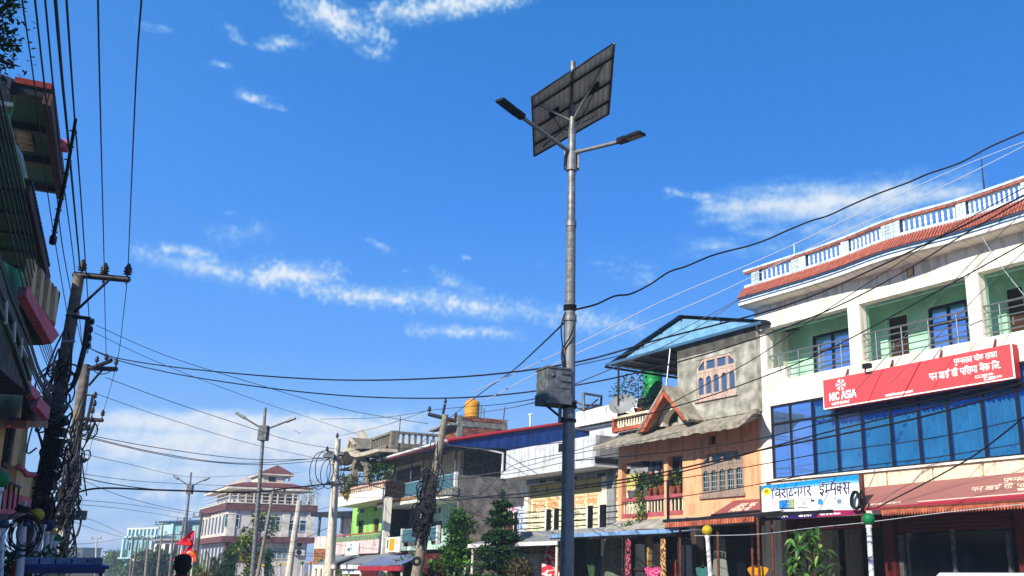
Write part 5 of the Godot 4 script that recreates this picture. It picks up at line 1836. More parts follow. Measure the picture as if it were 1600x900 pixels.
func green_house() -> void:
	var t := thing("green_house", "lime green house with an ornate grey porch and plant filled balcony", "house", Vector3(-18.81, 0, -62), -57.9)
	mat("lime_paint", Color8(150, 208, 104), "rain", 0.85, 0, 0.3)
	mat("stone_grey", Color8(150, 142, 124), "dirt", 0.9, 0, 0.5, 0.4)
	mat("pale_pink", Color8(226, 196, 194), "rain", 0.85, 0, 0.3)
	# first floor, green with small vents and dark windows
	var s := Shape.new()
	var w := [-1.66, -0.466, 3.76, 4.52, 1.62, 2.58, 3.75, 4.51]
	s.wall(Vector2(-3.02, 4.74).x, Vector2(3.78, 4.46).x, 0.0, 5.4, -1.8, -1.6, [[-1.66, -0.445, 3.68, 4.52], [1.62, 2.73, 3.67, 4.51]])
	obj("wall", s, M.lime_paint, t)
	bx("side_wall", M.lime_paint, t, Vector2(-3.02, 4.74).x - 0.2, Vector2(-3.02, 4.74).x - 0.01, 0.0, 5.4, -9.0, -1.62)
	plain_window(t, M.dark_wood, M.dark_glass, -1.66, -0.445, 3.68, 4.52, -1.7, 3)
	bx("door", M.maroon, t, 1.62, 2.73, 3.67, 4.51, -1.75, -1.7)
	for k in [[-1.43, -0.526, 5, 5.24], [1.57, 2.27, 4.99, 5.21]]:
		bx("vent", M.black, t, k[0], k[1], k[2], k[3], -1.598, -1.58)
	bx("end_column", M.white_paint, t, Vector2(8.29, 4.59).x, Vector2(8.69, 4.57).x, 0.0, 5.4, -0.4, -0.02)
	# lower parapet: green grille over a pink band
	bx("parapet_band", M.pale_pink, t, -0.931, 8.48, 2.38, 3.12, -0.1, 0.0)
	bx("parapet_cap", M.pink_red, t, -0.923, 8.21, 3.48, 3.55, -0.14, 0.03)
	bx("lower_slab", M.pale_pink, t, Vector2(-0.752, 2.57).x, Vector2(8.46, 2.45).x, 2.38, 2.46, -1.6, 0.02)
	mat("grille_green", Color8(140, 170, 130), "soft", 0.8)
	for i in 34:
		var u := lerpf(Vector2(-0.858, 3.35).x, Vector2(8.26, 3.27).x, (i + 0.5) / 34.0)
		bx("baluster", M.grille_green, t, u - 0.05, u + 0.05, 2.95, 3.42, -0.09, -0.04)
	# second floor balcony
	var b0: float = Vector2(-1.3, 5.63).x
	var b1: float = Vector2(8.51, 5.55).x
	bx("balcony_band", M.white_paint, t, b0, b1, 5.45, 5.95, -0.2, 0.0)
	bx("balcony_floor", M.white_paint, t, b0, b1, 5.32, 5.45, -7.0, 0.0)
	bx("balcony_rail", mat("pale_salmon", Color8(206, 168, 150), "rain", 0.85), t, b0, b1, 6.24, 6.34, -0.22, 0.02)
	for i in 22:
		var u := lerpf(b0 + 0.2, b1 - 0.2, (i + 0.5) / 22.0)
		bx("baluster", M.cream_paint if i % 5 else M.pale_salmon, t, u - (0.06 if i % 5 else 0.12), u + (0.06 if i % 5 else 0.12), 5.95, 6.24, -0.14, -0.06)
	bx("balcony_side", M.dark_brick, t, b1, b1 + 0.12, 5.35, 6.3, -2.0, 0.0)
	# porch: two columns, an arch, a curved hood with a gable and a spire
	var p := Node3D.new()
	p.name = "porch"
	t.add_child(p, true)
	var c0: float = Vector2(0.734, 7.11).x
	var c1: float = Vector2(3.44, 7.1).x
	s = Shape.new()
	var flat := func(into: Shape, points: Array, z0: float, z1: float) -> void:
		var o := PackedVector2Array()
		for q in points:
			o.append(q)
		into.prism(o, z0, z1)
	flat.call(s, [Vector2(0.86, 6.19), Vector2(1.57, 6.15), Vector2(1.2, 7.55), Vector2(1.42, 7.85), Vector2(1.85, 8.03), Vector2(2.33, 8.03), Vector2(2.91, 7.84), Vector2(3.37, 7.53), Vector2(3.78, 6.08), Vector2(4.43, 6.04), Vector2(4.34, 7.1), Vector2(3.98, 7.74), Vector2(3.22, 8.16), Vector2(2.23, 8.37), Vector2(1.24, 8.26), Vector2(0.649, 7.88)], -0.5, -0.2)
	obj("arch", s, M.stone_grey, p)
	for x in [c0 - 0.02, c1 + 0.02]:
		bx("capital", M.stone_grey, p, x - 0.22, x + 0.22, Vector2(0.948, 7.57).y, Vector2(0.901, 7.73).y, -0.55, -0.12)
	s = Shape.new()
	flat.call(s, [Vector2(-2.74, 8.13), Vector2(-2.85, 8.47), Vector2(-1.18, 8.45), Vector2(-0.59, 8.68), Vector2(-0.007, 8.91), Vector2(0.7, 8.92), Vector2(1.44, 8.77), Vector2(2.07, 8.46), Vector2(3.06, 8.29), Vector2(5.12, 8.25), Vector2(7.54, 8.19), Vector2(7.58, 8.01), Vector2(5.18, 8.01), Vector2(2.97, 8.1), Vector2(1.99, 8.27), Vector2(1.36, 8.55), Vector2(0.772, 8.67), Vector2(0.14, 8.65), Vector2(-0.291, 8.41), Vector2(-0.951, 8.18)], -0.9, 0.25)
	obj("curved_hood", s, mat("stone_pale", Color8(186, 178, 160), "rain", 0.9, 0, 0.4), p)
	s = Shape.new()
	flat.call(s, [Vector2(-0.292, 8.9), Vector2(3.23, 8.63), Vector2(0.449, 9.6)], -2.6, -0.1)
	obj("gable", s, M.stone_grey, p)
	s = Shape.new()
	flat.call(s, [Vector2(-0.279, 8.85), Vector2(0.091, 8.82), Vector2(0.527, 9.43), Vector2(1.51, 9), Vector2(1.77, 9.05), Vector2(0.437, 9.64)], -0.098, 0.02)
	obj("gable_trim", s, M.stone_pale, p)
	s = Shape.new()
	flat.call(s, [Vector2(-2.51, 10), Vector2(-0.526, 9.03), Vector2(-0.481, 9.65), Vector2(-1.91, 10.47)], -1.6, -1.3)
	flat.call(s, [Vector2(-2.62, 9.32), Vector2(-0.526, 9.03), Vector2(-2.51, 10)], -1.58, -1.32)
	obj("spire", s, M.stone_pale, p)
	bx("cornice_soffit", M.dark_cement, p, Vector2(-3.2, 8.26).x, b1 + 1.0, Vector2(0.044, 7.82).y, Vector2(0.02, 7.9).y, -3.0, -0.5)
	# dark room behind the porch, wall with windows
	bx("upper_wall", M.cream_paint, t, c0 - 0.3, b1 + 3.0, 5.45, 7.9, -3.4, -3.2)
	bx("dark_doorway", M.interior, t, c0 + 0.1, c1 + 1.6, 5.5, 7.6, -3.19, -3.1)
	bx("roof_slab", M.stone_grey, t, c0 - 0.6, b1 + 3.2, 7.9, 8.1, -9.0, -3.01)
	# roof terrace with balusters
	var rb0: float = Vector2(3.01, 8.71).x
	var rb1: float = Vector2(7.21, 8.65).x
	bx("terrace_band", M.stone_grey, t, rb0, rb1, 8.1, 8.6, -0.8, -0.6)
	bx("terrace_rail", M.stone_grey, t, rb0, rb1, 9.15, 9.28, -0.85, -0.58)
	bx("terrace_side_band", M.stone_grey, t, rb1 - 0.2, rb1, 8.1, 8.6, -5.0, -0.81)
	bx("terrace_side_rail", M.stone_grey, t, rb1 - 0.25, rb1 + 0.03, 9.15, 9.28, -5.0, -0.86)
	bx("terrace_post", M.stone_grey, t, rb1 - 0.35, rb1 + 0.05, 8.1, 9.3, -1.0, -0.56)
	bx("terrace_post", M.stone_grey, t, rb0 - 0.1, rb0 + 0.3, 8.1, 9.3, -1.0, -0.56)
	bx("terrace_post", M.stone_grey, t, rb1 - 0.35, rb1 + 0.05, 8.1, 9.3, -5.2, -4.8)
	for i in 10:
		var u := lerpf(rb0 + 0.3, rb1 - 0.4, (i + 0.5) / 10.0)
		bx("terrace_baluster", M.stone_grey, t, u - 0.06, u + 0.06, 8.6, 9.15, -0.76, -0.66)
		bx("terrace_baluster", M.stone_grey, t, rb1 - 0.15, rb1 - 0.03, 8.6, 9.15, -4.7 + i * 0.37, -4.58 + i * 0.37)
	rod("antenna", M.dark_metal, t, [Vector3(rb0 + 1.2, 9.2, -2.0), Vector3(rb0 + 1.2, 10.6, -2.0)], 0.025)
	bx("rear_body", M.stone_grey, t, Vector2(-3.02, 4.74).x, b1 + 3.0, 0.0, 7.9, -9.0, -3.5)
	# plants
	var g := "plants on the green house's balcony"
	potted("yellow green shrub spilling over the left end of the green house's balcony", t.transform * Vector3(1.21, 5.72, 0.1), 0.2, 0.2, Vector3(0.75, 0.65, 0.5), 420, MID_LEAF, YELLOW_LEAF, null, Color.BLACK, g, 0.24)
	potted("tall green plant left of the blue window above the green house's balcony", t.transform * Vector3(6.62, 6.13, -0.6), 0.25, 0.3, Vector3(0.6, 1.0, 0.5), 420, MID_LEAF, LIGHT_LEAF, null, Color.BLACK, g, 0.24)
	potted("dark green plant beside the arch on the green house's balcony", t.transform * Vector3(4.67, 6.19, -0.6), 0.25, 0.3, Vector3(0.6, 0.9, 0.5), 380, DARK_LEAF, MID_LEAF, null, Color.BLACK, g, 0.24)
	potted("low reddish plant in front of the arch on the green house's balcony", t.transform * Vector3(3.31, 6.12, -0.4), 0.25, 0.3, Vector3(0.9, 0.35, 0.4), 260, DARK_LEAF, Color(0.16, 0.09, 0.05), null, Color.BLACK, g)
	# shop boards and tin roofs in front
	board("white_sign", "white board with dark script on the pink parapet of the green house", 2.16, 4.62, 2.32, 3.05, t, 0.1, Color8(228, 234, 236), "nyr dqA", Color8(60, 70, 80))
	board("banner", "white and orange banner on the slab house's first floor rail", 14.09, 16.18, 2.33, 3.03, t, 1.5, Color8(232, 226, 214), "fr", Color8(232, 150, 30))
	board("white_sign", "long white shop board with faded script under the tin roofs", 10.15, 13.63, 1.3, 1.63, t, 2.5, Color8(226, 232, 230), "Agmn pnl", Color8(80, 120, 130))
	for k in 3:
		var a := thing("tin_roof", ["pale grey tin roof left of the white pole at the street end", "pale grey tin roof under the white board of the green house", "slate blue tin roof with a red edge below the slab house"][k], "roof sheet", t.position, t.rotation_degrees.y, "tin roofs of the far shops")
		var q := [[Vector3(6.35, 1.77, 3), Vector3(10.59, 1.82, 3)], [Vector3(9.01, 1.76, 2.6), Vector3(16.45, 1.86, 2.6)], [Vector3(15.48, 1.69, 3.2), Vector3(21.7, 1.75, 3.2)]][k] as Array
		s = Shape.new()
		s.sheet(q[0], q[1], q[1] + Vector3(-1.6, 0.45, -1.6), q[0] + Vector3(-1.6, 0.45, -1.6), 0.05)
		obj("sheet", s, [M.tin_grey, M.tin_grey, mat("tin_blue", Color8(110, 126, 160), "rain", 0.5)][k], a)
		bx("edge", [M.white_plain, M.white_plain, M.trim_red][k], a, q[0].x, q[1].x, q[0].y - 0.22, q[0].y - 0.02, q[0].z - 0.04, q[0].z + 0.03)
		for x in [q[0].x + 0.2, q[1].x - 0.2]:
			rod("post", M.pale_pole, a, [Vector3(x, 0.1, q[0].z - 0.1), Vector3(x, q[0].y, q[0].z - 0.1)], 0.06)
	bx("shop_back", M.maroon, t, b0, b1 + 6.0, 0.0, 2.3, -1.4, -1.2)

func board(called: String, label: String, x0: float, x1: float, y0: float, y1: float, t: Node3D, z: float, col: Color, text: String, ink: Color) -> void:
	var b := thing(called, label, "sign", t.transform * Vector3((x0 + x1) / 2, y0, z), t.rotation_degrees.y)
	var im := Image.create(160, 120, false, Image.FORMAT_RGB8)
	im.fill(col)
	if text == "fr":
		im.fill_rect(Rect2i(40, 10, 60, 100), ink)
		im.fill_rect(Rect2i(10, 20, 20, 70), Color8(70, 120, 80))
		write(im, "fnr", Vector2(108, 40), 20, 4, ink)
	else:
		write(im, text, Vector2(14, 54), 30, 6, ink, false, 0.62)
		write(im, "sAr", Vector2(50, 14), 16, 4, ink.lightened(0.3))
	var h := (x1 - x0) / 2
	bx("panel", M.white_plain, b, -h, h, 0.0, y1 - y0, -0.05, 0.0)
	var s := Shape.new()
	s.quad(Vector3(-h, 0, 0.005), Vector3(h, 0, 0.005), Vector3(h, y1 - y0, 0.005), Vector3(-h, y1 - y0, 0.005))
	obj("sign_face", s, face(im, 0.6), b)

func pink_house() -> void:
	var t := thing("corner_building", "three storey corner building with maroon bands and red hipped roofs at the street's end", "building", Vector3(-39.77, 0, -95), 33.06)
	mat("lilac", Color8(208, 202, 202), "rain", 0.85, 0, 0.2)
	mat("white_rib", Color8(232, 224, 212), "soft", 0.85)
	mat("band", Color8(116, 76, 74), "soft", 0.8)
	mat("old_red", Color8(146, 52, 48), "dirt", 0.8)
	mat("band_pink", Color8(190, 142, 134), "soft", 0.8)
	mat("roof_red", Color8(140, 82, 70), "dirt", 0.85, 0, 0.3)
	var w: float = Vector2(8.17, 7).x
	var h1: float = Vector2(-0.316, 4.36).y
	var h2: float = Vector2(-0.643, 7.22).y
	bx("ground_floor", M.lilac, t, 0.3, w - 0.3, 0.0, h1 - 0.4, -14.0, -0.4)
	bx("first_floor", M.lilac, t, 0.0, w, h1 + 0.15, h2 - 0.25, -14.0, 0.0)
	bx("band", M.band, t, -0.35, w + 0.3, h1 - 0.4, h1 + 0.15, -14.3, 0.35)
	bx("band", M.band, t, -0.3, w + 0.25, h2 - 0.25, h2 + 0.4, -14.3, 0.3)
	bx("terrace_cap", M.white_rib, t, -0.35, w + 0.3, h2 + 0.4, h2 + 0.5, -14.4, 0.35)
	# front windows
	for k in [[-0.222, 1.14, 5.34, 6.57], [3.09, 4.99, 5.12, 6.48], [5.62, 8.1, 5.06, 6.18]]:
		plain_window(t, M.pale_blue, pane("far_glass", Color(0.05, 0.22, 0.28, 0.8)), k[0], k[1], k[2], k[3], 0.03, 4, 0.68)
	plain_window(t, M.white_rib, pane("far_glass_pale", Color(0.45, 0.55, 0.62, 0.9)), 4.55, 6.06, 2.39, 3.53, -0.36, 3, 0.5)
	bx("shop_panel", mat("shop_red", Color8(176, 62, 84), "soft", 0.7), t, 1.22, 3.31, 2.14, 3.02, -0.38, -0.3)
	for x in [0.15, Vector2(2.43, 5.92).x, Vector2(5.21, 5.99).x, w - 0.5]:
		bx("pilaster", M.white_rib, t, x - 0.12, x + 0.62, h1 + 0.16, h2 - 0.26, 0.002, 0.12)
	# side elevation with tall ribs between narrow windows
	for k in 7:
		var z := -1.0 - k * 1.85
		bx("side_window", M.dark_glass, t, -0.024, -0.013, h1 + 0.5, h2 - 0.7, z - 1.05, z)
		bx("rib", M.white_rib, t, -0.07, -0.013, h1 + 0.2, h2 - 0.3, z - 1.65, z - 1.25)
		bx("ground_window", M.dark_glass, t, 0.27, 0.297, 1.0, h1 - 0.8, z - 1.1, z - 0.1)
	bx("sunlit_side_face", M.white_rib, t, -0.012, -0.004, h1 + 0.16, h2 - 0.26, -14.0, 0.0)  # whiter sheet that paints this flank as the sunlit one
	bx("ground_pier", M.band, t, 0.1, 0.5, 0.0, h1 - 0.4, -0.39, 0.0)
	# terrace rail
	for k in 3:
		rod("terrace_rail", M.white_rib, t, [Vector3(0.0, h2 + 0.75 + k * 0.35, 0.1), Vector3(w, h2 + 0.75 + k * 0.35, 0.1)], 0.04)
		rod("terrace_rail", M.white_rib, t, [Vector3(0.0, h2 + 0.75 + k * 0.35, -14.0), Vector3(0.0, h2 + 0.75 + k * 0.35, 0.1)], 0.04)
	for k in 12:
		bx("terrace_post", M.white_rib, t, k * w / 11.0 - 0.06, k * w / 11.0 + 0.06, h2 + 0.5, h2 + 1.5, 0.05, 0.17)
	# set back top floor under a red tiled eave
	var top := h2 + 0.5
	var e: float = Vector2(-1.26, 9.4).y
	var x1: float = Vector2(6.97, 9.66).x
	bx("top_floor", mat("tan_wall", Color8(176, 160, 138), "rain", 0.9), t, 1.2, x1, top, e - 0.1, -13.5, -2.5)
	for k in 5:
		var z := -3.4 - k * 2.0
		bx("side_window", M.dark_glass, t, 1.17, 1.197, top + 0.3, e - 0.5, z - 1.1, z)
		bx("rib", M.white_rib, t, 1.12, 1.199, top, e - 0.3, z - 1.7, z - 1.3)
	var s := Shape.new()
	s.sheet(Vector3(0.0, e, -1.2), Vector3(x1 + 1.2, e, -1.2), Vector3(x1 - 0.5, e + 0.55, -3.2), Vector3(2.0, e + 0.55, -3.2), 0.2)
	s.sheet(Vector3(0.0, e, -14.2), Vector3(0.0, e, -1.2), Vector3(2.0, e + 0.55, -3.2), Vector3(2.0, e + 0.55, -12.0), 0.2)
	obj("tiled_eave", s, M.roof_red, t)
	bx("soffit", M.white_rib, t, -0.05, x1 + 1.25, e - 0.3, e - 0.12, -14.2, -1.15)
	for k in 9:
		bx("roof_post", M.white_rib, t, 1.8, 2.1, e + 0.4, e + 1.0, -3.2 - k * 1.1, -2.95 - k * 1.1)
	# tower room with its own hipped roof
	var a: float = Vector2(3.1, 10.8).x
	var b: float = Vector2(6.65, 10.92).x
	var y0: float = Vector2(5.19, 9.48).y
	var y1: float = Vector2(3.1, 10.87).y
	bx("tower_room", M.cream_paint, t, a + 0.3, b - 1.1, y0 - 0.8, y1, -8.0, -3.3)
	bx("tower_window", M.black, t, 4.14, 4.81, 10.13, 10.56, -3.298, -3.25)
	for x in [b - 0.5, b - 1.0]:
		bx("tower_post", M.white_rib, t, x, x + 0.15, y0 - 0.8, y1, -3.5, -3.3)
	s = Shape.new()
	var m: float = Vector2(5.44, 12).x
	var hip := [Vector3(a, y1, -3.0), Vector3(b, y1, -3.0), Vector3(b, y1, -8.5), Vector3(a, y1, -8.5)]
	var pk := Vector3(m, Vector2(5.43, 12.03).y, -5.7)
	for i in 4:
		s.tri(hip[i], hip[(i + 1) % 4], pk)
	s.quad(hip[0], hip[3], hip[2], hip[1])
	obj("tower_roof", s, M.roof_red, t)
	bx("tower_eave", M.white_rib, t, a - 0.02, b + 0.02, y1 - 0.16, y1 - 0.01, -8.52, -2.98)
	s = Shape.new()
	for k in 3:
		var arch := []
		for i in 9:
			arch.append(Vector3(a - 0.6 + i * 0.55, y0 - 2.3 + k * 0.5 + 1.1 * exp(-pow((i - 2.5) * 0.5, 2)), -2.3))
		s.tube(arch, 0.13, 0.13, 5)
	obj("curled_ironwork", s, M.dark_cement, t)
	# air conditioners by the leaning pole
	for k in 2:
		var c := thing("air_conditioner", ["upper of two white outdoor air conditioning units on the corner building", "lower of two white outdoor air conditioning units on the corner building"][k], "air conditioner", t.transform * Vector3(7.16, 2.76, -0.1) + Vector3(0, 0.75 - k * 0.75, 0), t.rotation_degrees.y, "air conditioners on the corner building")
		bx("case", M.white_plain, c, -0.5, 0.5, 0, 0.62, -0.3, 0.0)
		s = Shape.new()
		s.lathe([Vector2(0.001, 0.0), Vector2(0.24, 0.0), Vector2(0.25, 0.03), Vector2(0.001, 0.031)], 14, Transform3D(Basis(Vector3.RIGHT, PI / 2), Vector3(-0.1, 0.32, 0.0)))
		obj("fan", s, M.black, c)
	# rooftop plant
	potted("rounded green shrub in a pot on the corner building's terrace", t.transform * Vector3(8.05, 7.22, -0.8), 0.4, 0.5, Vector3(0.9, 1.5, 0.9), 500, DARK_LEAF, MID_LEAF, null, Color.BLACK, "shrubs on the corner building's terrace")
	potted("low yellowish shrub left of the rounded one on the corner building's terrace", t.transform * Vector3(7.55, 7.15, -0.8), 0.4, 0.5, Vector3(1.2, 0.7, 0.8), 400, MID_LEAF, LIGHT_LEAF, null, Color.BLACK, "shrubs on the corner building's terrace")
	# low buildings to its right
	var o := thing("low_building", "low building with a dark flat roof and open terrace right of the corner building", "building", Vector3(-28.97, 0, -92), -27.0)
	bx("ground_floor", M.cream_paint, o, -1.6, 2.6, 0, 3.4, -6.0, 0.0)
	bx("board", mat("board_orange", Color8(170, 112, 64), "dirt", 0.9), o, -1.5, -0.1, 1.9, 3.3, 0.002, 0.08)
	bx("terrace_wall", M.pale_pink, o, -1.6, 2.6, 3.4, 4.4, -0.2, 0.0)
	for x in [-1.5, 0.2, 1.3, 2.4]:
		bx("post", M.dark_cement, o, x, x + 0.18, 4.4, 6.2, -0.3, -0.12)
	bx("roof", M.frame_dark, o, -2.0, 2.9, 6.2, 6.6, -6.0, 0.4)
	bx("room", M.lilac, o, -1.4, 1.2, 3.4, 6.2, -6.0, -3.0)
	bx("billboard", M.tin_grey, o, 0.4, 2.2, 2.0, 4.6, 0.3, 0.4)

func block(called: String, label: String, at: Vector3, turn: float, w: float, d: float, floors: int, storey: float, wall: Material, trim: Material, cols: int) -> Node3D:
	var t := thing(called, label, "house", at, turn)
	var h := floors * storey
	bx("wall", wall, t, -w / 2, w / 2, 0, h, -d, 0)
	for f in floors:
		bx("slab_edge", trim, t, -w / 2 - 0.3, w / 2 + 0.3, (f + 1) * storey - 0.25, (f + 1) * storey + 0.02, -d - 0.2, 0.5)
		for c in cols:
			var x := lerpf(-w / 2, w / 2, (c + 0.5) / cols)
			var o := bx("window", trim, t, x - w * 0.3 / cols, x + w * 0.3 / cols, f * storey + 0.9, f * storey + 2.3, -0.05, 0.05)
			bx("pane", M.dark_glass, o, x - w * 0.25 / cols, x + w * 0.25 / cols, f * storey + 1.0, f * storey + 2.2, 0.051, 0.06)
	return t

func far_houses() -> void:
	mat("cyan_paint", Color8(168, 204, 208), "rain", 0.85, 0, 0.2)
	mat("deep_cyan", Color8(124, 172, 184), "rain", 0.85, 0, 0.2)
	mat("brick_far", Color8(168, 108, 88), "dirt", 0.9, 0, 0.3)
	var a := block("cyan_house", "turquoise house with a balustraded roof, leftmost of the distant houses", Vector3(-75.17, 0, -150), -30, 7.5, 9, 2, 3.1, M.deep_cyan, M.cyan_paint, 3)
	for k in 8:
		bx("roof_baluster", M.cyan_paint, a, -3.7 + k * 0.95, -3.3 + k * 0.95, 6.2, 7.2, 0.0, 0.3)
	bx("roof_rail", M.white_rib, a, -3.8, 3.8, 7.2, 7.4, 0.0, 0.3)
	for k in 4:
		bx("column", M.cyan_paint, a, -3.7 + k * 2.3, -3.3 + k * 2.3, 3.0, 5.9, 0.6, 0.9)
	bx("veranda", M.cyan_paint, a, -3.8, 3.8, 2.9, 3.1, 0.06, 1.2)
	var b := block("cyan_house", "turquoise house with a dark blue roof edge behind the flag", Vector3(-70.66, 0, -150), -30, 8, 12, 2, 2.9, M.deep_cyan, M.white_rib, 2)
	bx("upper_room", M.deep_cyan, b, -2.5, 7.0, 5.83, 8.2, -10.0, -0.5)
	bx("upper_front", M.cyan_paint, b, -3.4, -0.3, 5.83, 8.1, -3.0, 0.0)
	plain_window(b, M.dark_wood, M.dark_glass, 1.2, 3.6, 6.4, 7.7, -0.45, 2, 0.5)
	bx("roof_edge", M.navy, b, -3.6, 7.4, 8.2, 8.45, -10.5, 0.3)
	bx("roof_wall", M.white_rib, b, -8.0, -2.5, 4.9, 6.2, 0.2, 0.5)
	var c := block("brick_house", "small brick and white house with a balcony in front of the turquoise houses", Vector3(-62.57, 0, -130), -30, 10, 8, 1, 2.7, M.brick_far, M.pale_salmon, 3)
	bx("upper_floor", M.white_rib, c, -2.0, 4.0, 2.75, 5.0, -7.0, -0.3)
	for k in 3:
		bx("upper_window", M.dark_glass, c, -1.5 + k * 1.8, -0.6 + k * 1.8, 3.1, 4.6, -0.298, -0.27)
	bx("roof", M.tin_grey, c, -2.5, 4.6, 5.0, 5.25, -7.5, 0.3)
	block("far_house", "tiny pale house on the horizon left of the turquoise houses", Vector3(-174.04, 0, -330), -20, 9, 9, 2, 3.4, M.white_rib, M.frame_dark, 2)
	block("far_house", "low tan house on the horizon above the blue vehicle roof", Vector3(-167.44, 0, -300), -20, 26, 9, 1, 4.0, M.tan_wall, M.dark_cement, 5)
	block("far_house", "dark block on the horizon beside the left hand globe posts", Vector3(-158.96, 0, -280), -20, 6, 6, 2, 3.5, M.dark_cement, M.dark_cement, 2)

func left_houses() -> void:
	# local axes: x away along the street, z to the right across it
	var rot := 117.8
	mat("left_green", Color8(52, 170, 100), "soft", 0.8)
	mat("sheet_green", Color8(112, 158, 112), "rain", 0.7, 0.1, 0.4)
	mat("left_cream", Color8(216, 186, 136), "rain", 0.9, 0, 0.3)
	mat("left_pink", Color8(214, 104, 116), "rain", 0.85, 0, 0.3)
	mat("plank_grey", Color8(176, 164, 148), "streak", 0.9, 0, 0.7)
	mat("brown_fascia", Color8(84, 58, 52), "soft", 0.8)
	mat("teal_metal", Color8(66, 116, 112), "dirt", 0.6, 0.2, 0.8)
	var t := thing("green_balcony_house", "shaded house at the left edge with green sheet canopy and a tin roofed top balcony", "house", Vector3.ZERO, rot)
	# body of the near house
	bx("body", M.plank_grey, t, 6.0, Vector3(30.81, 8.72, -3.3).x, 0.0, 9.8, -12.0, -3.4)
	# top canopy: sheets on a frame, red board at the near end
	var c := Node3D.new()
	c.name = "top_canopy"
	t.add_child(c, true)
	var n0: float = Vector3(21.43, 11.01, -2.4).x
	var n1: float = Vector3(27.41, 10.55, -2.5).x
	var hh: float = Vector3(21.43, 11.01, -2.4).y
	bx("roof_sheet", mat("sheet_dark_green", Color8(52, 92, 74), "soft", 0.7), c, n0, n1, hh, hh + 0.05, -3.6, -2.42)
	bx("end_board", M.old_red, c, n0 - 0.06, n0, hh + 0.02, hh + 0.15, -3.05, -2.4)
	bx("street_board", M.brown_fascia, c, n0, n1, hh - 0.32, hh + 0.12, -2.42, -2.36)
	bx("street_batten", M.brown_fascia, c, n0, n1, hh - 0.3, hh - 0.05, -2.52, -2.44)
	for k in 4:
		var x := lerpf(n0, n1 - 0.1, k / 3.0)
		bx("rafter", M.black, c, x, x + 0.14, hh - 0.16, hh - 0.01, -3.5, -2.53)
	for k in 12:
		var x := lerpf(n0, n1, 0.4) + k * 0.1
		bx("corrugation", M.plank_grey, c, x, x + 0.05, hh - 0.05, hh - 0.012, -3.4, -2.9)
	bx("pink_end", M.left_pink, c, lerpf(n0, n1, 0.5) - 0.2, lerpf(n0, n1, 0.5) + 0.1, hh - 0.1, hh + 0.1, -2.35, -2.2)
	# weathered boards and stub rails at the top corner
	for k in 3:
		var y := 9.0 - k * 1.15
		var s := Shape.new()
		s.sheet(Vector3(20.25, 9.66, -3.1) + Vector3(k * 0.8, -k * 1.1, 0), Vector3(22.07, 10.45, -3.1) + Vector3(k * 0.8, -k * 1.1, 0), Vector3(20.75, 10.84, -3.1) + Vector3(k * 0.8, -k * 1.1, 0), Vector3(19.21, 10.12, -3.1) + Vector3(k * 0.8, -k * 1.1, 0), 0.08)
		obj("board", s, [M.concrete, M.plank_grey, M.pale_pole][k], t)
		rod("stub_rail", M.pale_pole, t, [Vector3(19.71, 9.83, -3) + Vector3(k * 0.8, -k * 1.1, 0), Vector3(21.18, 10.46, -3) + Vector3(k * 0.8, -k * 1.1, 0)], 0.05)
	var es := Shape.new()
	es.sheet(Vector3(20.71, 9.86, -3.1), Vector3(21.98, 10.49, -3.1), Vector3(21.74, 11.26, -3.1), Vector3(19.67, 10.42, -3.1), 0.06)
	obj("end_wall", es, M.concrete, t)
	rod("green_edge", mat("edge_bright_green", Color8(70, 160, 96), "", 0.6), t, [Vector3(21.42, 11.09, -3.05), Vector3(21.79, 10.7, -3.05), Vector3(21.63, 10.35, -3.05)], 0.03)
	# green sheet canopy one floor down
	c = Node3D.new()
	c.name = "green_canopy"
	t.add_child(c, true)
	var g0: float = Vector3(17.53, 7.5, -2.03).x
	var g1: float = Vector3(23.4, 7.48, -2.03).x
	bx("sheet", M.sheet_green, c, g0 - 3.0, g1, 7.5, 7.54, -3.4, -2.06)
	bx("street_board", M.brown_fascia, c, g0, g1, 7.42, 7.62, -2.06, -2.0)
	for k in 26:
		bx("tile_edge", M.black, c, g0 + k * 0.2, g0 + 0.12 + k * 0.2, 7.62, 7.68, -2.08, -1.98)
	bx("bright_strip", M.edge_bright_green, c, g0 - 3.0, g0 - 0.1, 7.4, 7.48, -2.5, -2.42)
	rod("gutter_pipe", M.pale_cable, c, [Vector3(g0, 7.7, -2.1), Vector3(g0 - 0.2, 8.0, -2.2), Vector3(g0 - 0.1, 8.3, -2.4)], 0.05)
	for k in 5:
		rod("joist", M.teal_metal, c, [Vector3(g0 + k * 1.2, 7.46, -3.3), Vector3(g0 + k * 1.2, 7.46, -2.1)], 0.03)
	# green wall panel, stair landing and its slab
	var s := Shape.new()
	s.sheet(Vector3(18.66, 4.49, -2.1), Vector3(21.1, 5.37, -2.1), Vector3(20.2, 6.77, -2.1), Vector3(16.05, 5.93, -2.1), 0.15)
	obj("green_wall", s, M.left_green, t)
	s = Shape.new()
	s.sheet(Vector3(12.73, 3.85, -1.55), Vector3(18.36, 4.29, -1.55), Vector3(17.6, 4.38, -1.55), Vector3(11.93, 4.32, -1.55), 1.9)
	obj("landing_slab", s, M.dark_cement, t)
	for k in 2:
		rod("landing_rail", M.teal_metal, t, [Vector3(12.3, 4.43, -1.52).lerp(Vector3(12.03, 4.58, -1.52), k), Vector3(14.9, 4.37, -1.52).lerp(Vector3(14.44, 4.58, -1.52), k), Vector3(17.69, 4.26, -1.52).lerp(Vector3(17.34, 4.4, -1.52), k)], 0.035)
	for k in 3:
		rod("landing_post", mat("post_white", Color8(200, 204, 206), "", 0.6), t, [Vector3(13.21, 4.37, -1.5).lerp(Vector3(15.4, 4.38, -1.5), k / 2.0), Vector3(12.91, 4.57, -1.5).lerp(Vector3(15.1, 4.57, -1.5), k / 2.0)], 0.025)
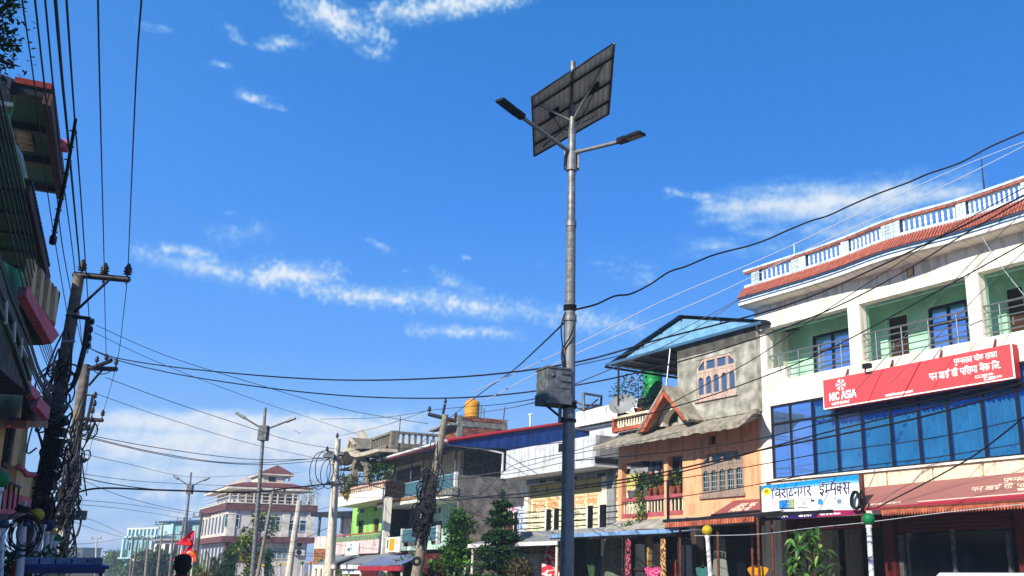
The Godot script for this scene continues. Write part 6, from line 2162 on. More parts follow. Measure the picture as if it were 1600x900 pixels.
	# the cream and pink house beyond it
	var h := thing("cream_house", "cream house with pink sloping hoods and a maroon window on the left side", "house", Vector3.ZERO, rot)
	var y0 := 2.9
	var f: float = -2.3
	s = Shape.new()
	s.sheet(Vector3(22.33, 2.61, -2.3), Vector3(30.36, 3, -2.3), Vector3(26.28, 6.33, -2.3), Vector3(20.91, 5.32, -2.3), 0.25)
	obj("wall", s, M.left_cream, h)
	s = Shape.new()
	s.sheet(Vector3(23.71, 3.6, -2.26), Vector3(25.17, 3.66, -2.26), Vector3(24.85, 4.59, -2.26), Vector3(23.31, 4.44, -2.26), 0.06)
	var wn := obj("window", s, M.dark_wood, h)
	s = Shape.new()
	s.sheet(Vector3(23.72, 3.68, -2.24), Vector3(24.51, 3.72, -2.24), Vector3(24.43, 4.43, -2.24), Vector3(23.5, 4.37, -2.24), 0.02)
	obj("pane", s, M.dark_glass, wn)
	s = Shape.new()
	s.sheet(Vector3(19.48, 3.93, -1.9), Vector3(23.42, 4.38, -1.9), Vector3(24.83, 4.74, -2.2), Vector3(22.71, 4.5, -2.2), 0.05)
	obj("window_hood", s, M.left_pink, h)
	# balcony with cream slats and a long pink hood under it
	var b := Node3D.new()
	b.name = "balcony"
	h.add_child(b, true)
	s = Shape.new()
	s.sheet(Vector3(19.24, 5.35, -1.45), Vector3(20.55, 5.78, -1.45), Vector3(17.17, 5.82, -1.75), Vector3(16.66, 5.54, -1.7), 0.12)
	obj("pink_hood", s, M.left_pink, b)
	s = Shape.new()
	s.sheet(Vector3(17.27, 5.61, -1.75), Vector3(19.46, 5.42, -1.5), Vector3(23.65, 6.18, -2.2), Vector3(21.88, 6.28, -2.2), 0.1)
	obj("soffit", s, mat("soffit_beige", Color8(150, 116, 92), "rain", 0.9), b)
	for k in 4:
		var q := k / 3.0
		s = Shape.new()
		var lo0 := Vector3(17.83, 5.83, -1.75).lerp(Vector3(19.33, 5.79, -1.5), q)
		s.sheet(lo0, lo0 + Vector3(0.4, 0.0, 0.02), lo0 + Vector3(0.42, 0.62, -0.02), lo0 + Vector3(0.02, 0.62, -0.04), 0.12)
		obj("slat", s, mat("slat_cream", Color8(206, 178, 138), "rain", 0.9), b)
		s = Shape.new()
		for i in 5:
			var ring := []
			for a in 9:
				ring.append(lo0 + Vector3(0.6 + cos(a * TAU / 8) * 0.09, 0.06 + i * 0.13 + sin(a * TAU / 8) * 0.08, -0.03))
			s.tube(ring, 0.02, 0.02, 4)
		obj("scrollwork", s, M.black, b)
	for k in 2:
		rod("balcony_soffit_bar", M.maroon, b, [Vector3(20.71, 5.91, -1.9).lerp(Vector3(21.85, 6.03, -1.9), k), Vector3(20.92, 5.88, -1.7).lerp(Vector3(21.68, 5.91, -1.7), k)], 0.08, 4)
	# lower pink hoods and parapets
	var low := [[[44,602],[60,622],[63,612],[47,596]], [[57,632],[76,654],[80,640],[62,618]]]
	s = Shape.new()
	s.sheet(Vector3(18.21, 4.39, -1.6), Vector3(20.74, 4.51, -1.6), Vector3(22.06, 4.9, -1.7), Vector3(19.62, 4.7, -1.7), 0.1)
	s.sheet(Vector3(18.42, 4.14, -1.45), Vector3(21.43, 4.31, -1.45), Vector3(23.6, 4.84, -1.6), Vector3(20.77, 4.64, -1.6), 0.1)
	obj("lower_hood", s, M.left_pink, h)
	s = Shape.new()
	s.sheet(Vector3(20.23, 4.13, -1.7), Vector3(24.77, 4.73, -1.7), Vector3(26.76, 5.4, -1.9), Vector3(22.07, 4.94, -1.9), 0.1)
	obj("hood_soffit", s, M.maroon, h)
	s = Shape.new()
	s.sheet(Vector3(20.24, 4, -1.7), Vector3(25.35, 4.62, -1.7), Vector3(24.97, 4.74, -1.7), Vector3(20.25, 4.12, -1.7), 0.2)
	obj("beam", s, M.soffit_beige, h)
	s = Shape.new()
	s.sheet(Vector3(23.7, 2.69, -1.95), Vector3(28.99, 2.94, -1.95), Vector3(27.99, 3.78, -1.95), Vector3(23.06, 3.56, -1.95), 0.15)
	obj("stepped_parapet", s, M.left_cream, h)
	rod("parapet_cap", M.left_pink, h, [Vector3(22.82, 3.54, -1.93), Vector3(24.35, 3.58, -1.93), Vector3(24.95, 3.55, -1.93), Vector3(27.71, 3.76, -1.93)], 0.06, 4)
	s = Shape.new()
	s.sheet(Vector3(15.2, 2.29, -1.6), Vector3(22.98, 2.59, -1.6), Vector3(22.9, 2.91, -1.6), Vector3(14.63, 2.64, -1.6), 0.3)
	obj("pink_band", s, M.left_pink, h)
	s = Shape.new()
	s.sheet(Vector3(15.56, 2.19, -1.62), Vector3(20.88, 2.43, -1.62), Vector3(20.53, 2.59, -1.62), Vector3(15.26, 2.37, -1.62), 1.2)
	obj("slab", s, M.dark_cement, h)
	var rl := Node3D.new()
	rl.name = "railing"
	h.add_child(rl, true)
	rod("top_rail", M.black, rl, [Vector3(15.29, 2.67, -1.5), Vector3(16.82, 2.81, -1.5), Vector3(18.66, 2.85, -1.5)], 0.025)
	for k in 4:
		rod("bar", M.black, rl, [Vector3(16.47, 2.4, -1.5).lerp(Vector3(18.77, 2.51, -1.5), k / 3.0), Vector3(16.17, 2.75, -1.5).lerp(Vector3(18.53, 2.85, -1.5), k / 3.0)], 0.014)
	# shaded ground floor behind the globe posts
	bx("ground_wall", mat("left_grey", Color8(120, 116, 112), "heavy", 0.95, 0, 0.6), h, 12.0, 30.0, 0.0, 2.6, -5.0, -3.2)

func disc_ring(s: Shape, c: Vector3, r: float, w: float, axis: Basis, thick: float, sides := 4) -> void:
	var p := []
	for i in 17:
		var q := TAU * i / 16.0
		p.append(c + axis * Vector3(cos(q) * r * w, sin(q) * r, 0.0))
	s.tube(p, thick, thick, sides)

func main_lamp() -> void:
	var base := Vector3(-0.932, 0, -13)
	var t := thing("solar_street_lamp", "tall galvanised solar street lamp with tilted panel and battery box on the median", "street lamp", base)
	var top := Vector3(-0.085, 9.0, 0)
	mat("galv", Color8(150, 152, 154), "dirt", 0.5, 0.45, 1.2)
	mat("galv_dark", Color8(128, 132, 138), "rain", 0.55, 0.35, 1.0)
	var at := func(h: float) -> Vector3: return Vector3(top.x * (h / 9.0), h, 0)
	rod("lower_pole", M.galv_dark, t, [at.call(0.15), at.call(4.95)], 0.095, 10, 0.082)
	rod("middle_pole", mat("galv_worn", Color8(146, 148, 150), "dirt", 0.6, 0.3, 2.2), t, [at.call(4.95), at.call(6.35)], 0.076, 10, 0.068)
	rod("upper_pole", M.galv, t, [at.call(6.35), at.call(7.85)], 0.062, 10, 0.055)
	rod("top_pole", M.galv, t, [at.call(7.85), at.call(8.95)], 0.045, 10)
	for h in [4.95, 6.35]:
		rod("collar", M.galv, t, [at.call(h - 0.05), at.call(h + 0.04)], 0.097 if h < 5.0 else 0.08, 10)
	bx("base_plate", M.galv_dark, t, -0.25, 0.25, 0.15, 0.18, -0.25, 0.25)
	# bracket cluster where the arms start
	var j: float = Vector3(-1.01, 7.45, -13).y
	rod("bracket_sleeve", M.galv_dark, t, [at.call(j - 0.28), at.call(j + 0.02)], 0.085, 8)
	for k in [-1, 1]:
		bx("bracket_cheek", M.galv, t, at.call(j).x + k * 0.1 - 0.012, at.call(j).x + k * 0.1 + 0.012, j - 0.25, j + 0.05, -0.05, 0.05)
	# two arms, each with a lamp head
	for k in 2:
		var a: Vector3 = at.call(j)
		var e: Vector3 = ([Vector3(-1.65, 7.64, -12.2), Vector3(-0.293, 7.45, -12.6)][k] as Vector3) - base
		var tip: Vector3 = ([Vector3(-1.91, 7.7, -11.8), Vector3(0.036, 7.44, -12.3)][k] as Vector3) - base
		rod("lamp_arm", M.galv_dark, t, [a, e], 0.03, 8)
		var dir := (tip - e).normalized()
		var side := dir.cross(Vector3.UP).normalized()
		var b := Basis(side, dir.cross(side) * -1.0, -dir).orthonormalized()
		var n := e.distance_to(tip)
		var s := Shape.new()
		s.box(Vector3(-0.07, -0.018, -n), Vector3(0.07, 0.02, -0.08), Transform3D(b, e))
		var head := obj("lamp_head", s, M.black, t)
		s = Shape.new()
		for f in 7:
			s.box(Vector3(-0.06, 0.02, -n + 0.05 + f * 0.03), Vector3(0.06, 0.04, -n + 0.06 + f * 0.03), Transform3D(b, e))
		s.box(Vector3(-0.05, -0.028, -0.14), Vector3(0.05, 0.045, 0.02), Transform3D(b, e))
		obj("heat_fins", s, M.dark_metal, head)
		s = Shape.new()
		s.box(Vector3(-0.055, -0.024, -n + 0.02), Vector3(0.055, -0.019, -0.16), Transform3D(b, e))
		obj("lens", s, M.dark_glass, head)
	# solar panel, seen from below: two framed modules on rails
	var p := [Vector3(-1.66, 7.81, -13.9), Vector3(-0.478, 8.24, -13.3), Vector3(-0.363, 8.74, -12.1), Vector3(-1.58, 8.21, -12.7)]
	for k in 4:
		p[k] -= base
	var pn := Node3D.new()
	pn.name = "solar_panel"
	t.add_child(pn, true)
	var mid := func(a: float, b: float) -> Vector3: return (p[0] as Vector3).lerp(p[1], a).lerp((p[3] as Vector3).lerp(p[2], a), b)
	var up := ((p[1] - p[0]) as Vector3).cross(p[3] - p[0]).normalized()
	if up.y < 0:
		up = -up
	mat("backsheet", Color8(228, 226, 222), "soft", 0.7, 0, 0.8)
	for k in 2:
		var s := Shape.new()
		var a := 0.0 if k == 0 else 0.505
		var b := 0.495 if k == 0 else 1.0
		s.sheet(mid.call(a, 0.0), mid.call(b, 0.0), mid.call(b, 1.0), mid.call(a, 1.0), 0.012)
		var o := obj("module_back", s, M.backsheet, pn)
		s = Shape.new()
		s.sheet(mid.call(a, 0.0) + up * 0.02, mid.call(b, 0.0) + up * 0.02, mid.call(b, 1.0) + up * 0.02, mid.call(a, 1.0) + up * 0.02, 0.006)
		obj("cells", s, pane("cell_blue", Color(0.02, 0.03, 0.1), 0.1), o)
		s = Shape.new()
		s.tube([mid.call(a, 0), mid.call(b, 0), mid.call(b, 1), mid.call(a, 1), mid.call(a, 0)], 0.022, 0.022, 4)
		obj("frame", s, M.grey_steel, o)
		s = Shape.new()
		for q in 8:
			s.tube([mid.call(lerpf(a, b, (q + 0.5) / 8.0), 0.03) - up * 0.007, mid.call(lerpf(a, b, (q + 0.5) / 8.0), 0.97) - up * 0.007], 0.004, 0.004, 4)
		obj("cell_line", s, mat("cell_line", Color8(170, 168, 166), "", 0.8), o)
		s = Shape.new()
		var c: Vector3 = mid.call(lerpf(a, b, 0.55), 0.55)
		var u: Vector3 = ((p[1] - p[0]) as Vector3).normalized()
		var w: Vector3 = ((p[3] - p[0]) as Vector3).normalized()
		s.box(Vector3(-0.09, -0.06, 0), Vector3(0.09, 0.06, 0.04), Transform3D(Basis(u, w, -up), c))
		obj("junction_box", s, M.black, o)
	for v in [0.22, 0.5, 0.84]:
		rod("rail", M.dark_metal, pn, [mid.call(0.01, v) - up * 0.03, mid.call(0.99, v) - up * 0.03], 0.022, 4)
	var hub: Vector3 = at.call(Vector3(-1.01, 7.96, -13).y)
	rod("panel_strut", M.galv_dark, t, [hub, mid.call(0.08, 0.84) - up * 0.03], 0.02, 6)
	rod("panel_strut", M.galv_dark, t, [hub, mid.call(0.88, 0.82) - up * 0.03], 0.02, 6)
	rod("panel_strut", M.galv_dark, t, [hub, mid.call(0.12, 0.1) - up * 0.03], 0.016, 6)
	rod("panel_strut", M.galv_dark, t, [hub + Vector3(0, -0.1, 0), mid.call(0.85, 0.1) - up * 0.03], 0.014, 6)
	rod("lead", M.cable, t, spline([mid.call(0.25, 0.55) - up * 0.05, mid.call(0.35, 0.3) - up * 0.1, hub + Vector3(0, -0.15, 0.06)]), 0.008, 4)
	rod("lead", M.cable, t, spline([mid.call(0.8, 0.55) - up * 0.05, mid.call(0.62, 0.3) - up * 0.12, hub + Vector3(0, -0.2, 0.06)]), 0.008, 4)
	# battery box on a bracket
	var c := Vector3(-1.17, 3.95, -12.9) - base
	var bx_ := Node3D.new()
	bx_.name = "battery_box"
	t.add_child(bx_, true)
	bx_.position = c
	bx_.rotation_degrees.y = 32.0
	mat("box_grey", Color8(122, 130, 136), "dirt", 0.6, 0.2, 1.5)
	bx("case", M.box_grey, bx_, -0.18, 0.17, -0.23, 0.23, -0.17, 0.17)
	bx("lid", M.box_grey, bx_, -0.195, 0.185, 0.23, 0.255, -0.185, 0.185)
	bx("skirt", M.box_grey, bx_, -0.192, 0.182, -0.245, -0.1, -0.182, 0.182)
	for k in 2:
		bx("louvre", M.box_grey, bx_, 0.02, 0.16, 0.06 + k * 0.1, 0.075 + k * 0.1, 0.17, 0.185)
	bx("louvre", M.box_grey, bx_, -0.08, 0.16, -0.03, -0.018, 0.17, 0.18)
	bx("latch", M.steel, bx_, -0.13, -0.1, 0.12, 0.16, 0.17, 0.19)
	rod("box_strut", M.dark_metal, t, [Vector3(-1.27, 3.7, -12.8) - base, Vector3(-1.04, 3.53, -13) - base], 0.018, 4)
	rod("clamp", M.dark_metal, t, [at.call(Vector3(-0.977, 3.73, -13).y - 0.05), at.call(Vector3(-0.977, 3.73, -13).y + 0.02)], 0.105, 10)
	rod("clamp", M.dark_metal, t, [at.call(Vector3(-0.972, 3.51, -13).y - 0.02), at.call(Vector3(-0.972, 3.51, -13).y + 0.02)], 0.105, 10)
	bx("rear_channel", M.galv_dark, t, at.call(3.7).x - 0.14, at.call(3.7).x - 0.1, Vector3(-1.04, 3.49, -13).y, Vector3(-1.05, 3.84, -13).y, -0.06, 0.06)
	# empty sign frame reaching right
	var s := Shape.new()
	var f := [Vector3(-0.899, 3.78, -13), Vector3(-0.761, 3.71, -12.9), Vector3(-0.764, 3.87, -12.9), Vector3(-0.549, 3.95, -13.6), Vector3(-0.556, 3.82, -13.6), Vector3(-0.76, 3.64, -12.9), Vector3(-0.898, 3.72, -13)]
	var fr := []
	for k in f:
		fr.append((k as Vector3) - base)
	s.tube(fr, 0.02, 0.02, 4)
	s.tube([fr[2], fr[5]], 0.018, 0.018, 4)
	s.tube([fr[1], fr[4]], 0.016, 0.016, 4)
	s.tube([fr[5], Vector3(-0.594, 3.87, -13.4) - base], 0.014, 0.014, 4)
	obj("side_frame", s, M.galv_dark, t)
	# cable wrapped round the shaft
	s = Shape.new()
	for k in 4:
		disc_ring(s, at.call(Vector3(-0.986, 5.07, -13).y + 0.02 * k), 0.088, 1.0, Basis(Vector3.RIGHT, PI / 2 + 0.1), 0.009)
	s.tube(spline([Vector3(-1.04, 5.02, -12.95) - base, Vector3(-1.09, 4.8, -12.9) - base, Vector3(-1.06, 4.49, -12.9) - base, Vector3(-1.03, 4.22, -12.9) - base]), 0.01, 0.01, 5)
	s.tube(spline([Vector3(-0.895, 4.85, -12.9) - base, Vector3(-0.969, 4.64, -12.88) - base, Vector3(-1.06, 4.49, -12.9) - base, Vector3(-1.07, 4.35, -12.9) - base, Vector3(-1.03, 4.18, -12.9) - base]), 0.012, 0.012, 5)
	obj("wrapped_cable", s, M.cable, t)

func far_lamps() -> void:
	var list := [
		["double armed street lamp standing before the corner building, nearer of the two", Vector3(-17.75, 0, -46), Vector3(-18.04, 9, -46.01), [Vector3(-19.42, 8.75, -46), Vector3(-17.97, 7.92, -46), Vector3(-16.53, 8.5, -46)], Vector3(-17.99, 7.77, -46)],
		["double armed street lamp left of the flag, farther of the two", Vector3(-35.75, 0, -78), Vector3(-35.96, 8.94, -78), [Vector3(-37.36, 8.68, -78), Vector3(-35.91, 7.83, -78), Vector3(-34.42, 8.53, -78)], Vector3(-35.88, 7.58, -78)],
	]
	for k in list:
		var base: Vector3 = k[1]
		var t := thing("street_lamp", k[0], "street lamp", base, 0, "double armed street lamps on the median")
		var top: Vector3 = k[2]
		top.z = base.z
		rod("pole", M.galv, t, [Vector3.ZERO, top - base], 0.14 if base.z > -60 else 0.17, 8, 0.07)
		var c: Vector3 = k[3][1] - base
		for e in [k[3][0], k[3][2]]:
			var q: Vector3 = e - base
			rod("arm", M.grey_steel, t, [c, c.lerp(q, 0.72)], 0.045, 6)
			rod("lamp_head", M.galv, t, [c.lerp(q, 0.7), c.lerp(q, 0.85), q], 0.08 if base.z > -60 else 0.12, 6, 0.07)
		var b: Vector3 = k[4] - base
		bx("control_box", M.grey_steel, t, b.x - 0.2, b.x + 0.2, b.y - 0.35, b.y + 0.35, -0.2, 0.2)

func insulator(parent: Node3D, at: Vector3, k := 1.0) -> void:
	var s := Shape.new()
	s.lathe([Vector2(0.02, -0.2), Vector2(0.02, 0), Vector2(0.09, 0.02), Vector2(0.05, 0.06), Vector2(0.1, 0.08), Vector2(0.05, 0.12), Vector2(0.09, 0.14), Vector2(0.05, 0.2), Vector2(0.03, 0.26), Vector2(0.001, 0.27)], 10, Transform3D(Basis().scaled(Vector3.ONE * k), at))
	obj("insulator", s, M.insulator, parent)

# a scribble of cable slung round a pole between two heights
func tangle(s: Shape, from: Vector3, to: Vector3, wide: float, count: int, thick: float) -> void:
	for i in count:
		var f := rng.randf()
		var c := from.lerp(to, f) + Vector3(rng.randfn() * wide * 0.35, 0, rng.randfn() * wide * 0.3)
		if i % 3 == 0:
			var p := []
			var q := rng.randf() * TAU
			for k in 5:
				p.append(c + Vector3(sin(q + k * 1.3) * wide * 0.4, (k - 2) * wide * (0.5 + rng.randf()), cos(q + k * 1.1) * wide * 0.4))
			s.tube(spline(p, 4), thick, thick, 4)
		else:
			disc_ring(s, c, wide * (0.25 + 0.5 * rng.randf()), 0.5 + 0.7 * rng.randf(), Basis(Vector3(rng.randf() - 0.5, 1.0, rng.randf() - 0.5).normalized(), rng.randf() * TAU) * Basis(Vector3.RIGHT, rng.randfn() * 0.4), thick)

func poles() -> void:
	# nearest pole on the left
	var base := Vector3(-14.67, 0, -24)
	var t := thing("utility_pole", "stout concrete utility pole with a three insulator crossarm, left of the pair", "utility pole", base)
	var top := Vector3(-14.66, 8.94, -24) - base
	rod("shaft", M.pole_concrete, t, [Vector3.ZERO, top * 0.5, top], 0.22, 10, 0.13)
	var a0 := Vector3(-14.81, 8.96, -24) - base
	var a1 := Vector3(-13.33, 8.82, -24) - base
	var s := Shape.new()
	s.tube([a0, a1], 0.085, 0.085, 4)
	obj("crossarm", s, M.dark_metal, t)
	rod("brace", M.dark_metal, t, [Vector3(-13.81, 8.77, -23.9) - base, Vector3(-14.56, 7.91, -23.9) - base], 0.04, 4)
	insulator(t, Vector3(-14.61, 9.05, -24) - base, 1.2)
	insulator(t, Vector3(-14.01, 8.96, -24) - base, 1.2)
	insulator(t, Vector3(-13.4, 8.94, -24) - base, 1.2)
	rod("second_arm", M.dark_metal, t, [Vector3(-14.75, 7.83, -23.9) - base, Vector3(-14.12, 7.74, -23.9) - base], 0.05, 4)
	rod("drop_bracket", M.dark_metal, t, [Vector3(-14.16, 7.74, -23.9) - base, Vector3(-14.14, 7.03, -23.9) - base, Vector3(-14.21, 6.29, -23.9) - base, Vector3(-14.29, 5.95, -23.9) - base], 0.08, 5, 0.06)
	for k in 4:
		insulator(t, Vector3(-14.05, 7.59, -23.9).lerp(Vector3(-14.05, 6.95, -23.9), k / 3.0) - base, 0.6)
	rod("pale_band", M.pale_cable, t, [Vector3(-14.61, 7.1, -23.7) - base, Vector3(-14.3, 7.1, -23.7) - base], 0.03, 6)
	s = Shape.new()
	tangle(s, Vector3(-14.54, 6.47, -23.6) - base, Vector3(-14.48, 4.56, -23.6) - base, 0.5, 34, 0.022)
	tangle(s, Vector3(-14.28, 4.56, -23.6) - base, Vector3(-14.27, 3.03, -23.6) - base, 0.36, 26, 0.024)
	obj("tangled_cable", s, M.cable, t)
	s = Shape.new()
	for k in 16:
		var y := k / 15.0
		var p0 := (Vector3(-14.71, 6.07, -23.2) as Vector3).lerp(Vector3(-14.3, 4.97, -23.2), y) - base
		var p1 := (Vector3(-14.19, 5.98, -23.2) as Vector3).lerp(Vector3(-13.88, 5.35, -23.2), y) - base
		s.tube(spline([p0, (p0 + p1) / 2 + Vector3(0.05, -0.15 - 0.2 * rng.randf(), 0.1), p1]), 0.017, 0.017, 4)
	obj("grey_loops", s, M.grey_cable, t)
	s = Shape.new()
	for k in 7:
		s.box(Vector3(-0.2, -0.1, -0.1), Vector3(0.15, 0.12, 0.1), Transform3D(Basis(Vector3.FORWARD, rng.randf() - 0.5), (Vector3(-14.19, 5.02, -23.5) as Vector3).lerp(Vector3(-14.22, 3.48, -23.5), k / 6.0) - base))
	obj("splice_boxes", s, M.black, t)
	bx("maroon_wrap", M.maroon, t, Vector3(-14.33, 2.89, -23.7).x - base.x - 0.35, Vector3(-14.33, 2.89, -23.7).x - base.x + 0.1, Vector3(-14.45, 2.66, -23.7).y, Vector3(-14.54, 3.19, -23.7).y, 0.1, 0.24)
	# second pole of the pair
	base = Vector3(-20.32, 0, -35)
	t = thing("utility_pole", "leaning looking concrete utility pole smothered in looped cable, right of the pair", "utility pole", base)
	top = Vector3(-20.57, 8.83, -35) - base
	rod("shaft", M.pole_concrete, t, [Vector3.ZERO, top * 0.5, top], 0.27, 10, 0.17)
	for k in [[Vector3(-20.35, 8.68, -35), Vector3(-19.42, 8.91, -34.6)], [Vector3(-20.41, 8.71, -35), Vector3(-19.38, 8.66, -35)]]:
		rod("crossarm", M.dark_metal, t, [(k[0] as Vector3) - base, (k[1] as Vector3) - base], 0.09, 4)
	rod("brace", M.dark_metal, t, [Vector3(-19.92, 8.64, -35) - base, Vector3(-20.34, 8.04, -35) - base], 0.05, 4)
	rod("bracket", M.dark_metal, t, [Vector3(-20.62, 7.73, -35) - base, Vector3(-20.12, 7.68, -35) - base, Vector3(-20.2, 6.41, -35) - base, Vector3(-20.48, 6.41, -35) - base], 0.06, 4)
	rod("low_arm", M.dark_metal, t, [Vector3(-20.69, 6.85, -35) - base, Vector3(-19.6, 6.76, -35) - base], 0.07, 4)
	for k in [Vector3(-20.06, 8.88, -34.8), Vector3(-19.72, 8.96, -34.8), Vector3(-19.45, 8.83, -35), Vector3(-19.98, 7.57, -34.9), Vector3(-19.95, 7.26, -34.9), Vector3(-19.98, 7, -34.9), Vector3(-19.98, 6.67, -34.9), Vector3(-20.02, 6.37, -34.9), Vector3(-19.65, 6.92, -35)]:
		insulator(t, (k as Vector3) - base, 0.9)
	s = Shape.new()
	tangle(s, Vector3(-20.2, 6.6, -34.4) - base, Vector3(-20.04, 3.47, -34.4) - base, 0.55, 46, 0.024)
	tangle(s, Vector3(-20.32, 4.35, -34.4) - base, Vector3(-20.09, 2.17, -34.4) - base, 0.7, 30, 0.028)
	obj("tangled_cable", s, M.cable, t)
	s = Shape.new()
	tangle(s, Vector3(-19.88, 5.64, -34) - base, Vector3(-19.81, 3.45, -34) - base, 0.5, 16, 0.02)
	obj("grey_loops", s, mat("dull_cable", Color8(66, 66, 70), "", 0.7), t)
	bx("meter_box", M.pale_pole, t, Vector3(-20.19, 2.77, -34.4).x - base.x - 0.28, Vector3(-20.19, 2.77, -34.4).x - base.x + 0.2, Vector3(-20.17, 2.64, -34.4).y, Vector3(-20.21, 2.9, -34.4).y, 0.4, 0.7)
	bx("junction_box", M.grey_steel, t, Vector3(-19.88, 3.47, -34.4).x - base.x, Vector3(-19.88, 3.47, -34.4).x - base.x + 0.35, Vector3(-19.84, 3.21, -34.4).y, Vector3(-19.89, 3.53, -34.4).y, 0.2, 0.5)
	for k in [[Vector3(-20, 5.15, -34.6), Vector3(-19.73, 5.31, -34.6)], [Vector3(-19.98, 3.65, -34.6), Vector3(-19.87, 3.5, -34.6)]]:
		rod("peg", M.dark_metal, t, [(k[0] as Vector3) - base, (k[1] as Vector3) - base], 0.07, 5)
	# white square pole
	base = Vector3(-16.11, 0, -52)
	t = thing("utility_pole", "pale square concrete pole with side brackets in front of the green house", "utility pole", base)
	top = Vector3(-16.3, 8.26, -52) - base
	s = Shape.new()
	s.tube([Vector3.ZERO, top], 0.31, 0.16, 4)
	obj("shaft", s, M.pale_pole, t)
	insulator(t, Vector3(-16.34, 8.33, -52) - base, 1.0)
	rod("crossarm", M.grey_steel, t, [Vector3(-16.81, 7.51, -52) - base, Vector3(-15.88, 7.44, -52) - base], 0.12, 4)
	insulator(t, Vector3(-16.82, 7.61, -52) - base, 1.0)
	bx("junction_box", M.grey_steel, t, Vector3(-16.59, 7.34, -52).x - base.x - 0.3, Vector3(-16.59, 7.34, -52).x - base.x + 0.3, Vector3(-16.58, 7.24, -52).y, Vector3(-16.6, 7.41, -52).y, 0.1, 0.4)
	bx("junction_box", M.grey_steel, t, Vector3(-16.03, 5.99, -52).x - base.x - 0.1, Vector3(-16.03, 5.99, -52).x - base.x + 0.35, Vector3(-16.02, 5.85, -52).y, Vector3(-16.04, 6.12, -52).y, 0.1, 0.4)
	bx("clamp", M.black, t, Vector3(-16.26, 5.89, -52).x - base.x - 0.3, Vector3(-16.26, 5.89, -52).x - base.x + 0.3, Vector3(-16.01, 5.82, -52).y, Vector3(-16.03, 5.99, -52).y, -0.3, 0.3)
	s = Shape.new()
	for k in 5:
		disc_ring(s, (Vector3(-17.04, 6.57, -51.8) as Vector3) - base + Vector3(0.25 * k, 0.2 * sin(k * 2.0), 0), 1.0 - 0.1 * k, 0.55, Basis(Vector3.UP, 0.2 * k), 0.022)
	obj("cable_loops", s, M.cable, t)
	# leaning pole heavy with meters
	base = Vector3(-8.96, 0, -40)
	t = thing("utility_pole", "leaning concrete pole hung with meters and cable knots before the slab house", "utility pole", base)
	top = Vector3(-8.13, 7.74, -40) - base
	s = Shape.new()
	s.tube([Vector3(-8.99, 1.28, -40) - base + Vector3(0, -0.6, 0), top], 0.24, 0.13, 8)
	obj("shaft", s, mat("worn_pole", Color8(168, 158, 144), "dirt", 0.95, 0, 0.8, 0.5), t)
	rod("crossarm", M.dark_metal, t, [Vector3(-8.85, 7.76, -40) - base, Vector3(-7.66, 7.47, -40) - base], 0.08, 4)
	rod("peak_pin", M.dark_metal, t, [Vector3(-8.24, 7.76, -40) - base, Vector3(-8.18, 8.17, -40) - base], 0.06, 5)
	insulator(t, Vector3(-8.16, 8.22, -40) - base, 0.8)
	insulator(t, Vector3(-8.81, 7.87, -40) - base, 0.9)
	insulator(t, Vector3(-7.7, 7.6, -40) - base, 0.9)
	s = Shape.new()
	tangle(s, Vector3(-8.42, 5.39, -39.5) - base, Vector3(-8.63, 3.75, -39.5) - base, 0.5, 46, 0.022)
	tangle(s, Vector3(-8.68, 3.75, -39.5) - base, Vector3(-8.79, 3, -39.5) - base, 0.4, 30, 0.022)
	obj("tangled_cable", s, M.cable, t)
	s = Shape.new()
	for k in 9:
		var c := (Vector3(-8.41, 5.05, -39.4) as Vector3).lerp(Vector3(-8.71, 2.87, -39.4), k / 8.0) - base + Vector3(rng.randfn() * 0.12, 0, 0)
		s.box(Vector3(-0.2, -0.14, -0.1), Vector3(0.2, 0.14, 0.1), Transform3D(Basis(Vector3.FORWARD, rng.randfn() * 0.2), c))
	obj("meter_boxes", s, M.black, t)
	bx("meter_face", M.white_plain, t, Vector3(-8.63, 3.58, -39.2).x - base.x - 0.12, Vector3(-8.63, 3.58, -39.2).x - base.x + 0.14, Vector3(-8.62, 3.48, -39.2).y, Vector3(-8.64, 3.7, -39.2).y, 0.65, 0.7)
	for k in 2:
		s = Shape.new()
		for q in 5:
			disc_ring(s, ([Vector3(-8.61, 3.57, -39.1), Vector3(-8.77, 1.84, -39.2)][k] as Vector3) - base, 0.3 - 0.03 * q if k == 0 else 0.17 - 0.02 * q, 0.8 if k == 0 else 1.0, Basis(), 0.022)
		obj("cable_ring", s, M.cable, t)
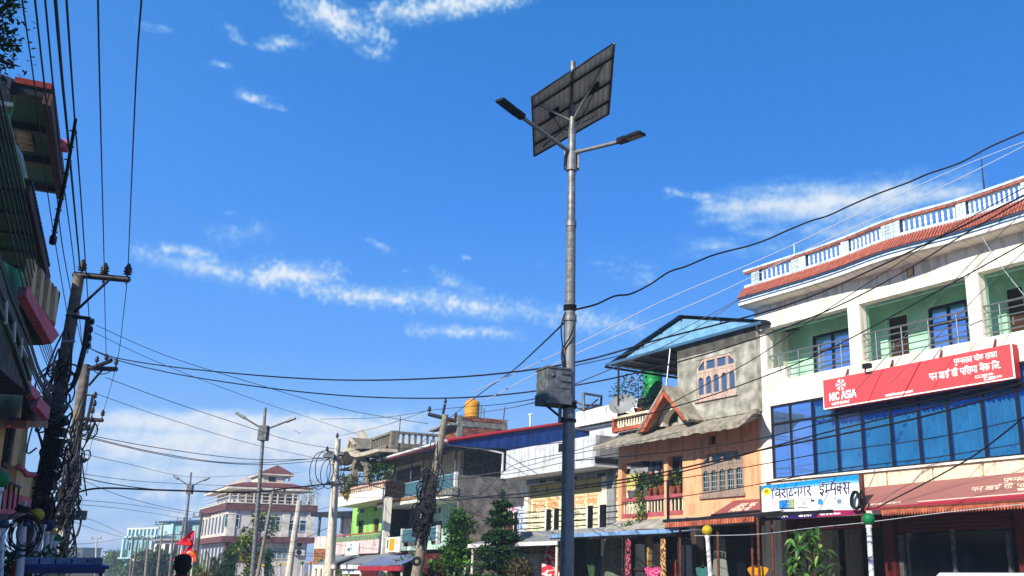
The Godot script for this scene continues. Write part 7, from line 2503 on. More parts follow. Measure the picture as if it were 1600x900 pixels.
	# round pole leaning before the corner building, and thin poles beyond
	var list := [
		["pale round pole leaning beside the air conditioners of the corner building", Vector3(-24.53, 1.39, -70), Vector3(-24.29, 6.2, -70), 0.26, 0.18, M.pale_pole],
		["thin pale pole leaning behind the street lamp before the corner building", Vector3(-22.87, 1.42, -60), Vector3(-22.47, 6.31, -60), 0.12, 0.07, M.worn_pole],
		["dark lamp pole with a short arm at the corner building's left edge", Vector3(-37.85, 1.44, -85), Vector3(-37.79, 6.16, -85), 0.16, 0.1, M.dark_cement],
		["distant concrete pole with a small crossarm beside the farther street lamp", Vector3(-51.02, 1.4, -110), Vector3(-50.85, 7.02, -110), 0.17, 0.1, M.worn_pole],
		["distant thin pole on the far left skyline of the street", Vector3(-87.1, 1.31, -160), Vector3(-87.71, 6.46, -160), 0.16, 0.1, M.pale_pole],
		["distant pole left of the turquoise houses, first from the left", Vector3(-61.12, 0.937, -120), Vector3(-61.37, 5.25, -120), 0.13, 0.08, M.pole_concrete],
		["distant leaning pole before the turquoise houses, second from the left", Vector3(-55.74, 0.993, -110), Vector3(-55.65, 5.15, -110), 0.12, 0.08, M.pole_concrete],
		["distant pale pole before the turquoise houses, third from the left", Vector3(-49.38, 0.925, -100), Vector3(-49.59, 4.64, -100), 0.15, 0.09, M.worn_pole],
		["distant pole before the brick house, fourth from the left", Vector3(-48.17, 0.925, -100), Vector3(-48.32, 6.15, -100), 0.12, 0.08, M.worn_pole],
		["distant grey pole right of the brick house, fifth from the left", Vector3(-44.6, 0.959, -95), Vector3(-44.78, 4.9, -95), 0.13, 0.09, M.pole_concrete],
	]
	for k in list:
		var b: Vector3 = k[1]
		var e: Vector3 = k[2]
		var foot := b + (b - e) * (b.y / (e.y - b.y))
		var o := thing("utility_pole", k[0], "utility pole", foot, 0, "poles along the far street")
		rod("shaft", k[5], o, [Vector3.ZERO, e - foot], k[3], 7, k[4])
		rod("crossarm", M.grey_steel, o, [(e - foot) * 0.94 + Vector3(-0.8, 0, 0), (e - foot) * 0.94 + Vector3(0.8, 0.05, 0)], 0.05, 4)
		for q in [-0.7, 0.7]:
			insulator(o, (e - foot) * 0.94 + Vector3(q, 0.15, 0), 0.8)

func globes() -> void:
	var cols := {"green": Color8(22, 128, 74), "yellow": Color8(204, 176, 36), "blue": Color8(26, 70, 148), "navy": Color8(24, 34, 92), "brown": Color8(178, 96, 42), "grey": Color8(58, 70, 78), "orange": Color8(222, 132, 60), "slate": Color8(40, 84, 100)}
	var list := [
		["bright green ball lamp on a white post in front of the appliance shop board", "green", Vector3(4.7, 2.56, -20.3), Vector3(4.69, 1.07, -20.3), 0.13],
		["yellow ball lamp on a white post beneath the salmon fringed canopy", "yellow", Vector3(1.67, 2.49, -24.6), Vector3(1.75, 0.955, -24.6), 0.132],
		["blue ball lamp on a white post at the end of the blue awning", "blue", Vector3(-0.45, 2.57, -33.2), Vector3(-0.485, 0.729, -33.2), 0.14],
		["brown ball lamp on a post beside the red and white cloth bundle", "brown", Vector3(-3.64, 2.57, -40), Vector3(-3.51, 0.551, -40), 0.135],
		["yellow ball lamp on a white post in front of the conifer", "yellow", Vector3(-6.88, 2.58, -48.8), Vector3(-6.83, 0.616, -48.8), 0.155],
		["dark grey ball lamp on a post in front of the bushy green tree", "grey", Vector3(-9.69, 2.53, -53.9), Vector3(-9.67, 0.513, -53.9), 0.16],
		["green ball lamp on a post right of the grey one before the slab house", "green", Vector3(-17.42, 2.45, -71), Vector3(-17.3, 0.169, -71), 0.17],
		["dark grey ball lamp on a post beneath the pink parapet's right end", "grey", Vector3(-20.88, 2.53, -79), Vector3(-20.76, 0.007, -79), 0.18],
		["yellow ball lamp on a post under the green house, right of its paler yellow neighbour", "yellow", Vector3(-24.27, 2.48, -87), Vector3(-24.14, -0.154, -87), 0.21],
		["pale yellow ball lamp on a post right of the white square pole", "yellow", Vector3(-26.17, 2.43, -90), Vector3(-26, -0.214, -90), 0.19],
		["green ball lamp on a post just right of the white square pole", "green", Vector3(-27.74, 2.31, -92), Vector3(-27.57, -0.255, -92), 0.18],
		["green ball lamp on a post just left of the white square pole", "green", Vector3(-29.47, 2.22, -92), Vector3(-29.39, -0.255, -92), 0.18],
		["orange ball lamp on a post below the air conditioners", "orange", Vector3(-29.1, 2.01, -88), Vector3(-29.01, -0.174, -88), 0.16],
		["green ball lamp on a post left of the orange one below the air conditioners", "green", Vector3(-28.76, 1.99, -85), Vector3(-28.67, -0.114, -85), 0.16],
		["pale yellow ball lamp on a post beside the leaning round pole's foot", "yellow", Vector3(-29, 1.9, -82), Vector3(-28.85, -0.053, -82), 0.15],
		["pale yellow ball lamp left of the one by the leaning round pole", "yellow", Vector3(-28.85, 1.85, -80), Vector3(-28.71, -0.013, -80), 0.14],
		["small green ball lamp on a post right of the leafy tree before the corner building", "green", Vector3(-28.89, 1.7, -78), Vector3(-28.74, 0.028, -78), 0.13],
		["pale yellow ball lamp on a post at the foot of the leafy tree", "yellow", Vector3(-28.64, 1.74, -76), Vector3(-28.48, 0.068, -76), 0.13],
		["large green ball lamp at the left edge, in front of the pink band", "green", Vector3(-6.29, 2.43, -9.6), Vector3(-6.25, 1.17, -9.6), 0.08],
		["yellow ball lamp nearest of the shaded row by the coiled cable", "yellow", Vector3(-10.41, 2.47, -17), Vector3(-10.3, 1.15, -17), 0.118],
		["navy ball lamp second in the shaded row by the poles", "navy", Vector3(-11.98, 2.41, -20), Vector3(-11.88, 1.08, -20), 0.115],
		["dull yellow ball lamp third in the shaded row behind the navy one", "yellow", Vector3(-14.85, 2.46, -25), Vector3(-14.69, 0.944, -25), 0.105],
		["green ball lamp fourth in the shaded row, in front of a smaller green one", "green", Vector3(-15.88, 2.38, -27), Vector3(-15.71, 0.892, -27), 0.115],
		["small green ball lamp fifth in the shaded row, half hidden by the fourth", "green", Vector3(-19.31, 2.4, -33), Vector3(-19.12, 0.735, -33), 0.075],
		["orange yellow ball lamp sixth in the shaded row above the blue vehicle roof", "orange", Vector3(-20.39, 2.27, -35), Vector3(-20.19, 0.682, -35), 0.13],
		["bright green ball lamp at the far end of the shaded row", "green", Vector3(-23.07, 2.22, -40), Vector3(-22.84, 0.551, -40), 0.125],
		["slate blue ball lamp low at the left edge under the pink band", "slate", Vector3(-7.73, 2.11, -12), Vector3(-7.61, 1.21, -12), 0.06],
	]
	for k in list:
		var at: Vector3 = k[2]
		var low: Vector3 = k[3]
		var foot := at + (low - at) * (at.y / maxf(at.y - low.y, 0.1))
		foot.y = 0.12
		var t := thing("ball_lamp", k[0], "ball lamp", foot, 0, "coloured ball lamps on white posts")
		var r: float = k[4]
		var c := at - foot
		var post := rod("post", M.pvc, t, [Vector3.ZERO, c - Vector3(0, r * 0.95, 0)], r * 0.42, 10)
		rod("cap", M.white_plain, t, [c - Vector3(0, r * 1.35, 0), c - Vector3(0, r * 0.9, 0)], r * 0.52, 10)
		var s := Shape.new()
		s.ball(c, r, 0.98, 18)
		obj("ball", s, mat("ball_" + k[1], cols[k[1]], "soft", 0.45, 0, 2.0), t)
		s = Shape.new()
		var p := []
		var turns := 9
		for i in turns * 8:
			var f := i / (turns * 8.0)
			var q := f * TAU * turns
			p.append((c - Vector3(0, r * 1.4, 0)).lerp(Vector3.ZERO, f) + Vector3(cos(q), 0, sin(q)) * r * 0.45)
		s.tube(p, 0.006, 0.006, 3)
		obj("light_string", s, M.grey_cable, post)
	# bare post with a coil of cable at the left
	var t := thing("cable_post", "white post topped with black tape and hung with coils of black cable", "post", Vector3(-8.76, 1.6, -14) * Vector3(1, 0, 1))
	var base := t.position
	rod("post", M.pvc, t, [Vector3(-8.62, 0.98, -14) - base, Vector3(-8.78, 2.4, -14) - base], 0.06, 10)
	rod("tape", M.black, t, [Vector3(-8.8, 2.36, -14) - base, Vector3(-8.77, 2.45, -14) - base], 0.1, 8)
	rod("tip", M.pvc, t, [Vector3(-8.78, 2.43, -14) - base, Vector3(-8.76, 2.52, -14) - base], 0.03, 8)
	rod("red_band", M.trim_red, t, [Vector3(-8.72, 1.45, -14) - base, Vector3(-8.73, 1.68, -14) - base], 0.064, 10)
	rod("blue_tie", M.ball_blue, t, spline([Vector3(-8.68, 2.25, -13.9) - base, Vector3(-8.65, 2.28, -13.9) - base, Vector3(-8.63, 2.16, -13.9) - base]), 0.04, 5)
	var s := Shape.new()
	for k in 9:
		disc_ring(s, Vector3(-8.54, 2.05, -13.8) - base + Vector3(rng.randfn() * 0.02, rng.randfn() * 0.03, 0.02 * k), 0.21 + 0.008 * k, 0.78, Basis(Vector3.UP, 0.3 + 0.03 * k), 0.008)
	obj("cable_coil", s, M.cable, t)
	s = Shape.new()
	for k in 5:
		disc_ring(s, Vector3(-8.62, 2.05, -13.8) - base + Vector3(rng.randfn() * 0.04, rng.randfn() * 0.03, 0.02 * k), 0.2 + 0.012 * k, 0.7, Basis(Vector3.UP, 0.2 + 0.1 * k), 0.005)
	obj("grey_coil", s, M.grey_cable, t)
	for k in 3:
		var o := thing("white_post", ["white post behind the cable coils, nearest of three bare ones", "white string wrapped post between the navy ball's post and its neighbour", "white post with no ball beside the string wrapped ones"][k], "post", [Vector3(-11.63, 0, -19), Vector3(-13.21, 0, -22), Vector3(-13.72, 0, -23)][k], 0, "bare white posts in the shaded row")
		rod("post", M.pvc, o, [Vector3.ZERO, Vector3(0.15, 2.35 - 0.1 * k, 0)], 0.055, 8)
		rod("cap", M.white_plain, o, [Vector3(0.15, 2.33 - 0.1 * k, 0), Vector3(0.15, 2.4 - 0.1 * k, 0)], 0.065, 8)

func wires() -> void:
	var t: MeshInstance3D
	wire("leftmost thin wire from the top edge, ending at the near pole's second arm", 0.01, M.cable, [Vector3(-6.63, 7.49, -9), Vector3(-8.44, 8.16, -12), Vector3(-9.57, 8.28, -14), Vector3(-11.75, 8.31, -18), Vector3(-14.79, 7.87, -24)])
	wire("thin wire second from the left at the top edge over the tin roofed balcony", 0.012, M.cable, [Vector3(-6.49, 7.49, -9), Vector3(-8.19, 7.76, -12), Vector3(-10.46, 8.17, -16), Vector3(-13.25, 8.48, -21), Vector3(-19.64, 9.1, -33)])
	wire("black wire third from the left at the top edge beside the tin canopy", 0.014, M.cable, [Vector3(-6.38, 7.49, -9), Vector3(-8.1, 7.86, -12), Vector3(-9.77, 8.09, -15), Vector3(-14.76, 8.94, -24), Vector3(-20.11, 8.86, -34)])
	wire("thickest black cable at the top edge, fourth from the left", 0.024, M.cable, [Vector3(-6.27, 7.49, -9), Vector3(-8.03, 8.11, -12), Vector3(-9.71, 8.46, -15), Vector3(-14.55, 9.09, -23.8)])
	wire("black wire fifth from the left at the top edge, passing the hanging cable stick", 0.016, M.cable, [Vector3(-6.15, 7.49, -9), Vector3(-8.42, 8.07, -13), Vector3(-10.09, 8.42, -16), Vector3(-13.87, 8.63, -23), Vector3(-19.3, 8.99, -33)])
	wire("straight wire from the top edge to the near pole's middle insulator", 0.012, M.cable, [Vector3(-5.81, 7.49, -9), Vector3(-8.07, 8.28, -13), Vector3(-14.02, 9.05, -24)])
	wire("straight wire from the top edge to the near pole's right insulator", 0.012, M.cable, [Vector3(-5.34, 7.49, -9), Vector3(-7.55, 8.28, -13), Vector3(-13.4, 9.03, -24)])
	wire("wire dropping from the near pole's middle insulator to the pole behind", 0.012, M.cable, [Vector3(-14.02, 9.05, -24), Vector3(-16.16, 9.15, -28), Vector3(-19.61, 8.94, -34.6)])
	wire("wire dropping from the near pole's right insulator past the pole behind", 0.012, M.cable, [Vector3(-13.4, 9.03, -24), Vector3(-15.57, 8.95, -28), Vector3(-19.43, 8.83, -35), Vector3(-28.08, 9.27, -50)])
	wire("thin wire dropping from the second pole's arm toward the street's far end", 0.014, M.cable, [Vector3(-19.65, 6.92, -35), Vector3(-27.31, 7.15, -48), Vector3(-42.6, 6.15, -75), Vector3(-56.67, 4.51, -100)])
	wire("upper of two long black service cables crossing the sky to the bank", 0.022, M.cable, [Vector3(-19.4, 9.03, -33), Vector3(-17.18, 8.22, -31), Vector3(-13.28, 7.25, -28), Vector3(-8.11, 6.18, -24), Vector3(-4.16, 5.55, -20.5), Vector3(-1.4, 5.33, -18), Vector3(0.479, 5.73, -17.5), Vector3(2.55, 6.51, -18.5), Vector3(3.96, 7.14, -19), Vector3(5.39, 7.43, -17), Vector3(6.66, 7.7, -15)])
	wire("lower of two long black service cables crossing to the bank's balconies", 0.02, M.cable, [Vector3(-19.4, 9.03, -33), Vector3(-17.17, 8.15, -31), Vector3(-13.25, 7.02, -28), Vector3(-8.41, 5.99, -25), Vector3(-4.43, 5.36, -22), Vector3(-1.55, 5.26, -20), Vector3(0.556, 5.72, -20), Vector3(2.81, 6.52, -20.5), Vector3(4.65, 7.37, -21), Vector3(6.16, 8.18, -21), Vector3(7.05, 8.6, -20), Vector3(7.98, 8.86, -18)])
	wire("thin wire from the second pole down to the slab house's leaning pole", 0.014, M.cable, [Vector3(-19.84, 10.09, -34), Vector3(-17.62, 9.17, -35), Vector3(-14.98, 8.48, -37), Vector3(-12.01, 7.79, -39), Vector3(-8.83, 7.36, -40)])
	wire("thin wire from the upper drop bracket crossing down to the green house's spire", 0.013, M.cable, [Vector3(-19.85, 9.81, -34), Vector3(-19.07, 9.4, -38), Vector3(-17.73, 9.03, -44), Vector3(-17.03, 9.04, -50), Vector3(-16.67, 9.17, -57)])
	wire("wire from the second pole sagging to the pale square pole, uppermost of its group", 0.016, M.cable, [Vector3(-19.76, 8.35, -35), Vector3(-18.88, 8.02, -38), Vector3(-17.77, 7.71, -43), Vector3(-17.2, 7.62, -48), Vector3(-16.25, 7.71, -52)])
	wire("thin pale wire sagging from the second pole beyond the pale square pole", 0.012, M.grey_cable, [Vector3(-20.02, 7.75, -35), Vector3(-19.55, 7.53, -39), Vector3(-18.1, 7.12, -44), Vector3(-16.84, 7.05, -50), Vector3(-16.12, 7.03, -52)])
	wire("wire of a close pair sagging to the pale square pole, upper one", 0.018, M.cable, [Vector3(-20.29, 6.27, -35), Vector3(-19.1, 6.19, -39), Vector3(-17.42, 6.31, -44), Vector3(-16.65, 7.24, -52)])
	wire("wire of a close pair sagging to the pale square pole, middle one", 0.018, M.cable, [Vector3(-20.24, 6.22, -35), Vector3(-19.34, 6.03, -39), Vector3(-17.58, 6.04, -43), Vector3(-16.66, 7.3, -52)])
	wire("wire of a close pair sagging to the pale square pole, lowest one", 0.018, M.cable, [Vector3(-20.28, 6.18, -35), Vector3(-19.6, 6.03, -39), Vector3(-18.56, 5.99, -42), Vector3(-17.58, 6.29, -46), Vector3(-16.65, 7.17, -52)])
	wire("wire falling from the second pole to the corner building's red eave", 0.013, M.cable, [Vector3(-20.25, 5.58, -35), Vector3(-22.15, 5.91, -42), Vector3(-26.66, 6.79, -58), Vector3(-29.57, 8.46, -75), Vector3(-29.62, 9.6, -85)])
	wire("thick nearly level black bundle from the second pole to the pale square pole", 0.045, M.cable, [Vector3(-20.18, 4.17, -35), Vector3(-19.79, 4.41, -36), Vector3(-19.37, 4.64, -40), Vector3(-17.95, 4.93, -45), Vector3(-17.64, 5.42, -49), Vector3(-16.26, 5.92, -52)])
	wire("cable joining the level bundle from the second pole's upper side", 0.022, M.cable, [Vector3(-20.14, 4.73, -35), Vector3(-19.88, 4.63, -37), Vector3(-19.37, 4.64, -40), Vector3(-17.94, 4.88, -45)])
	wire("thin wire under the level bundle, sagging toward the corner building", 0.013, M.cable, [Vector3(-20.12, 4.67, -35), Vector3(-20.89, 4.33, -40), Vector3(-22.76, 4.32, -50), Vector3(-24.15, 4.65, -62), Vector3(-23.28, 4.15, -72)])
	wire("thin wire above the level bundle on the left, reaching the farther street lamp", 0.011, M.cable, [Vector3(-20.11, 4.85, -35), Vector3(-20.46, 5, -40), Vector3(-21.95, 5.66, -50), Vector3(-22.39, 6.31, -60), Vector3(-22.92, 7.19, -70)])
	wire("faint grey wire low over the horizon behind the shaded row", 0.012, M.grey_cable, [Vector3(-20.76, 3.83, -36), Vector3(-26.03, 4.44, -50), Vector3(-36.33, 5.34, -80)])
	wire("faint wire from the second pole to the turquoise house's roof", 0.016, M.grey_cable, [Vector3(-20.86, 3.44, -36), Vector3(-33.07, 4.29, -60), Vector3(-56.82, 4.94, -110)])
	wire("another faint wire from the second pole to the turquoise house", 0.016, M.grey_cable, [Vector3(-20.83, 3.28, -36), Vector3(-38.49, 4.17, -70), Vector3(-61.94, 4.95, -120)])
	wire("lowest faint wire over the blue vehicle roof", 0.018, M.grey_cable, [Vector3(-20.74, 2.42, -36), Vector3(-43.83, 3.53, -80), Vector3(-61.58, 5.1, -120)])
	wire("horizontal faint wire crossing in front of the flag's street lamp", 0.014, M.grey_cable, [Vector3(-20.91, 4.01, -36), Vector3(-27.58, 4.87, -55), Vector3(-38.54, 5.8, -90)])
	wire("thick bundle from the pale square pole to the leaning meter pole, lower", 0.035, M.cable, [Vector3(-16.26, 5.92, -52), Vector3(-13.81, 5.61, -49), Vector3(-10.92, 5.48, -45), Vector3(-8.62, 5.18, -40)])
	wire("thick bundle from the pale square pole to the leaning meter pole, upper", 0.028, M.cable, [Vector3(-16.28, 6.09, -52), Vector3(-14.45, 6.08, -50), Vector3(-11.24, 5.72, -45), Vector3(-8.52, 5.36, -40)])
	wire("wire from the pale square pole's crossarm to the leaning pole's crossarm", 0.014, M.cable, [Vector3(-15.89, 7.58, -52), Vector3(-14.23, 7.48, -50), Vector3(-11.58, 7.07, -46), Vector3(-8.9, 6.34, -41), Vector3(-4.17, 5.17, -30), Vector3(-1.83, 4.61, -24)])
	wire("wire from the spire past the yellow tank to the lamp pole", 0.012, M.cable, [Vector3(-16.69, 9.04, -50), Vector3(-11.76, 8.23, -44), Vector3(-8.14, 7.63, -38), Vector3(-4.13, 6.2, -28), Vector3(-1.08, 4.07, -14)])
	wire("cable from the solar lamp's shaft down to the brick stair head and green terrace", 0.018, M.cable, [Vector3(-1.05, 4.89, -13), Vector3(-1.8, 5.47, -17), Vector3(-3.25, 6.39, -24), Vector3(-5.28, 7.29, -32), Vector3(-8.81, 8.14, -44), Vector3(-11.28, 7.87, -50), Vector3(-13.65, 7.96, -55)])
	wire("wavy black cable from the solar lamp's shaft up to the right edge", 0.018, M.cable, [Vector3(-0.924, 5.07, -13), Vector3(-0.653, 5.28, -13.5), Vector3(-0.388, 5.55, -14), Vector3(-0.149, 5.67, -14.3), Vector3(0.152, 5.91, -14.6), Vector3(0.465, 6.18, -14.8), Vector3(0.755, 6.34, -15), Vector3(1.17, 6.58, -15.2), Vector3(1.5, 6.71, -15.3), Vector3(1.84, 6.83, -15.4), Vector3(2.17, 6.95, -15.4), Vector3(2.45, 7.08, -15.4), Vector3(2.89, 7.27, -15.4), Vector3(3.2, 7.34, -15.3), Vector3(3.57, 7.49, -15.2), Vector3(3.97, 7.61, -15), Vector3(4.46, 7.74, -14.8), Vector3(4.69, 7.76, -14.5), Vector3(5.13, 7.83, -14.2), Vector3(5.59, 8.03, -14), Vector3(6.19, 8.24, -13.8)])
	wire("thin pale wire just under the wavy cable, upper of two", 0.009, M.pale_cable, [Vector3(-3.5, 5.15, -20), Vector3(-1.23, 5.71, -18), Vector3(0.498, 6.61, -18), Vector3(2.55, 7.51, -18), Vector3(5.14, 8.77, -18), Vector3(6.49, 9.4, -18), Vector3(8.05, 10.04, -18)])
	wire("thin pale wire just under the wavy cable, lower of two", 0.009, M.pale_cable, [Vector3(-3.22, 4.98, -20), Vector3(-1.29, 5.75, -19), Vector3(1.5, 6.98, -19), Vector3(3.88, 8.17, -19), Vector3(5.41, 8.88, -19), Vector3(7.14, 9.64, -18.6), Vector3(8.05, 9.98, -18)])
	wire("thin wire rising over the gabled tin roof to the bank's roof", 0.01, M.grey_cable, [Vector3(-1.11, 4.57, -16), Vector3(0.546, 6.15, -20), Vector3(1.58, 7.4, -23), Vector3(3.25, 9.14, -26)])
	wire("grey wire from the solar lamp past the gabled roof to the bank's parapet", 0.01, M.grey_cable, [Vector3(-1.05, 4.68, -15), Vector3(0, 5.85, -19), Vector3(1.51, 7.27, -22), Vector3(3.1, 9.02, -26)])
	wire("wire crossing the cement window up to the bank's first balcony", 0.012, M.cable, [Vector3(0.442, 5.09, -22), Vector3(1.48, 5.65, -22), Vector3(2.69, 6.3, -22), Vector3(3.93, 7.14, -22), Vector3(5.51, 8.17, -22), Vector3(7.44, 9.27, -21), Vector3(8.82, 9.89, -20)])
	wire("black wire crossing the little orange gable and the cement window sill", 0.016, M.cable, [Vector3(-1.2, 4.26, -19), Vector3(0, 4.64, -20), Vector3(1.28, 5.08, -20.5), Vector3(2.57, 5.46, -20), Vector3(3.75, 5.81, -19), Vector3(5.22, 6.46, -18), Vector3(6.94, 7.18, -16)])
	wire("thick black cable crossing the orange arched window and blue glazing, upper strand", 0.022, M.cable, [Vector3(-15.61, 6.17, -50), Vector3(-7.99, 4.06, -36), Vector3(-4.02, 3.58, -28), Vector3(-1.73, 3.41, -23), Vector3(0, 3.39, -20), Vector3(1.25, 3.56, -19), Vector3(2.31, 3.75, -18.4), Vector3(3.58, 3.92, -17.6), Vector3(4.9, 4.11, -16.6), Vector3(6.22, 4.36, -15)])
	wire("thick black cable crossing the orange arched window and blue glazing, lower strand", 0.018, M.cable, [Vector3(-8.22, 4.27, -37), Vector3(-3.84, 3.51, -28), Vector3(-1.73, 3.35, -23), Vector3(0, 3.36, -20.4), Vector3(1.26, 3.52, -19.2), Vector3(2.45, 3.8, -18.5), Vector3(3.59, 4.02, -17.6), Vector3(4.91, 4.24, -16.6), Vector3(6.23, 4.45, -15)])
	wire("thin wire across the upper part of the blue glazing", 0.011, M.cable, [Vector3(-1.45, 3.93, -22), Vector3(0.661, 3.9, -20), Vector3(2.4, 4.05, -19), Vector3(3.73, 4.28, -18), Vector3(4.9, 4.41, -17), Vector3(5.6, 4.47, -16), Vector3(6.24, 4.54, -15)])
	wire("thin wire across the lower part of the blue glazing", 0.01, M.cable, [Vector3(-0.573, 2.93, -22), Vector3(1.31, 3.06, -20), Vector3(2.37, 3.17, -19), Vector3(3.67, 3.35, -18), Vector3(5.05, 3.44, -17), Vector3(6.53, 3.61, -16)])
	wire("thin wire across the middle of the orange wall and glazing", 0.01, M.cable, [Vector3(-0.864, 3.29, -22), Vector3(0.788, 3.35, -20), Vector3(2.38, 3.54, -19), Vector3(3.57, 3.67, -18), Vector3(5.19, 3.8, -17), Vector3(6.58, 4.03, -16)])
	wire("diagonal black cable from the bank's awning to the right edge", 0.018, M.cable, [Vector3(4.79, 2.76, -20), Vector3(5.22, 3.02, -19), Vector3(5.56, 3.25, -18), Vector3(5.96, 3.55, -17), Vector3(6.38, 4.06, -15.5)])
	wire("thin wire slanting from the red sign up across the white cornice", 0.009, M.grey_cable, [Vector3(4.51, 5.15, -20), Vector3(5.19, 5.92, -19), Vector3(6, 6.84, -18), Vector3(6.72, 7.58, -17), Vector3(7.23, 8.02, -16.5)])
	wire("second thin wire slanting across the bank's cornice to the right edge", 0.009, M.grey_cable, [Vector3(5.26, 5.32, -20), Vector3(6.26, 6.32, -19), Vector3(7.03, 7.11, -18), Vector3(7.36, 7.43, -17)])
	wire("short pale wire slanting down to the right across the bank's third balcony", 0.01, M.pale_cable, [Vector3(6.79, 7.9, -18), Vector3(7.05, 7.37, -18), Vector3(7.64, 6.46, -18)])
	wire("grey bundle strand across the pale parapet, upper", 0.013, M.cable, [Vector3(-8.62, 5.18, -40), Vector3(-6.11, 4.13, -36), Vector3(-4.35, 4.92, -33), Vector3(-1.85, 4.86, -28), Vector3(0.167, 5.1, -25)])
	wire("grey bundle strand across the pale parapet, middle", 0.013, M.grey_cable, [Vector3(-8.5, 5.05, -40), Vector3(-4.92, 4.8, -34), Vector3(-2.13, 4.71, -28), Vector3(0, 4.74, -25), Vector3(0.958, 4.85, -24)])
	wire("grey bundle strand across the pale parapet, lower", 0.013, M.cable, [Vector3(-8.5, 5, -40), Vector3(-4.69, 4.73, -34), Vector3(-2.12, 4.53, -28), Vector3(-0.602, 4.55, -26)])
	wire("wire across the raw plaster side wall of the slab house, upper", 0.014, M.grey_cable, [Vector3(-8.48, 5.57, -40), Vector3(-6.99, 5.09, -41), Vector3(-5.24, 4.79, -40), Vector3(-3.07, 4.66, -36)])
	wire("wire across the raw plaster side wall of the slab house, second", 0.013, M.cable, [Vector3(-8.52, 5.26, -40), Vector3(-7.24, 4.61, -41), Vector3(-5.21, 3.9, -40), Vector3(-3.71, 3.66, -38)])
	wire("wire across the raw plaster side wall of the slab house, third", 0.013, M.grey_cable, [Vector3(-8.48, 4.67, -40), Vector3(-6.94, 4.09, -41), Vector3(-4.3, 3.47, -39)])
	wire("wire across the raw plaster side wall of the slab house, lowest", 0.013, M.cable, [Vector3(-8.58, 4.54, -40), Vector3(-7.47, 3.96, -41), Vector3(-5.45, 3.39, -40), Vector3(-0.882, 3.19, -34)])
	wire("wire under the open floor of the slab house, left of the leaning pole", 0.013, M.cable, [Vector3(-15.98, 5.42, -52), Vector3(-13.41, 5.43, -50), Vector3(-10.86, 5.51, -46), Vector3(-8.57, 5.26, -40)])
	wire("second wire under the open floor of the slab house, left of the leaning pole", 0.013, M.cable, [Vector3(-16.13, 5.25, -52), Vector3(-13.71, 5.02, -50), Vector3(-11.12, 4.83, -46), Vector3(-8.64, 4.67, -40)])
	wire("wire from the pale square pole to the corner building's terrace, upper", 0.014, M.cable, [Vector3(-16.26, 5.92, -52), Vector3(-19.74, 6.05, -58), Vector3(-26.79, 6.52, -72)])
	wire("wire from the pale square pole past the corner building's windows", 0.014, M.cable, [Vector3(-16.26, 4.75, -52), Vector3(-20.68, 4.86, -60), Vector3(-28.14, 5.97, -72), Vector3(-38.37, 6.66, -88)])
	wire("wire looping low across the corner building's ground floor", 0.02, M.cable, [Vector3(-16.23, 3.7, -52), Vector3(-20.89, 3.12, -60), Vector3(-24.67, 3.19, -66), Vector3(-23.07, 3.27, -60)])
	wire("pair of level wires low across the corner building, upper", 0.016, M.cable, [Vector3(-16.17, 2.31, -52), Vector3(-20.44, 2.45, -60), Vector3(-25.04, 2.7, -66)])
	wire("pair of level wires low across the corner building, lower", 0.016, M.cable, [Vector3(-16.16, 2.18, -52), Vector3(-20.42, 2.3, -60), Vector3(-25.04, 2.62, -66)])
	wire("wire from the leaning pole's left insulator to the pale square pole's top", 0.012, M.cable, [Vector3(-8.81, 7.95, -40), Vector3(-12.26, 8.14, -46), Vector3(-16.34, 8.4, -52)])
	wire("wire rising from the leaning pole's right insulator to the solar lamp box", 0.012, M.grey_cable, [Vector3(-7.7, 7.68, -40), Vector3(-4.42, 6.36, -30), Vector3(-1.48, 3.94, -14)])
	# the black bundle that hangs along the left houses to the near pole
	for i in 12:
		var f := clampf(i / 11.0 + rng.randfn() * 0.25, -0.2, 1.3)
		var p := [(Vector3(-5.74, 4.55, -8) as Vector3).lerp(Vector3(-5.65, 4.11, -8), f), (Vector3(-7.52, 4.88, -11) as Vector3).lerp(Vector3(-7.54, 4.58, -11), f), (Vector3(-9.78, 5.18, -15) as Vector3).lerp(Vector3(-9.83, 4.95, -15), f), (Vector3(-12.01, 5.39, -19) as Vector3).lerp(Vector3(-12.05, 5.13, -19), f), (Vector3(-14.32, 5.85, -23.4) as Vector3).lerp(Vector3(-14.35, 5.32, -23.4), f)]
		wire("black cable strand %s the thick bundle hanging along the left houses" % ["on top of", "second from the top of", "third from the top of", "fourth from the top of", "fifth from the top of", "just above the middle of", "just below the middle of", "fifth from the bottom of", "fourth from the bottom of", "third from the bottom of", "second from the bottom of", "lowest in"][i], 0.015, M.cable, p)
	for i in 6:
		var f := i / 5.0
		var p := [(Vector3(-5.83, 5.13, -8) as Vector3).lerp(Vector3(-6.4, 5.72, -9), f), (Vector3(-8.81, 5.67, -13) as Vector3).lerp(Vector3(-9.34, 6.4, -14), f), (Vector3(-11.52, 5.69, -18) as Vector3).lerp(Vector3(-12.1, 6.32, -19), f), (Vector3(-14.19, 5.91, -23) as Vector3).lerp(Vector3(-14.13, 6.11, -23), f)]
		wire("thin wire %s of those in front of the green canopy" % ["leftmost", "second from the left", "third from the left", "fourth from the left", "fifth from the left", "rightmost"][i], 0.010, M.cable, p)
	# thick stick of taped cable hanging between the wires
	var s := Shape.new()
	var stick := [Vector3(-8.52, 8.1, -13.2), Vector3(-8.9, 7.97, -13.8), Vector3(-9.54, 7.79, -14.8), Vector3(-9.68, 7.69, -15), Vector3(-10.34, 7.62, -16), Vector3(-10.99, 7.62, -17), Vector3(-11.18, 7.52, -17.3)]
	s.tube(stick, 0.024, 0.04, 7)
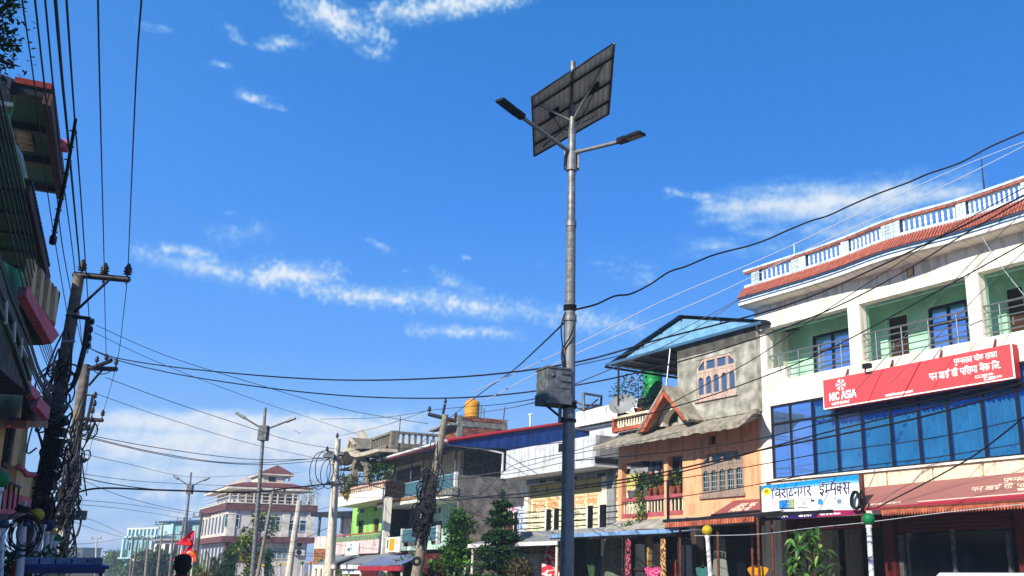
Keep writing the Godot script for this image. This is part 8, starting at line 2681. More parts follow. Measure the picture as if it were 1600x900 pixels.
	for k in 9:
		var c: Vector3 = (stick[0] as Vector3).lerp(stick[6], 0.08 + k * 0.1)
		s.tube([c + Vector3(-0.06, 0.02, 0), c + Vector3(0.06, -0.02, 0)], 0.012, 0.012, 4)
	s.tube([Vector3(-11.12, 7.62, -17.2), Vector3(-11.18, 7.53, -17.3)], 0.065, 0.065, 7)
	tag(obj("cable_stick", s, M.cable), "black stick of taped cable hanging at a slant between the left wires", "cable")
	# loops from the second pole's bracket
	wire("drooping loop of cable under the second pole's crossarm", 0.024, M.cable, [Vector3(-19.11, 8.94, -34.4), Vector3(-19.09, 8.7, -34.4), Vector3(-19.39, 8.44, -34.5), Vector3(-19.79, 8.41, -34.6), Vector3(-20.21, 8.64, -34.8)])

func wire(label: String, r: float, m: Material, p: Array) -> void:
	var s := Shape.new()
	# a wire that leaves the view runs on to its next pole
	var q := spline(p, 7)
	if p[-1].x > 5.0 and p[-1].z > -18.9:
		q.append(p[-1] + (p[-1] - p[-2]).normalized() * 16.0)
	if p[0].z > -9.1 and p[0].x < -3.0:
		q.push_front(p[0] + (p[0] - p[1]).normalized() * 14.0)
	r *= 0.82 if r > 0.012 else 0.95
	s.tube(q, r, r, 5)
	tag(obj("overhead_wire", s, m), label, "wire", "overhead wires")

func limb_tree(called: String, label: String, foot: Vector3, h: float, crown: Array, count: int, leaf: float, dark: Color, light: Color, trunk_r := 0.09, group := "") -> Node3D:
	var t := thing(called, label, "tree", foot, 0, group)
	var s := Shape.new()
	s.tube(spline([Vector3.ZERO, Vector3(0.06, h * 0.3, 0.03), Vector3(-0.04, h * 0.6, 0), Vector3(0.02, h * 0.92, 0)]), trunk_r, trunk_r * 0.25, 8)
	obj("trunk", s, mat("bark", Color8(92, 78, 64), "dirt", 0.95, 0, 1.5), t)
	s = Shape.new()
	for c in crown:
		var q: Vector3 = c[0]
		var start := Vector3(0, clampf(q.y * 0.72, h * 0.2, h * 0.8), 0)
		s.tube(spline([start, start.lerp(q, 0.5) + Vector3(0, 0.1, 0), q]), trunk_r * 0.4, 0.012, 5)
	tag(obj("limbs", s, M.bark, t), "", "", "", "stuff")
	s = Shape.new()
	var total := 0.0
	for c in crown:
		total += c[1].x * c[1].y * c[1].z
	for c in crown:
		var n := int(count * c[1].x * c[1].y * c[1].z / total)
		var k := 0.7 + 0.6 * rng.randf()
		leaves(s, c[0], c[1], n, leaf, dark * k, light * k)
	tag(obj("crown", s, tinted("leaf", 0.55, 0.35), t), "", "", "", "stuff")
	return t

func clumps(lo: float, hi: float, radius: Callable, count: int, size: float, lean := 0.0) -> Array:
	var out := []
	for i in count:
		var f := (i + rng.randf()) / count
		var y := lerpf(lo, hi, f)
		var r: float = radius.call(f)
		var a := rng.randf() * TAU
		var q := r * sqrt(rng.randf())
		var z := size * (0.7 + 0.6 * rng.randf())
		out.append([Vector3(cos(a) * q + lean * f, y, sin(a) * q), Vector3(z, z * 0.75, z)])
	return out

func trees() -> void:
	# bushy tree before the slab house
	limb_tree("green_tree", "bushy bright green young tree between the leaning pole and the conifer", Vector3(-8.48, 0, -46), 3.9,
		clumps(0.3, 3.9, func(f: float) -> float: return 1.45 * pow(1.0 - f, 0.45) * (0.7 + 0.3 * sin(f * 7.0)), 40, 0.46), 5200, 0.19, Color(0.02, 0.07, 0.01), Color(0.11, 0.27, 0.04))
	limb_tree("shrub", "small loose shrub at the foot of the leaning meter pole", Vector3(-10.28, 0, -44), 1.9, clumps(0.6, 2.0, func(f: float) -> float: return 0.9 * (1.0 - f * 0.5), 22, 0.35), 2200, 0.14, MID_LEAF, LIGHT_LEAF, 0.04)
	# conifer with tiered boughs
	var t := thing("conifer", "dark green conifer with tiered boughs behind the yellow ball lamp", "tree", Vector3(-5.19, 0, -37))
	t.scale = Vector3.ONE * 0.84
	var s := Shape.new()
	s.tube([Vector3.ZERO, Vector3(0.0, 5.0, 0)], 0.11, 0.02, 8)
	obj("trunk", s, M.bark, t)
	s = Shape.new()
	var b := Shape.new()
	for k in 10:
		var y := 1.0 + k * 0.41
		var r := 1.38 * pow(1.0 - k / 10.6, 0.75) * (0.9 + 0.2 * rng.randf())
		var n := 9
		for i in n:
			var a := TAU * (i + 0.4 * k + rng.randf() * 0.5) / n
			var tip := Vector3(cos(a) * r, y - 0.12 + 0.18 * r, sin(a) * r)
			y += rng.randfn() * 0.07
			b.tube([Vector3(0, y, 0), Vector3(cos(a) * r * 0.5, y - 0.03, sin(a) * r * 0.5), tip], 0.025, 0.008, 4)
			for q in 6:
				var f := 0.25 + q * 0.15
				leaves(s, Vector3(0, y, 0).lerp(tip, f) + Vector3(0, 0.02, 0), Vector3(0.2, 0.06, 0.2), 18, 0.16, Color(0.01, 0.04, 0.012), Color(0.035, 0.1, 0.025), 0.2)
	leaves(s, Vector3(0, 5.0, 0), Vector3(0.12, 0.25, 0.12), 80, 0.12, Color(0.006, 0.026, 0.012), Color(0.03, 0.08, 0.02), 0.0)
	tag(obj("limbs", b, M.bark, t), "", "", "", "stuff")
	tag(obj("crown", s, tinted("leaf", 0.55, 0.35), t), "", "", "", "stuff")
	# sparse tree before the corner building
	limb_tree("roadside_tree", "tall sparse tree with yellow green tufts in front of the corner building", Vector3(-24.13, 0, -62), 4.9,
		clumps(1.0, 4.9, func(f: float) -> float: return 0.25 + 0.85 * sin(f * 2.9), 30, 0.34, 0.3), 2400, 0.2, Color(0.03, 0.07, 0.01), Color(0.2, 0.26, 0.04), 0.12)
	# column cypress
	limb_tree("column_shrub", "narrow columnar evergreen left of the corner building's shopfront", Vector3(-32, 0, -78), 3.2, clumps(0.1, 3.1, func(f: float) -> float: return 0.75 * sin(0.5 + f * 2.5) * 0.8, 40, 0.38), 5000, 0.16, Color(0.02, 0.07, 0.01), Color(0.07, 0.16, 0.025))
	limb_tree("column_shrub", "dark shrub right of the pale poles before the corner building", Vector3(-29.06, 0, -78), 2.6, clumps(0.1, 2.7, func(f: float) -> float: return 0.6 * (1.1 - f), 26, 0.36), 2400, 0.17, DARK_LEAF, MID_LEAF)
	# palm-like clump by the flag
	t = thing("palm", "arching palm like clump between the flag and the columnar evergreen", "tree", Vector3(-33.65, 0, -78))
	s = Shape.new()
	var st := Shape.new()
	for k in 44:
		var a := rng.randf() * TAU
		var e := 0.5 + rng.randf() * 0.9
		var base := Vector3(rng.randfn() * 0.5, 0.2, rng.randfn() * 0.4)
		var p := []
		for i in 6:
			var f := i / 5.0
			p.append(base + Vector3(cos(a) * f * 1.3, 2.7 * e * f - 0.9 * f * f, sin(a) * f * 1.3))
		st.tube(p, 0.02, 0.006, 4)
		for i in 24:
			var f := 0.25 + 0.75 * i / 24.0
			var c := base + Vector3(cos(a) * f * 1.3, 2.7 * e * f - 0.9 * f * f, sin(a) * f * 1.3)
			s.tint = Color(0.05, 0.11, 0.015).lerp(Color(0.16, 0.2, 0.035), rng.randf())
			for q in [-1, 1]:
				s.tri(c, c + Vector3(cos(a) * 0.06, 0.03, sin(a) * 0.06), c + Vector3(-sin(a) * q * 0.38 + cos(a) * 0.2, -0.12, cos(a) * q * 0.38 + sin(a) * 0.2))
	s.tint = Color.WHITE
	obj("stem", st, M.bark, t)
	tag(obj("crown", s, tinted("leaf", 0.55, 0.35), t), "", "", "", "stuff")
	for k in 3:
		limb_tree("roadside_bush", ["yellow green bush at the foot of the flagpole", "low bush right of the palm like clump", "low ochre bush under the palm like clump"][k], [Vector3(-33.47, 0, -76), Vector3(-33.74, 0, -80), Vector3(-30.47, 0, -70)][k], 1.4, clumps(0.2, 1.5 - 0.2 * k, func(f: float) -> float: return 0.9 * (1.0 - 0.4 * f), 18, 0.4), 1500, 0.18, [MID_LEAF, DARK_LEAF, Color(0.09, 0.09, 0.02)][k], [Color(0.14, 0.2, 0.03), LIGHT_LEAF, Color(0.24, 0.22, 0.05)][k], 0.05)
	# soft far trees closing the street
	for k in 7:
		var x: float = [165, 178, 192, 205, 222, 240, 256][k]
		var d: float = [210, 190, 175, 165, 140, 132, 126][k]
		var p: Vector3 = [Vector3(-111.83, 0, -210), Vector3(-99.72, 0, -190), Vector3(-90.39, 0, -175), Vector3(-83.85, 0, -165), Vector3(-68.72, 0, -138), Vector3(-62.59, 0, -128), Vector3(-59.53, 0, -124)][k]
		limb_tree("far_tree", "hazy %s tree at the street's far end, %s" % [["pale green", "pale green", "light green", "light green", "olive", "dull green", "dark green"][k], ["leftmost, beside the blue vehicle roof", "second from the left", "third from the left", "below the turquoise house's left corner", "below the turquoise house's balcony", "before the small brick house", "right of the small brick house's poles"][k]], p, 4.6 - 0.25 * k, clumps(0.5, 4.4 - 0.25 * k, func(f: float) -> float: return 2.6 * (1.0 - f * f * 0.7), 30, 1.0), 2600, 0.42, Color(0.05, 0.1, 0.02) if k < 5 else Color(0.03, 0.06, 0.02), Color(0.15, 0.22, 0.05) if k < 5 else Color(0.08, 0.11, 0.04), 0.15, "trees at the far end of the street")
	# branch reaching in at the top left, from a tree beside the left houses
	t = thing("roadside_tree", "tree at the left edge whose dark leafy twigs reach over the tin canopy", "tree", Vector3(-8.1, 0, -11))
	s = Shape.new()
	var at := t.position
	var trunk := [Vector3.ZERO, Vector3(-0.1, 3.0, 0.1), Vector3(0.0, 6.0, 0), Vector3(-8.76, 8.16, -11) - at]
	s.tube(spline(trunk), 0.2, 0.08, 8)
	obj("trunk", s, M.bark, t)
	s = Shape.new()
	var l := Shape.new()
	for k in [[Vector3(-8.76, 8.16, -11), Vector3(-8.2, 7.84, -11), Vector3(-7.95, 7.76, -11)], [Vector3(-8.76, 8.16, -11), Vector3(-8.48, 8.19, -11.2), Vector3(-8.17, 8.23, -11.3)], [Vector3(-8.76, 8.16, -11), Vector3(-8.42, 8.54, -11), Vector3(-8.14, 8.67, -11)], [Vector3(-8.76, 8.16, -11), Vector3(-8.3, 8.18, -10.8), Vector3(-8.06, 8.18, -10.8)], [Vector3(-8.76, 8.16, -11), Vector3(-8.5, 8.79, -10.8), Vector3(-8.13, 8.79, -10.8)]]:
		s.tube(spline([(k[0] as Vector3) - at, (k[1] as Vector3) - at, (k[2] as Vector3) - at]), 0.05, 0.008, 5)
	for k in [[Vector3(-8.27, 8.65, -11), 0.2, 60], [Vector3(-8.16, 8.69, -11), 0.1, 30], [Vector3(-8.28, 8.54, -11), 0.13, 40], [Vector3(-8.35, 8.73, -11), 0.25, 90], [Vector3(-8.25, 8.28, -11.2), 0.1, 20], [Vector3(-8.23, 8.25, -11.3), 0.08, 12], [Vector3(-8.34, 8.22, -11.2), 0.12, 30], [Vector3(-8.08, 7.96, -11), 0.1, 18], [Vector3(-8.18, 7.87, -11), 0.14, 40], [Vector3(-8.26, 8.21, -11), 0.1, 25], [Vector3(-8.05, 7.79, -11), 0.07, 10], [Vector3(-8.28, 7.79, -11), 0.2, 50], [Vector3(-8.31, 8.23, -10.8), 0.4, 160], [Vector3(-8.55, 8.6, -10.8), 0.6, 300], [Vector3(-8.84, 8.16, -11), 0.9, 500], [Vector3(-9.33, 8.92, -11), 1.2, 700]]:
		leaves(l, (k[0] as Vector3) - at, Vector3.ONE * k[1], k[2], 0.075, DARK_LEAF, MID_LEAF, 0.5)
	obj("limbs", s, M.bark, t)
	tag(obj("crown", l, tinted("leaf", 0.55, 0.35), t), "", "", "", "stuff")
	limb_tree("hedge_shrub", "dark leafy shrub at the bottom left beside the red banded post", Vector3(-9.39, 0, -15) , 1.75, clumps(0.9, 1.75, func(f: float) -> float: return 0.65, 20, 0.25), 2600, 0.09, DARK_LEAF, MID_LEAF, 0.04)
	# young tree in front of the appliance shop: each big leaf is a piece of its own
	t = thing("young_tree", "young tree with long drooping leaves before the dark appliance shop", "tree", Vector3(2.85, 0, -17))
	s = Shape.new()
	s.tube(spline([Vector3.ZERO, Vector3(0.02, 0.9, 0), Vector3(0.0, 1.6, 0), Vector3(0.02, 2.15, 0)]), 0.03, 0.008, 6)
	obj("trunk", s, M.bark, t)
	rod("stake", M.rust, t, [Vector3(0.1, 0, 0.1), Vector3(0.1, 1.85, 0.1)], 0.02, 5)
	var br := Shape.new()
	var blade := []
	for v in 3:
		var q := Shape.new()
		var n := 5
		var rows := []
		for i in n:
			var f0 := i / float(n)
			var f1 := (i + 1.0) / n
			var w0 := 0.042 * sin(PI * pow(f0, 0.8)) + 0.001
			var w1 := 0.042 * sin(PI * pow(f1, 0.8)) + 0.001
			var d0 := -0.1 * f0 * f0 * (1 + v * 0.5)
			var d1 := -0.1 * f1 * f1 * (1 + v * 0.5)
			q.quad(Vector3(0, d0, -0.21 * f0), Vector3(w0, d0 + 0.008, -0.21 * f0), Vector3(w1, d1 + 0.008, -0.21 * f1), Vector3(0, d1, -0.21 * f1))
			q.quad(Vector3(-w0, d0 + 0.008, -0.21 * f0), Vector3(0, d0, -0.21 * f0), Vector3(0, d1, -0.21 * f1), Vector3(-w1, d1 + 0.008, -0.21 * f1))
		blade.append(q.mesh())
	var tones := [mat("leaf_deep", Color8(44, 84, 36), "", 0.4), mat("leaf_mid", Color8(74, 118, 46), "", 0.4), mat("leaf_pale", Color8(132, 158, 78), "", 0.4)]
	for m in tones:
		m.backlight_enabled = true
		m.backlight = Color(0.3, 0.34, 0.16)
	for k in 22:
		var y := 1.1 + 1.0 * k / 21.0
		var a := k * 2.4
		var r := 0.5 * pow(1.05 - k / 21.0, 0.55) + 0.08
		var tip := Vector3(cos(a) * r, y + 0.18, sin(a) * r)
		br.tube([Vector3(0.01, y - 0.15, 0), Vector3(cos(a) * r * 0.5, y + 0.06, sin(a) * r * 0.5), tip], 0.01, 0.004, 4)
		for i in 13:
			var f := 0.35 + 0.65 * rng.randf()
			var p := Vector3(0.01, y - 0.1, 0).lerp(tip, f)
			var bs := Basis(Vector3.UP, rng.randf() * TAU) * Basis(Vector3.RIGHT, -0.5 + rng.randf() * 0.9) * Basis(Vector3.BACK, rng.randfn() * 0.3)
			inst("leaf", blade[rng.randi() % 3], tones[[0, 0, 1, 1, 2][rng.randi() % 5]], t, p, bs.scaled(Vector3.ONE * (0.55 + 0.4 * rng.randf())))
	tag(obj("limbs", br, M.bark, t), "", "", "", "stuff")
	# plants along the median far off
	for k in 4:
		limb_tree("planter_bush", ["small green bush by the white banner under the slab house", "small yellow green bush below the white banner", "small bush by the green ball right of the square pole", "flowering red bush before the grey shutters"][k], [Vector3(-15.97, 0, -66), Vector3(-16.06, 0, -64), Vector3(-24.07, 0, -80), Vector3(-4.26, 0, -36)][k], 1.5, clumps(0.4, 1.7, func(f: float) -> float: return 0.8 * (1.0 - 0.5 * f), 16, 0.35), 1300, 0.15, DARK_LEAF if k < 3 else Color(0.05, 0.05, 0.02), LIGHT_LEAF if k < 3 else Color(0.16, 0.1, 0.03), 0.04, "small bushes along the far median")

# ---- people: limbs as tapered capsules joined smoothly, meshed on a grid
func body_mesh(bones: Array, cell: float, blend: float) -> Shape:
	var lo := Vector3.INF
	var hi := -Vector3.INF
	for b in bones:
		var r := maxf(b[2], b[3]) + cell * 2.0
		lo = lo.min((b[0] as Vector3).min(b[1]) - Vector3.ONE * r)
		hi = hi.max((b[0] as Vector3).max(b[1]) + Vector3.ONE * r)
	var n := Vector3i(((hi - lo) / cell).ceil()) + Vector3i.ONE
	var f := PackedFloat32Array()
	f.resize(n.x * n.y * n.z)
	f.fill(1.0)
	for b in bones:
		var p0: Vector3 = b[0]
		var p1: Vector3 = b[1]
		var r := maxf(b[2], b[3]) + cell * 3.0
		var a := Vector3i(((p0.min(p1) - Vector3.ONE * r - lo) / cell).floor()).clamp(Vector3i.ZERO, n - Vector3i.ONE)
		var z := Vector3i(((p0.max(p1) + Vector3.ONE * r - lo) / cell).ceil()).clamp(Vector3i.ZERO, n - Vector3i.ONE)
		var d := p1 - p0
		var l := maxf(d.length_squared(), 1e-6)
		for k in range(a.z, z.z + 1):
			for j in range(a.y, z.y + 1):
				for i in range(a.x, z.x + 1):
					var p := lo + Vector3(i, j, k) * cell
					var t := clampf((p - p0).dot(d) / l, 0.0, 1.0)
					var v := p.distance_to(p0 + d * t) - lerpf(b[2], b[3], t)
					var at := (k * n.y + j) * n.x + i
					var o := f[at]
					var h := clampf(0.5 + 0.5 * (o - v) / blend, 0.0, 1.0)
					f[at] = lerpf(o, v, h) - blend * h * (1.0 - h) if o < 0.9 else v
	var s := Shape.new()
	var id := {}
	for k in n.z - 1:
		for j in n.y - 1:
			for i in n.x - 1:
				var sum := Vector3.ZERO
				var cuts := 0
				var grad := Vector3.ZERO
				var c := PackedFloat32Array()
				for q in 8:
					c.append(f[((k + (q >> 2)) * n.y + j + ((q >> 1) & 1)) * n.x + i + (q & 1)])
				for e in [[0, 1], [2, 3], [4, 5], [6, 7], [0, 2], [1, 3], [4, 6], [5, 7], [0, 4], [1, 5], [2, 6], [3, 7]]:
					var u: float = c[e[0]]
					var w: float = c[e[1]]
					if (u < 0.0) != (w < 0.0):
						var g := u / (u - w)
						var m := Vector3(e[0] & 1, (e[0] >> 1) & 1, e[0] >> 2).lerp(Vector3(e[1] & 1, (e[1] >> 1) & 1, e[1] >> 2), g)
						sum += m
						cuts += 1
				if cuts:
					grad = Vector3(c[1] + c[3] + c[5] + c[7] - c[0] - c[2] - c[4] - c[6], c[2] + c[3] + c[6] + c[7] - c[0] - c[1] - c[4] - c[5], c[4] + c[5] + c[6] + c[7] - c[0] - c[1] - c[2] - c[3])
					id[Vector3i(i, j, k)] = s.vert(lo + (Vector3(i, j, k) + sum / cuts) * cell, grad.normalized())
	for key in id:
		var base: Vector3i = key
		for axis in 3:
			var along := Vector3i.ZERO
			along[axis] = 1
			var q := base + along
			if q.x >= n.x or q.y >= n.y or q.z >= n.z:
				continue
			var u := f[(base.z * n.y + base.y) * n.x + base.x]
			var w := f[(q.z * n.y + q.y) * n.x + q.x]
			if (u < 0.0) == (w < 0.0):
				continue
			var e1 := Vector3i.ZERO
			var e2 := Vector3i.ZERO
			e1[(axis + 1) % 3] = 1
			e2[(axis + 2) % 3] = 1
			var v := [id.get(base, -1), id.get(base - e1, -1), id.get(base - e1 - e2, -1), id.get(base - e2, -1)]
			if v.has(-1):
				continue
			if u < 0.0:
				s.ix.append_array([v[0], v[2], v[1], v[0], v[3], v[2]])
			else:
				s.ix.append_array([v[0], v[1], v[2], v[0], v[2], v[3]])
	return s

func person() -> void:
	# a walker seen from behind, only head and shoulders above the frame's edge
	var t := thing("person", "person seen from behind in a dark red shirt, dark haired, walking down the road", "person", Vector3(-5.95, 0, -13), 28.0)
	var b := []
	for k in [-1, 1]:
		b.append_array([[Vector3(0.09 * k, 0.92, 0), Vector3(0.1 * k, 0.5, 0.02 * k), 0.095, 0.062], [Vector3(0.1 * k, 0.5, 0.02 * k), Vector3(0.1 * k, 0.09, 0.1 * k), 0.06, 0.04], [Vector3(0.1 * k, 0.05, 0.1 * k), Vector3(0.11 * k, 0.04, 0.1 * k - 0.17), 0.042, 0.032],
			[Vector3(0.19 * k, 1.40, 0), Vector3(0.25 * k, 1.12, 0.02), 0.055, 0.042], [Vector3(0.25 * k, 1.12, 0.02), Vector3(0.25 * k, 0.88, -0.08), 0.04, 0.03], [Vector3(0.25 * k, 0.87, -0.08), Vector3(0.25 * k, 0.79, -0.11), 0.03, 0.034]])
		for i in 4:
			b.append([Vector3(0.245 * k, 0.79, -0.14 + i * 0.02), Vector3(0.24 * k, 0.72 - 0.01 * (i % 2), -0.14 + i * 0.022), 0.01, 0.008])
		b.append([Vector3(0.24 * k, 0.83, -0.13), Vector3(0.225 * k, 0.77, -0.17), 0.011, 0.009])
		b.append([Vector3(0.098 * k, 1.58, -0.005), Vector3(0.104 * k, 1.62, 0.0), 0.014, 0.018])
	b.append_array([[Vector3(0, 0.95, 0), Vector3(0, 1.15, 0), 0.14, 0.125], [Vector3(-0.08, 1.34, 0), Vector3(0.08, 1.34, 0), 0.12, 0.12], [Vector3(0, 1.15, 0), Vector3(0, 1.36, 0), 0.125, 0.12], [Vector3(0, 1.4, 0), Vector3(0, 1.52, -0.01), 0.06, 0.055], [Vector3(0, 1.57, -0.02), Vector3(0, 1.64, -0.0), 0.075, 0.095], [Vector3(0, 1.58, -0.1), Vector3(0, 1.56, -0.115), 0.012, 0.014]])
	obj("body", body_mesh(b, 0.018, 0.03), M.skin, t)
	var sh := [[Vector3(0, 0.9, 0), Vector3(0, 1.18, 0), 0.162, 0.15], [Vector3(-0.09, 1.34, 0), Vector3(0.09, 1.34, 0), 0.14, 0.14], [Vector3(0, 1.18, 0), Vector3(0, 1.38, 0), 0.15, 0.135], [Vector3(0, 1.42, 0), Vector3(0, 1.47, 0.0), 0.085, 0.075]]
	for k in [-1, 1]:
		sh.append([Vector3(0.17 * k, 1.41, 0), Vector3(0.24 * k, 1.17, 0.015), 0.075, 0.066])
	obj("shirt", body_mesh(sh, 0.022, 0.04), mat("shirt_dark_red", Color8(112, 22, 44), "", 0.9), t)
	var tr := [[Vector3(-0.06, 0.9, 0), Vector3(0.06, 0.9, 0), 0.15, 0.15]]
	for k in [-1, 1]:
		tr.append_array([[Vector3(0.09 * k, 0.88, 0), Vector3(0.1 * k, 0.5, 0.02 * k), 0.11, 0.08], [Vector3(0.1 * k, 0.5, 0.02 * k), Vector3(0.1 * k, 0.13, 0.09 * k), 0.08, 0.062]])
	obj("trousers", body_mesh(tr, 0.022, 0.03), mat("trousers_navy", Color8(32, 34, 46), "", 0.9), t)
	obj("hair", body_mesh([[Vector3(0, 1.6, 0.025), Vector3(0, 1.66, 0.01), 0.092, 0.102], [Vector3(-0.03, 1.7, 0), Vector3(0.03, 1.7, -0.01), 0.07, 0.07]], 0.014, 0.03), mat("hair_black", Color8(16, 14, 14), "", 0.7), t)

func small_things() -> void:
	person()
	# two flags on one pole
	var base := Vector3(-17.87, 0, -40)
	var t := thing("flag", "crimson double pennant flag with blue edge hanging over an orange one", "flag", base)
	var c0 := Vector3(-17.98, 3.04, -40) - base
	rod("flagpole", M.pale_pole, t, [Vector3.ZERO, Vector3(-17.98, 3.22, -40) - base], 0.035, 6)
	var im := Image.create(128, 192, false, Image.FORMAT_RGB8)
	im.fill(Color8(214, 40, 44))
	for y in 192:
		im.fill_rect(Rect2i(0, y, 9, 1), Color8(36, 60, 150))
		var edge := int(20 + 108 * fmod(y / 96.0, 1.0))
		im.fill_rect(Rect2i(mini(edge - 7, 120), y, 9, 1), Color8(36, 60, 150))
	for k in 16:
		var hh := int(14 * sqrt(1.0 - pow((k - 8) / 8.0, 2)))
		im.fill_rect(Rect2i(40 - hh, 52 + k, hh * 2, 1), Color8(236, 226, 220))
		im.fill_rect(Rect2i(40 - hh, 144 + k, hh * 2, 1), Color8(236, 226, 220))
	var s := Shape.new()
	var rows := []
	for j in 25:
		var v := j / 24.0
		var row := []
		var wide := 0.1 + 0.62 * fmod(v * 2.0, 1.0) if v < 1.0 else 0.72
		for i in 9:
			var u := i / 8.0
			row.append(c0 + Vector3(-u * wide - 0.1 * v * u, -v * 0.98 - 0.22 * u * v, 0.05 * sin(u * 7.0 + v * 5.0)))
		rows.append(row)
	rows.reverse()
	s.grid(rows)
	obj("pennant", s, face(im, 0.8), t)
	s = Shape.new()
	rows = []
	for j in 7:
		var row := []
		for i in 9:
			var u := i / 8.0
			var v := j / 6.0
			row.append(Vector3(-17.85, 2.47, -40) - base + Vector3(0.1 - u * 0.68, -0.2 - v * 0.42 - u * 0.35 + 0.1 * sin(u * 3.0), 0.08 + 0.07 * sin(u * 8.0 + v * 3.0)))
		rows.append(row)
	rows.reverse()
	s.grid(rows)
	im = Image.create(96, 64, false, Image.FORMAT_RGB8)
	pattern(im, 4, Color8(226, 60, 46), Color8(226, 128, 40), 0.03, 0.15)
	obj("orange_flag", s, face(im, 0.8), t)
	# blue roofed three wheeler
	base = Vector3(-8.91, 0, -15.5)
	t = thing("three_wheeler", "blue roofed electric three wheeler at the bottom left, only its canopy showing", "rickshaw", base, 28.0)
	mat("body_blue", Color8(28, 44, 110), "soft", 0.35)
	mat("roof_pale", Color8(134, 160, 200), "dirt", 0.4)
	s = Shape.new()
	rows = []
	for j in 13:
		var a := PI * j / 12.0
		var row := []
		for i in 9:
			var u := i / 8.0 * 2.0 - 1.0
			row.append(Vector3(u * 0.6, 1.58 + 0.09 * pow(maxf(sin(a), 0.0), 0.35) * (1.0 - 0.25 * pow(absf(u), 6.0)), 1.15 * cos(a)))
		rows.append(row)
	s.grid(rows)
	s.box(Vector3(-0.55, 1.52, -1.14), Vector3(0.55, 1.6, 1.14))
	obj("canopy", s, M.body_blue, t)
	for k in 5:
		bx("roof_panel", M.roof_pale, t, -0.5 + k * 0.205, -0.32 + k * 0.205, 1.64, 1.745, -0.9, 1.0)
	for x in [-0.5, 0.5]:
		for z in [-1.0, 0.2, 1.0]:
			rod("post", M.body_blue, t, [Vector3(x, 0.5, z), Vector3(x, 1.58, z)], 0.025, 6)
	bx("floor", M.body_blue, t, -0.52, 0.52, 0.3, 0.4, -1.1, 1.1)
	bx("seat", M.maroon, t, -0.48, 0.48, 0.4, 0.75, -0.4, 0.0)
	bx("seat_back", M.maroon, t, -0.48, 0.48, 0.75, 1.25, -0.1, 0.0)
	bx("rear_panel", M.body_blue, t, -0.53, 0.53, 0.4, 0.95, 1.05, 1.1)
	bx("front_panel", M.body_blue, t, -0.4, 0.4, 0.4, 1.0, -1.2, -1.11)
	bx("windscreen", M.clear_glass, t, -0.46, 0.46, 1.0, 1.56, -1.12, -1.1)
	for k in [[0.0, -1.15], [-0.48, 0.7], [0.48, 0.7]]:
		s = Shape.new()
		s.lathe([Vector2(0.001, -0.05), Vector2(0.2, -0.05), Vector2(0.23, -0.02), Vector2(0.23, 0.02), Vector2(0.2, 0.05), Vector2(0.001, 0.05)], 16, Transform3D(Basis(Vector3.BACK, PI / 2), Vector3(k[0], 0.23, k[1])))
		var w := obj("wheel", s, M.black, t)
		s = Shape.new()
		s.lathe([Vector2(0.001, -0.056), Vector2(0.11, -0.056), Vector2(0.11, 0.056), Vector2(0.001, 0.056)], 12, Transform3D(Basis(Vector3.BACK, PI / 2), Vector3(k[0], 0.23, k[1])))
		obj("rim", s, M.steel, w)
	# white car parked before the glazed shopfront, roof just in view
	base = Vector3(5.55, 0, -15.2)
	t = thing("parked_car", "white car at the lower right corner with only its roof showing", "car", base, 62.0)
	var out := PackedVector2Array()
	for k in [[-2.0, 0.35], [2.0, 0.35], [2.05, 0.75], [1.75, 0.95], [1.05, 1.02], [0.55, 1.44], [0.2, 1.52], [-0.9, 1.53], [-1.5, 1.42], [-1.95, 1.0], [-2.05, 0.7]]:
		out.append(Vector2(k[0], k[1]))
	s = Shape.new()
	s.prism(out, -0.8, 0.8)
	obj("body", s, mat("car_white", Color8(226, 228, 230), "", 0.25), t)
	for k in [-1, 1]:
		s = Shape.new()
		s.prism(PackedVector2Array([Vector2(-1.7, 1.02), Vector2(0.95, 1.04), Vector2(0.5, 1.4), Vector2(-1.35, 1.4)]), 0.8 * k - 0.006, 0.8 * k + 0.006)
		obj("side_window", s, M.dark_glass, t)
		for x in [-1.3, 1.3]:
			s = Shape.new()
			s.lathe([Vector2(0.001, -0.1), Vector2(0.3, -0.1), Vector2(0.32, -0.06), Vector2(0.32, 0.06), Vector2(0.3, 0.1), Vector2(0.001, 0.1)], 18, Transform3D(Basis(Vector3.RIGHT, PI / 2), Vector3(x, 0.32, 0.76 * k)))
			var w := obj("wheel", s, M.black, t)
			s = Shape.new()
			s.lathe([Vector2(0.001, -0.11), Vector2(0.18, -0.11), Vector2(0.18, 0.11), Vector2(0.001, 0.11)], 12, Transform3D(Basis(Vector3.RIGHT, PI / 2), Vector3(x, 0.32, 0.76 * k)))
			obj("rim", s, M.steel, w)
	for k in [-1, 1]:
		bx("headlight", M.clear_glass, t, 2.0, 2.07, 0.68, 0.8, 0.55 * k - 0.15, 0.55 * k + 0.15)
	# a lone bird high over the street
	t = thing("bird", "small pale bird flying over the street beside the near double armed lamp", "bird", Vector3(-21.23, 9.69, -60), 40.0)
	s = Shape.new()
	s.lathe([Vector2(0.001, -0.2), Vector2(0.05, -0.1), Vector2(0.06, 0.02), Vector2(0.03, 0.14), Vector2(0.001, 0.2)], 8, Transform3D(Basis(Vector3.RIGHT, PI / 2), Vector3.ZERO))
	for k in [-1, 1]:
		s.sheet(Vector3(0.03 * k, 0.0, 0.06), Vector3(0.03 * k, 0.0, -0.06), Vector3(0.42 * k, 0.14, -0.02), Vector3(0.4 * k, 0.13, 0.03), 0.008)
	obj("body", s, M.white_plain, t)
	rebase()

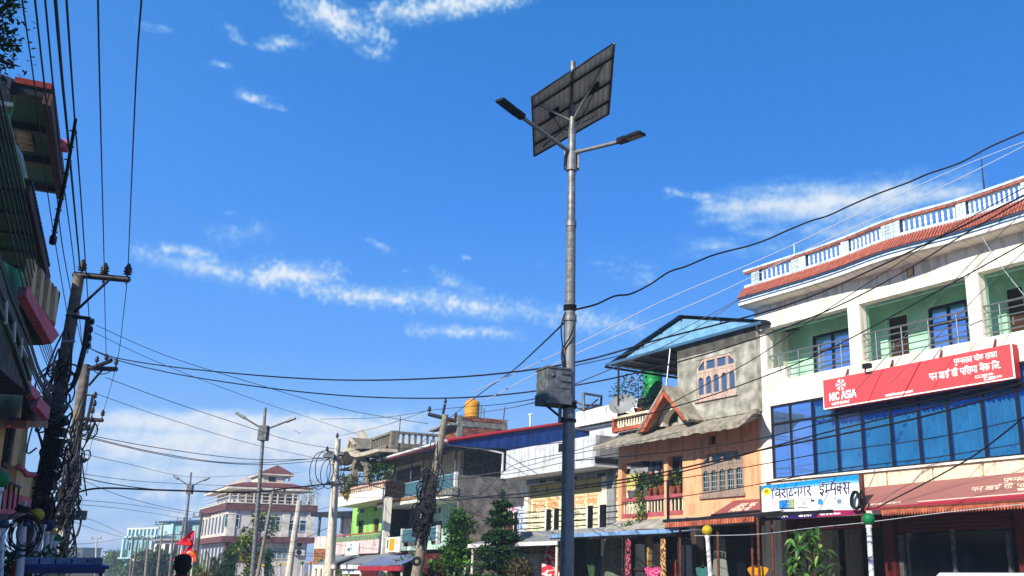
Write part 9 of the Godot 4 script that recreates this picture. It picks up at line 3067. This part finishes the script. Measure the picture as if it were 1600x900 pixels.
# moves every thing's origin to the middle of its base
func rebase() -> void:
	for o in get_children():
		if not o is Node3D or o is MeshInstance3D or o is Camera3D or o is Light3D or o.get_child_count() == 0:
			continue
		var lo := Vector3.INF
		var hi := -Vector3.INF
		for m in o.find_children("*", "MeshInstance3D", true, false):
			var x := Transform3D()
			var n: Node3D = m
			while n != o:
				x = n.transform * x
				n = n.get_parent()
			var a: AABB = x * (m as MeshInstance3D).mesh.get_aabb()
			lo = lo.min(a.position)
			hi = hi.max(a.end)
		var c := Vector3((lo.x + hi.x) / 2, lo.y, (lo.z + hi.z) / 2)
		o.position += o.basis * c
		for k in o.get_children():
			k.position -= c
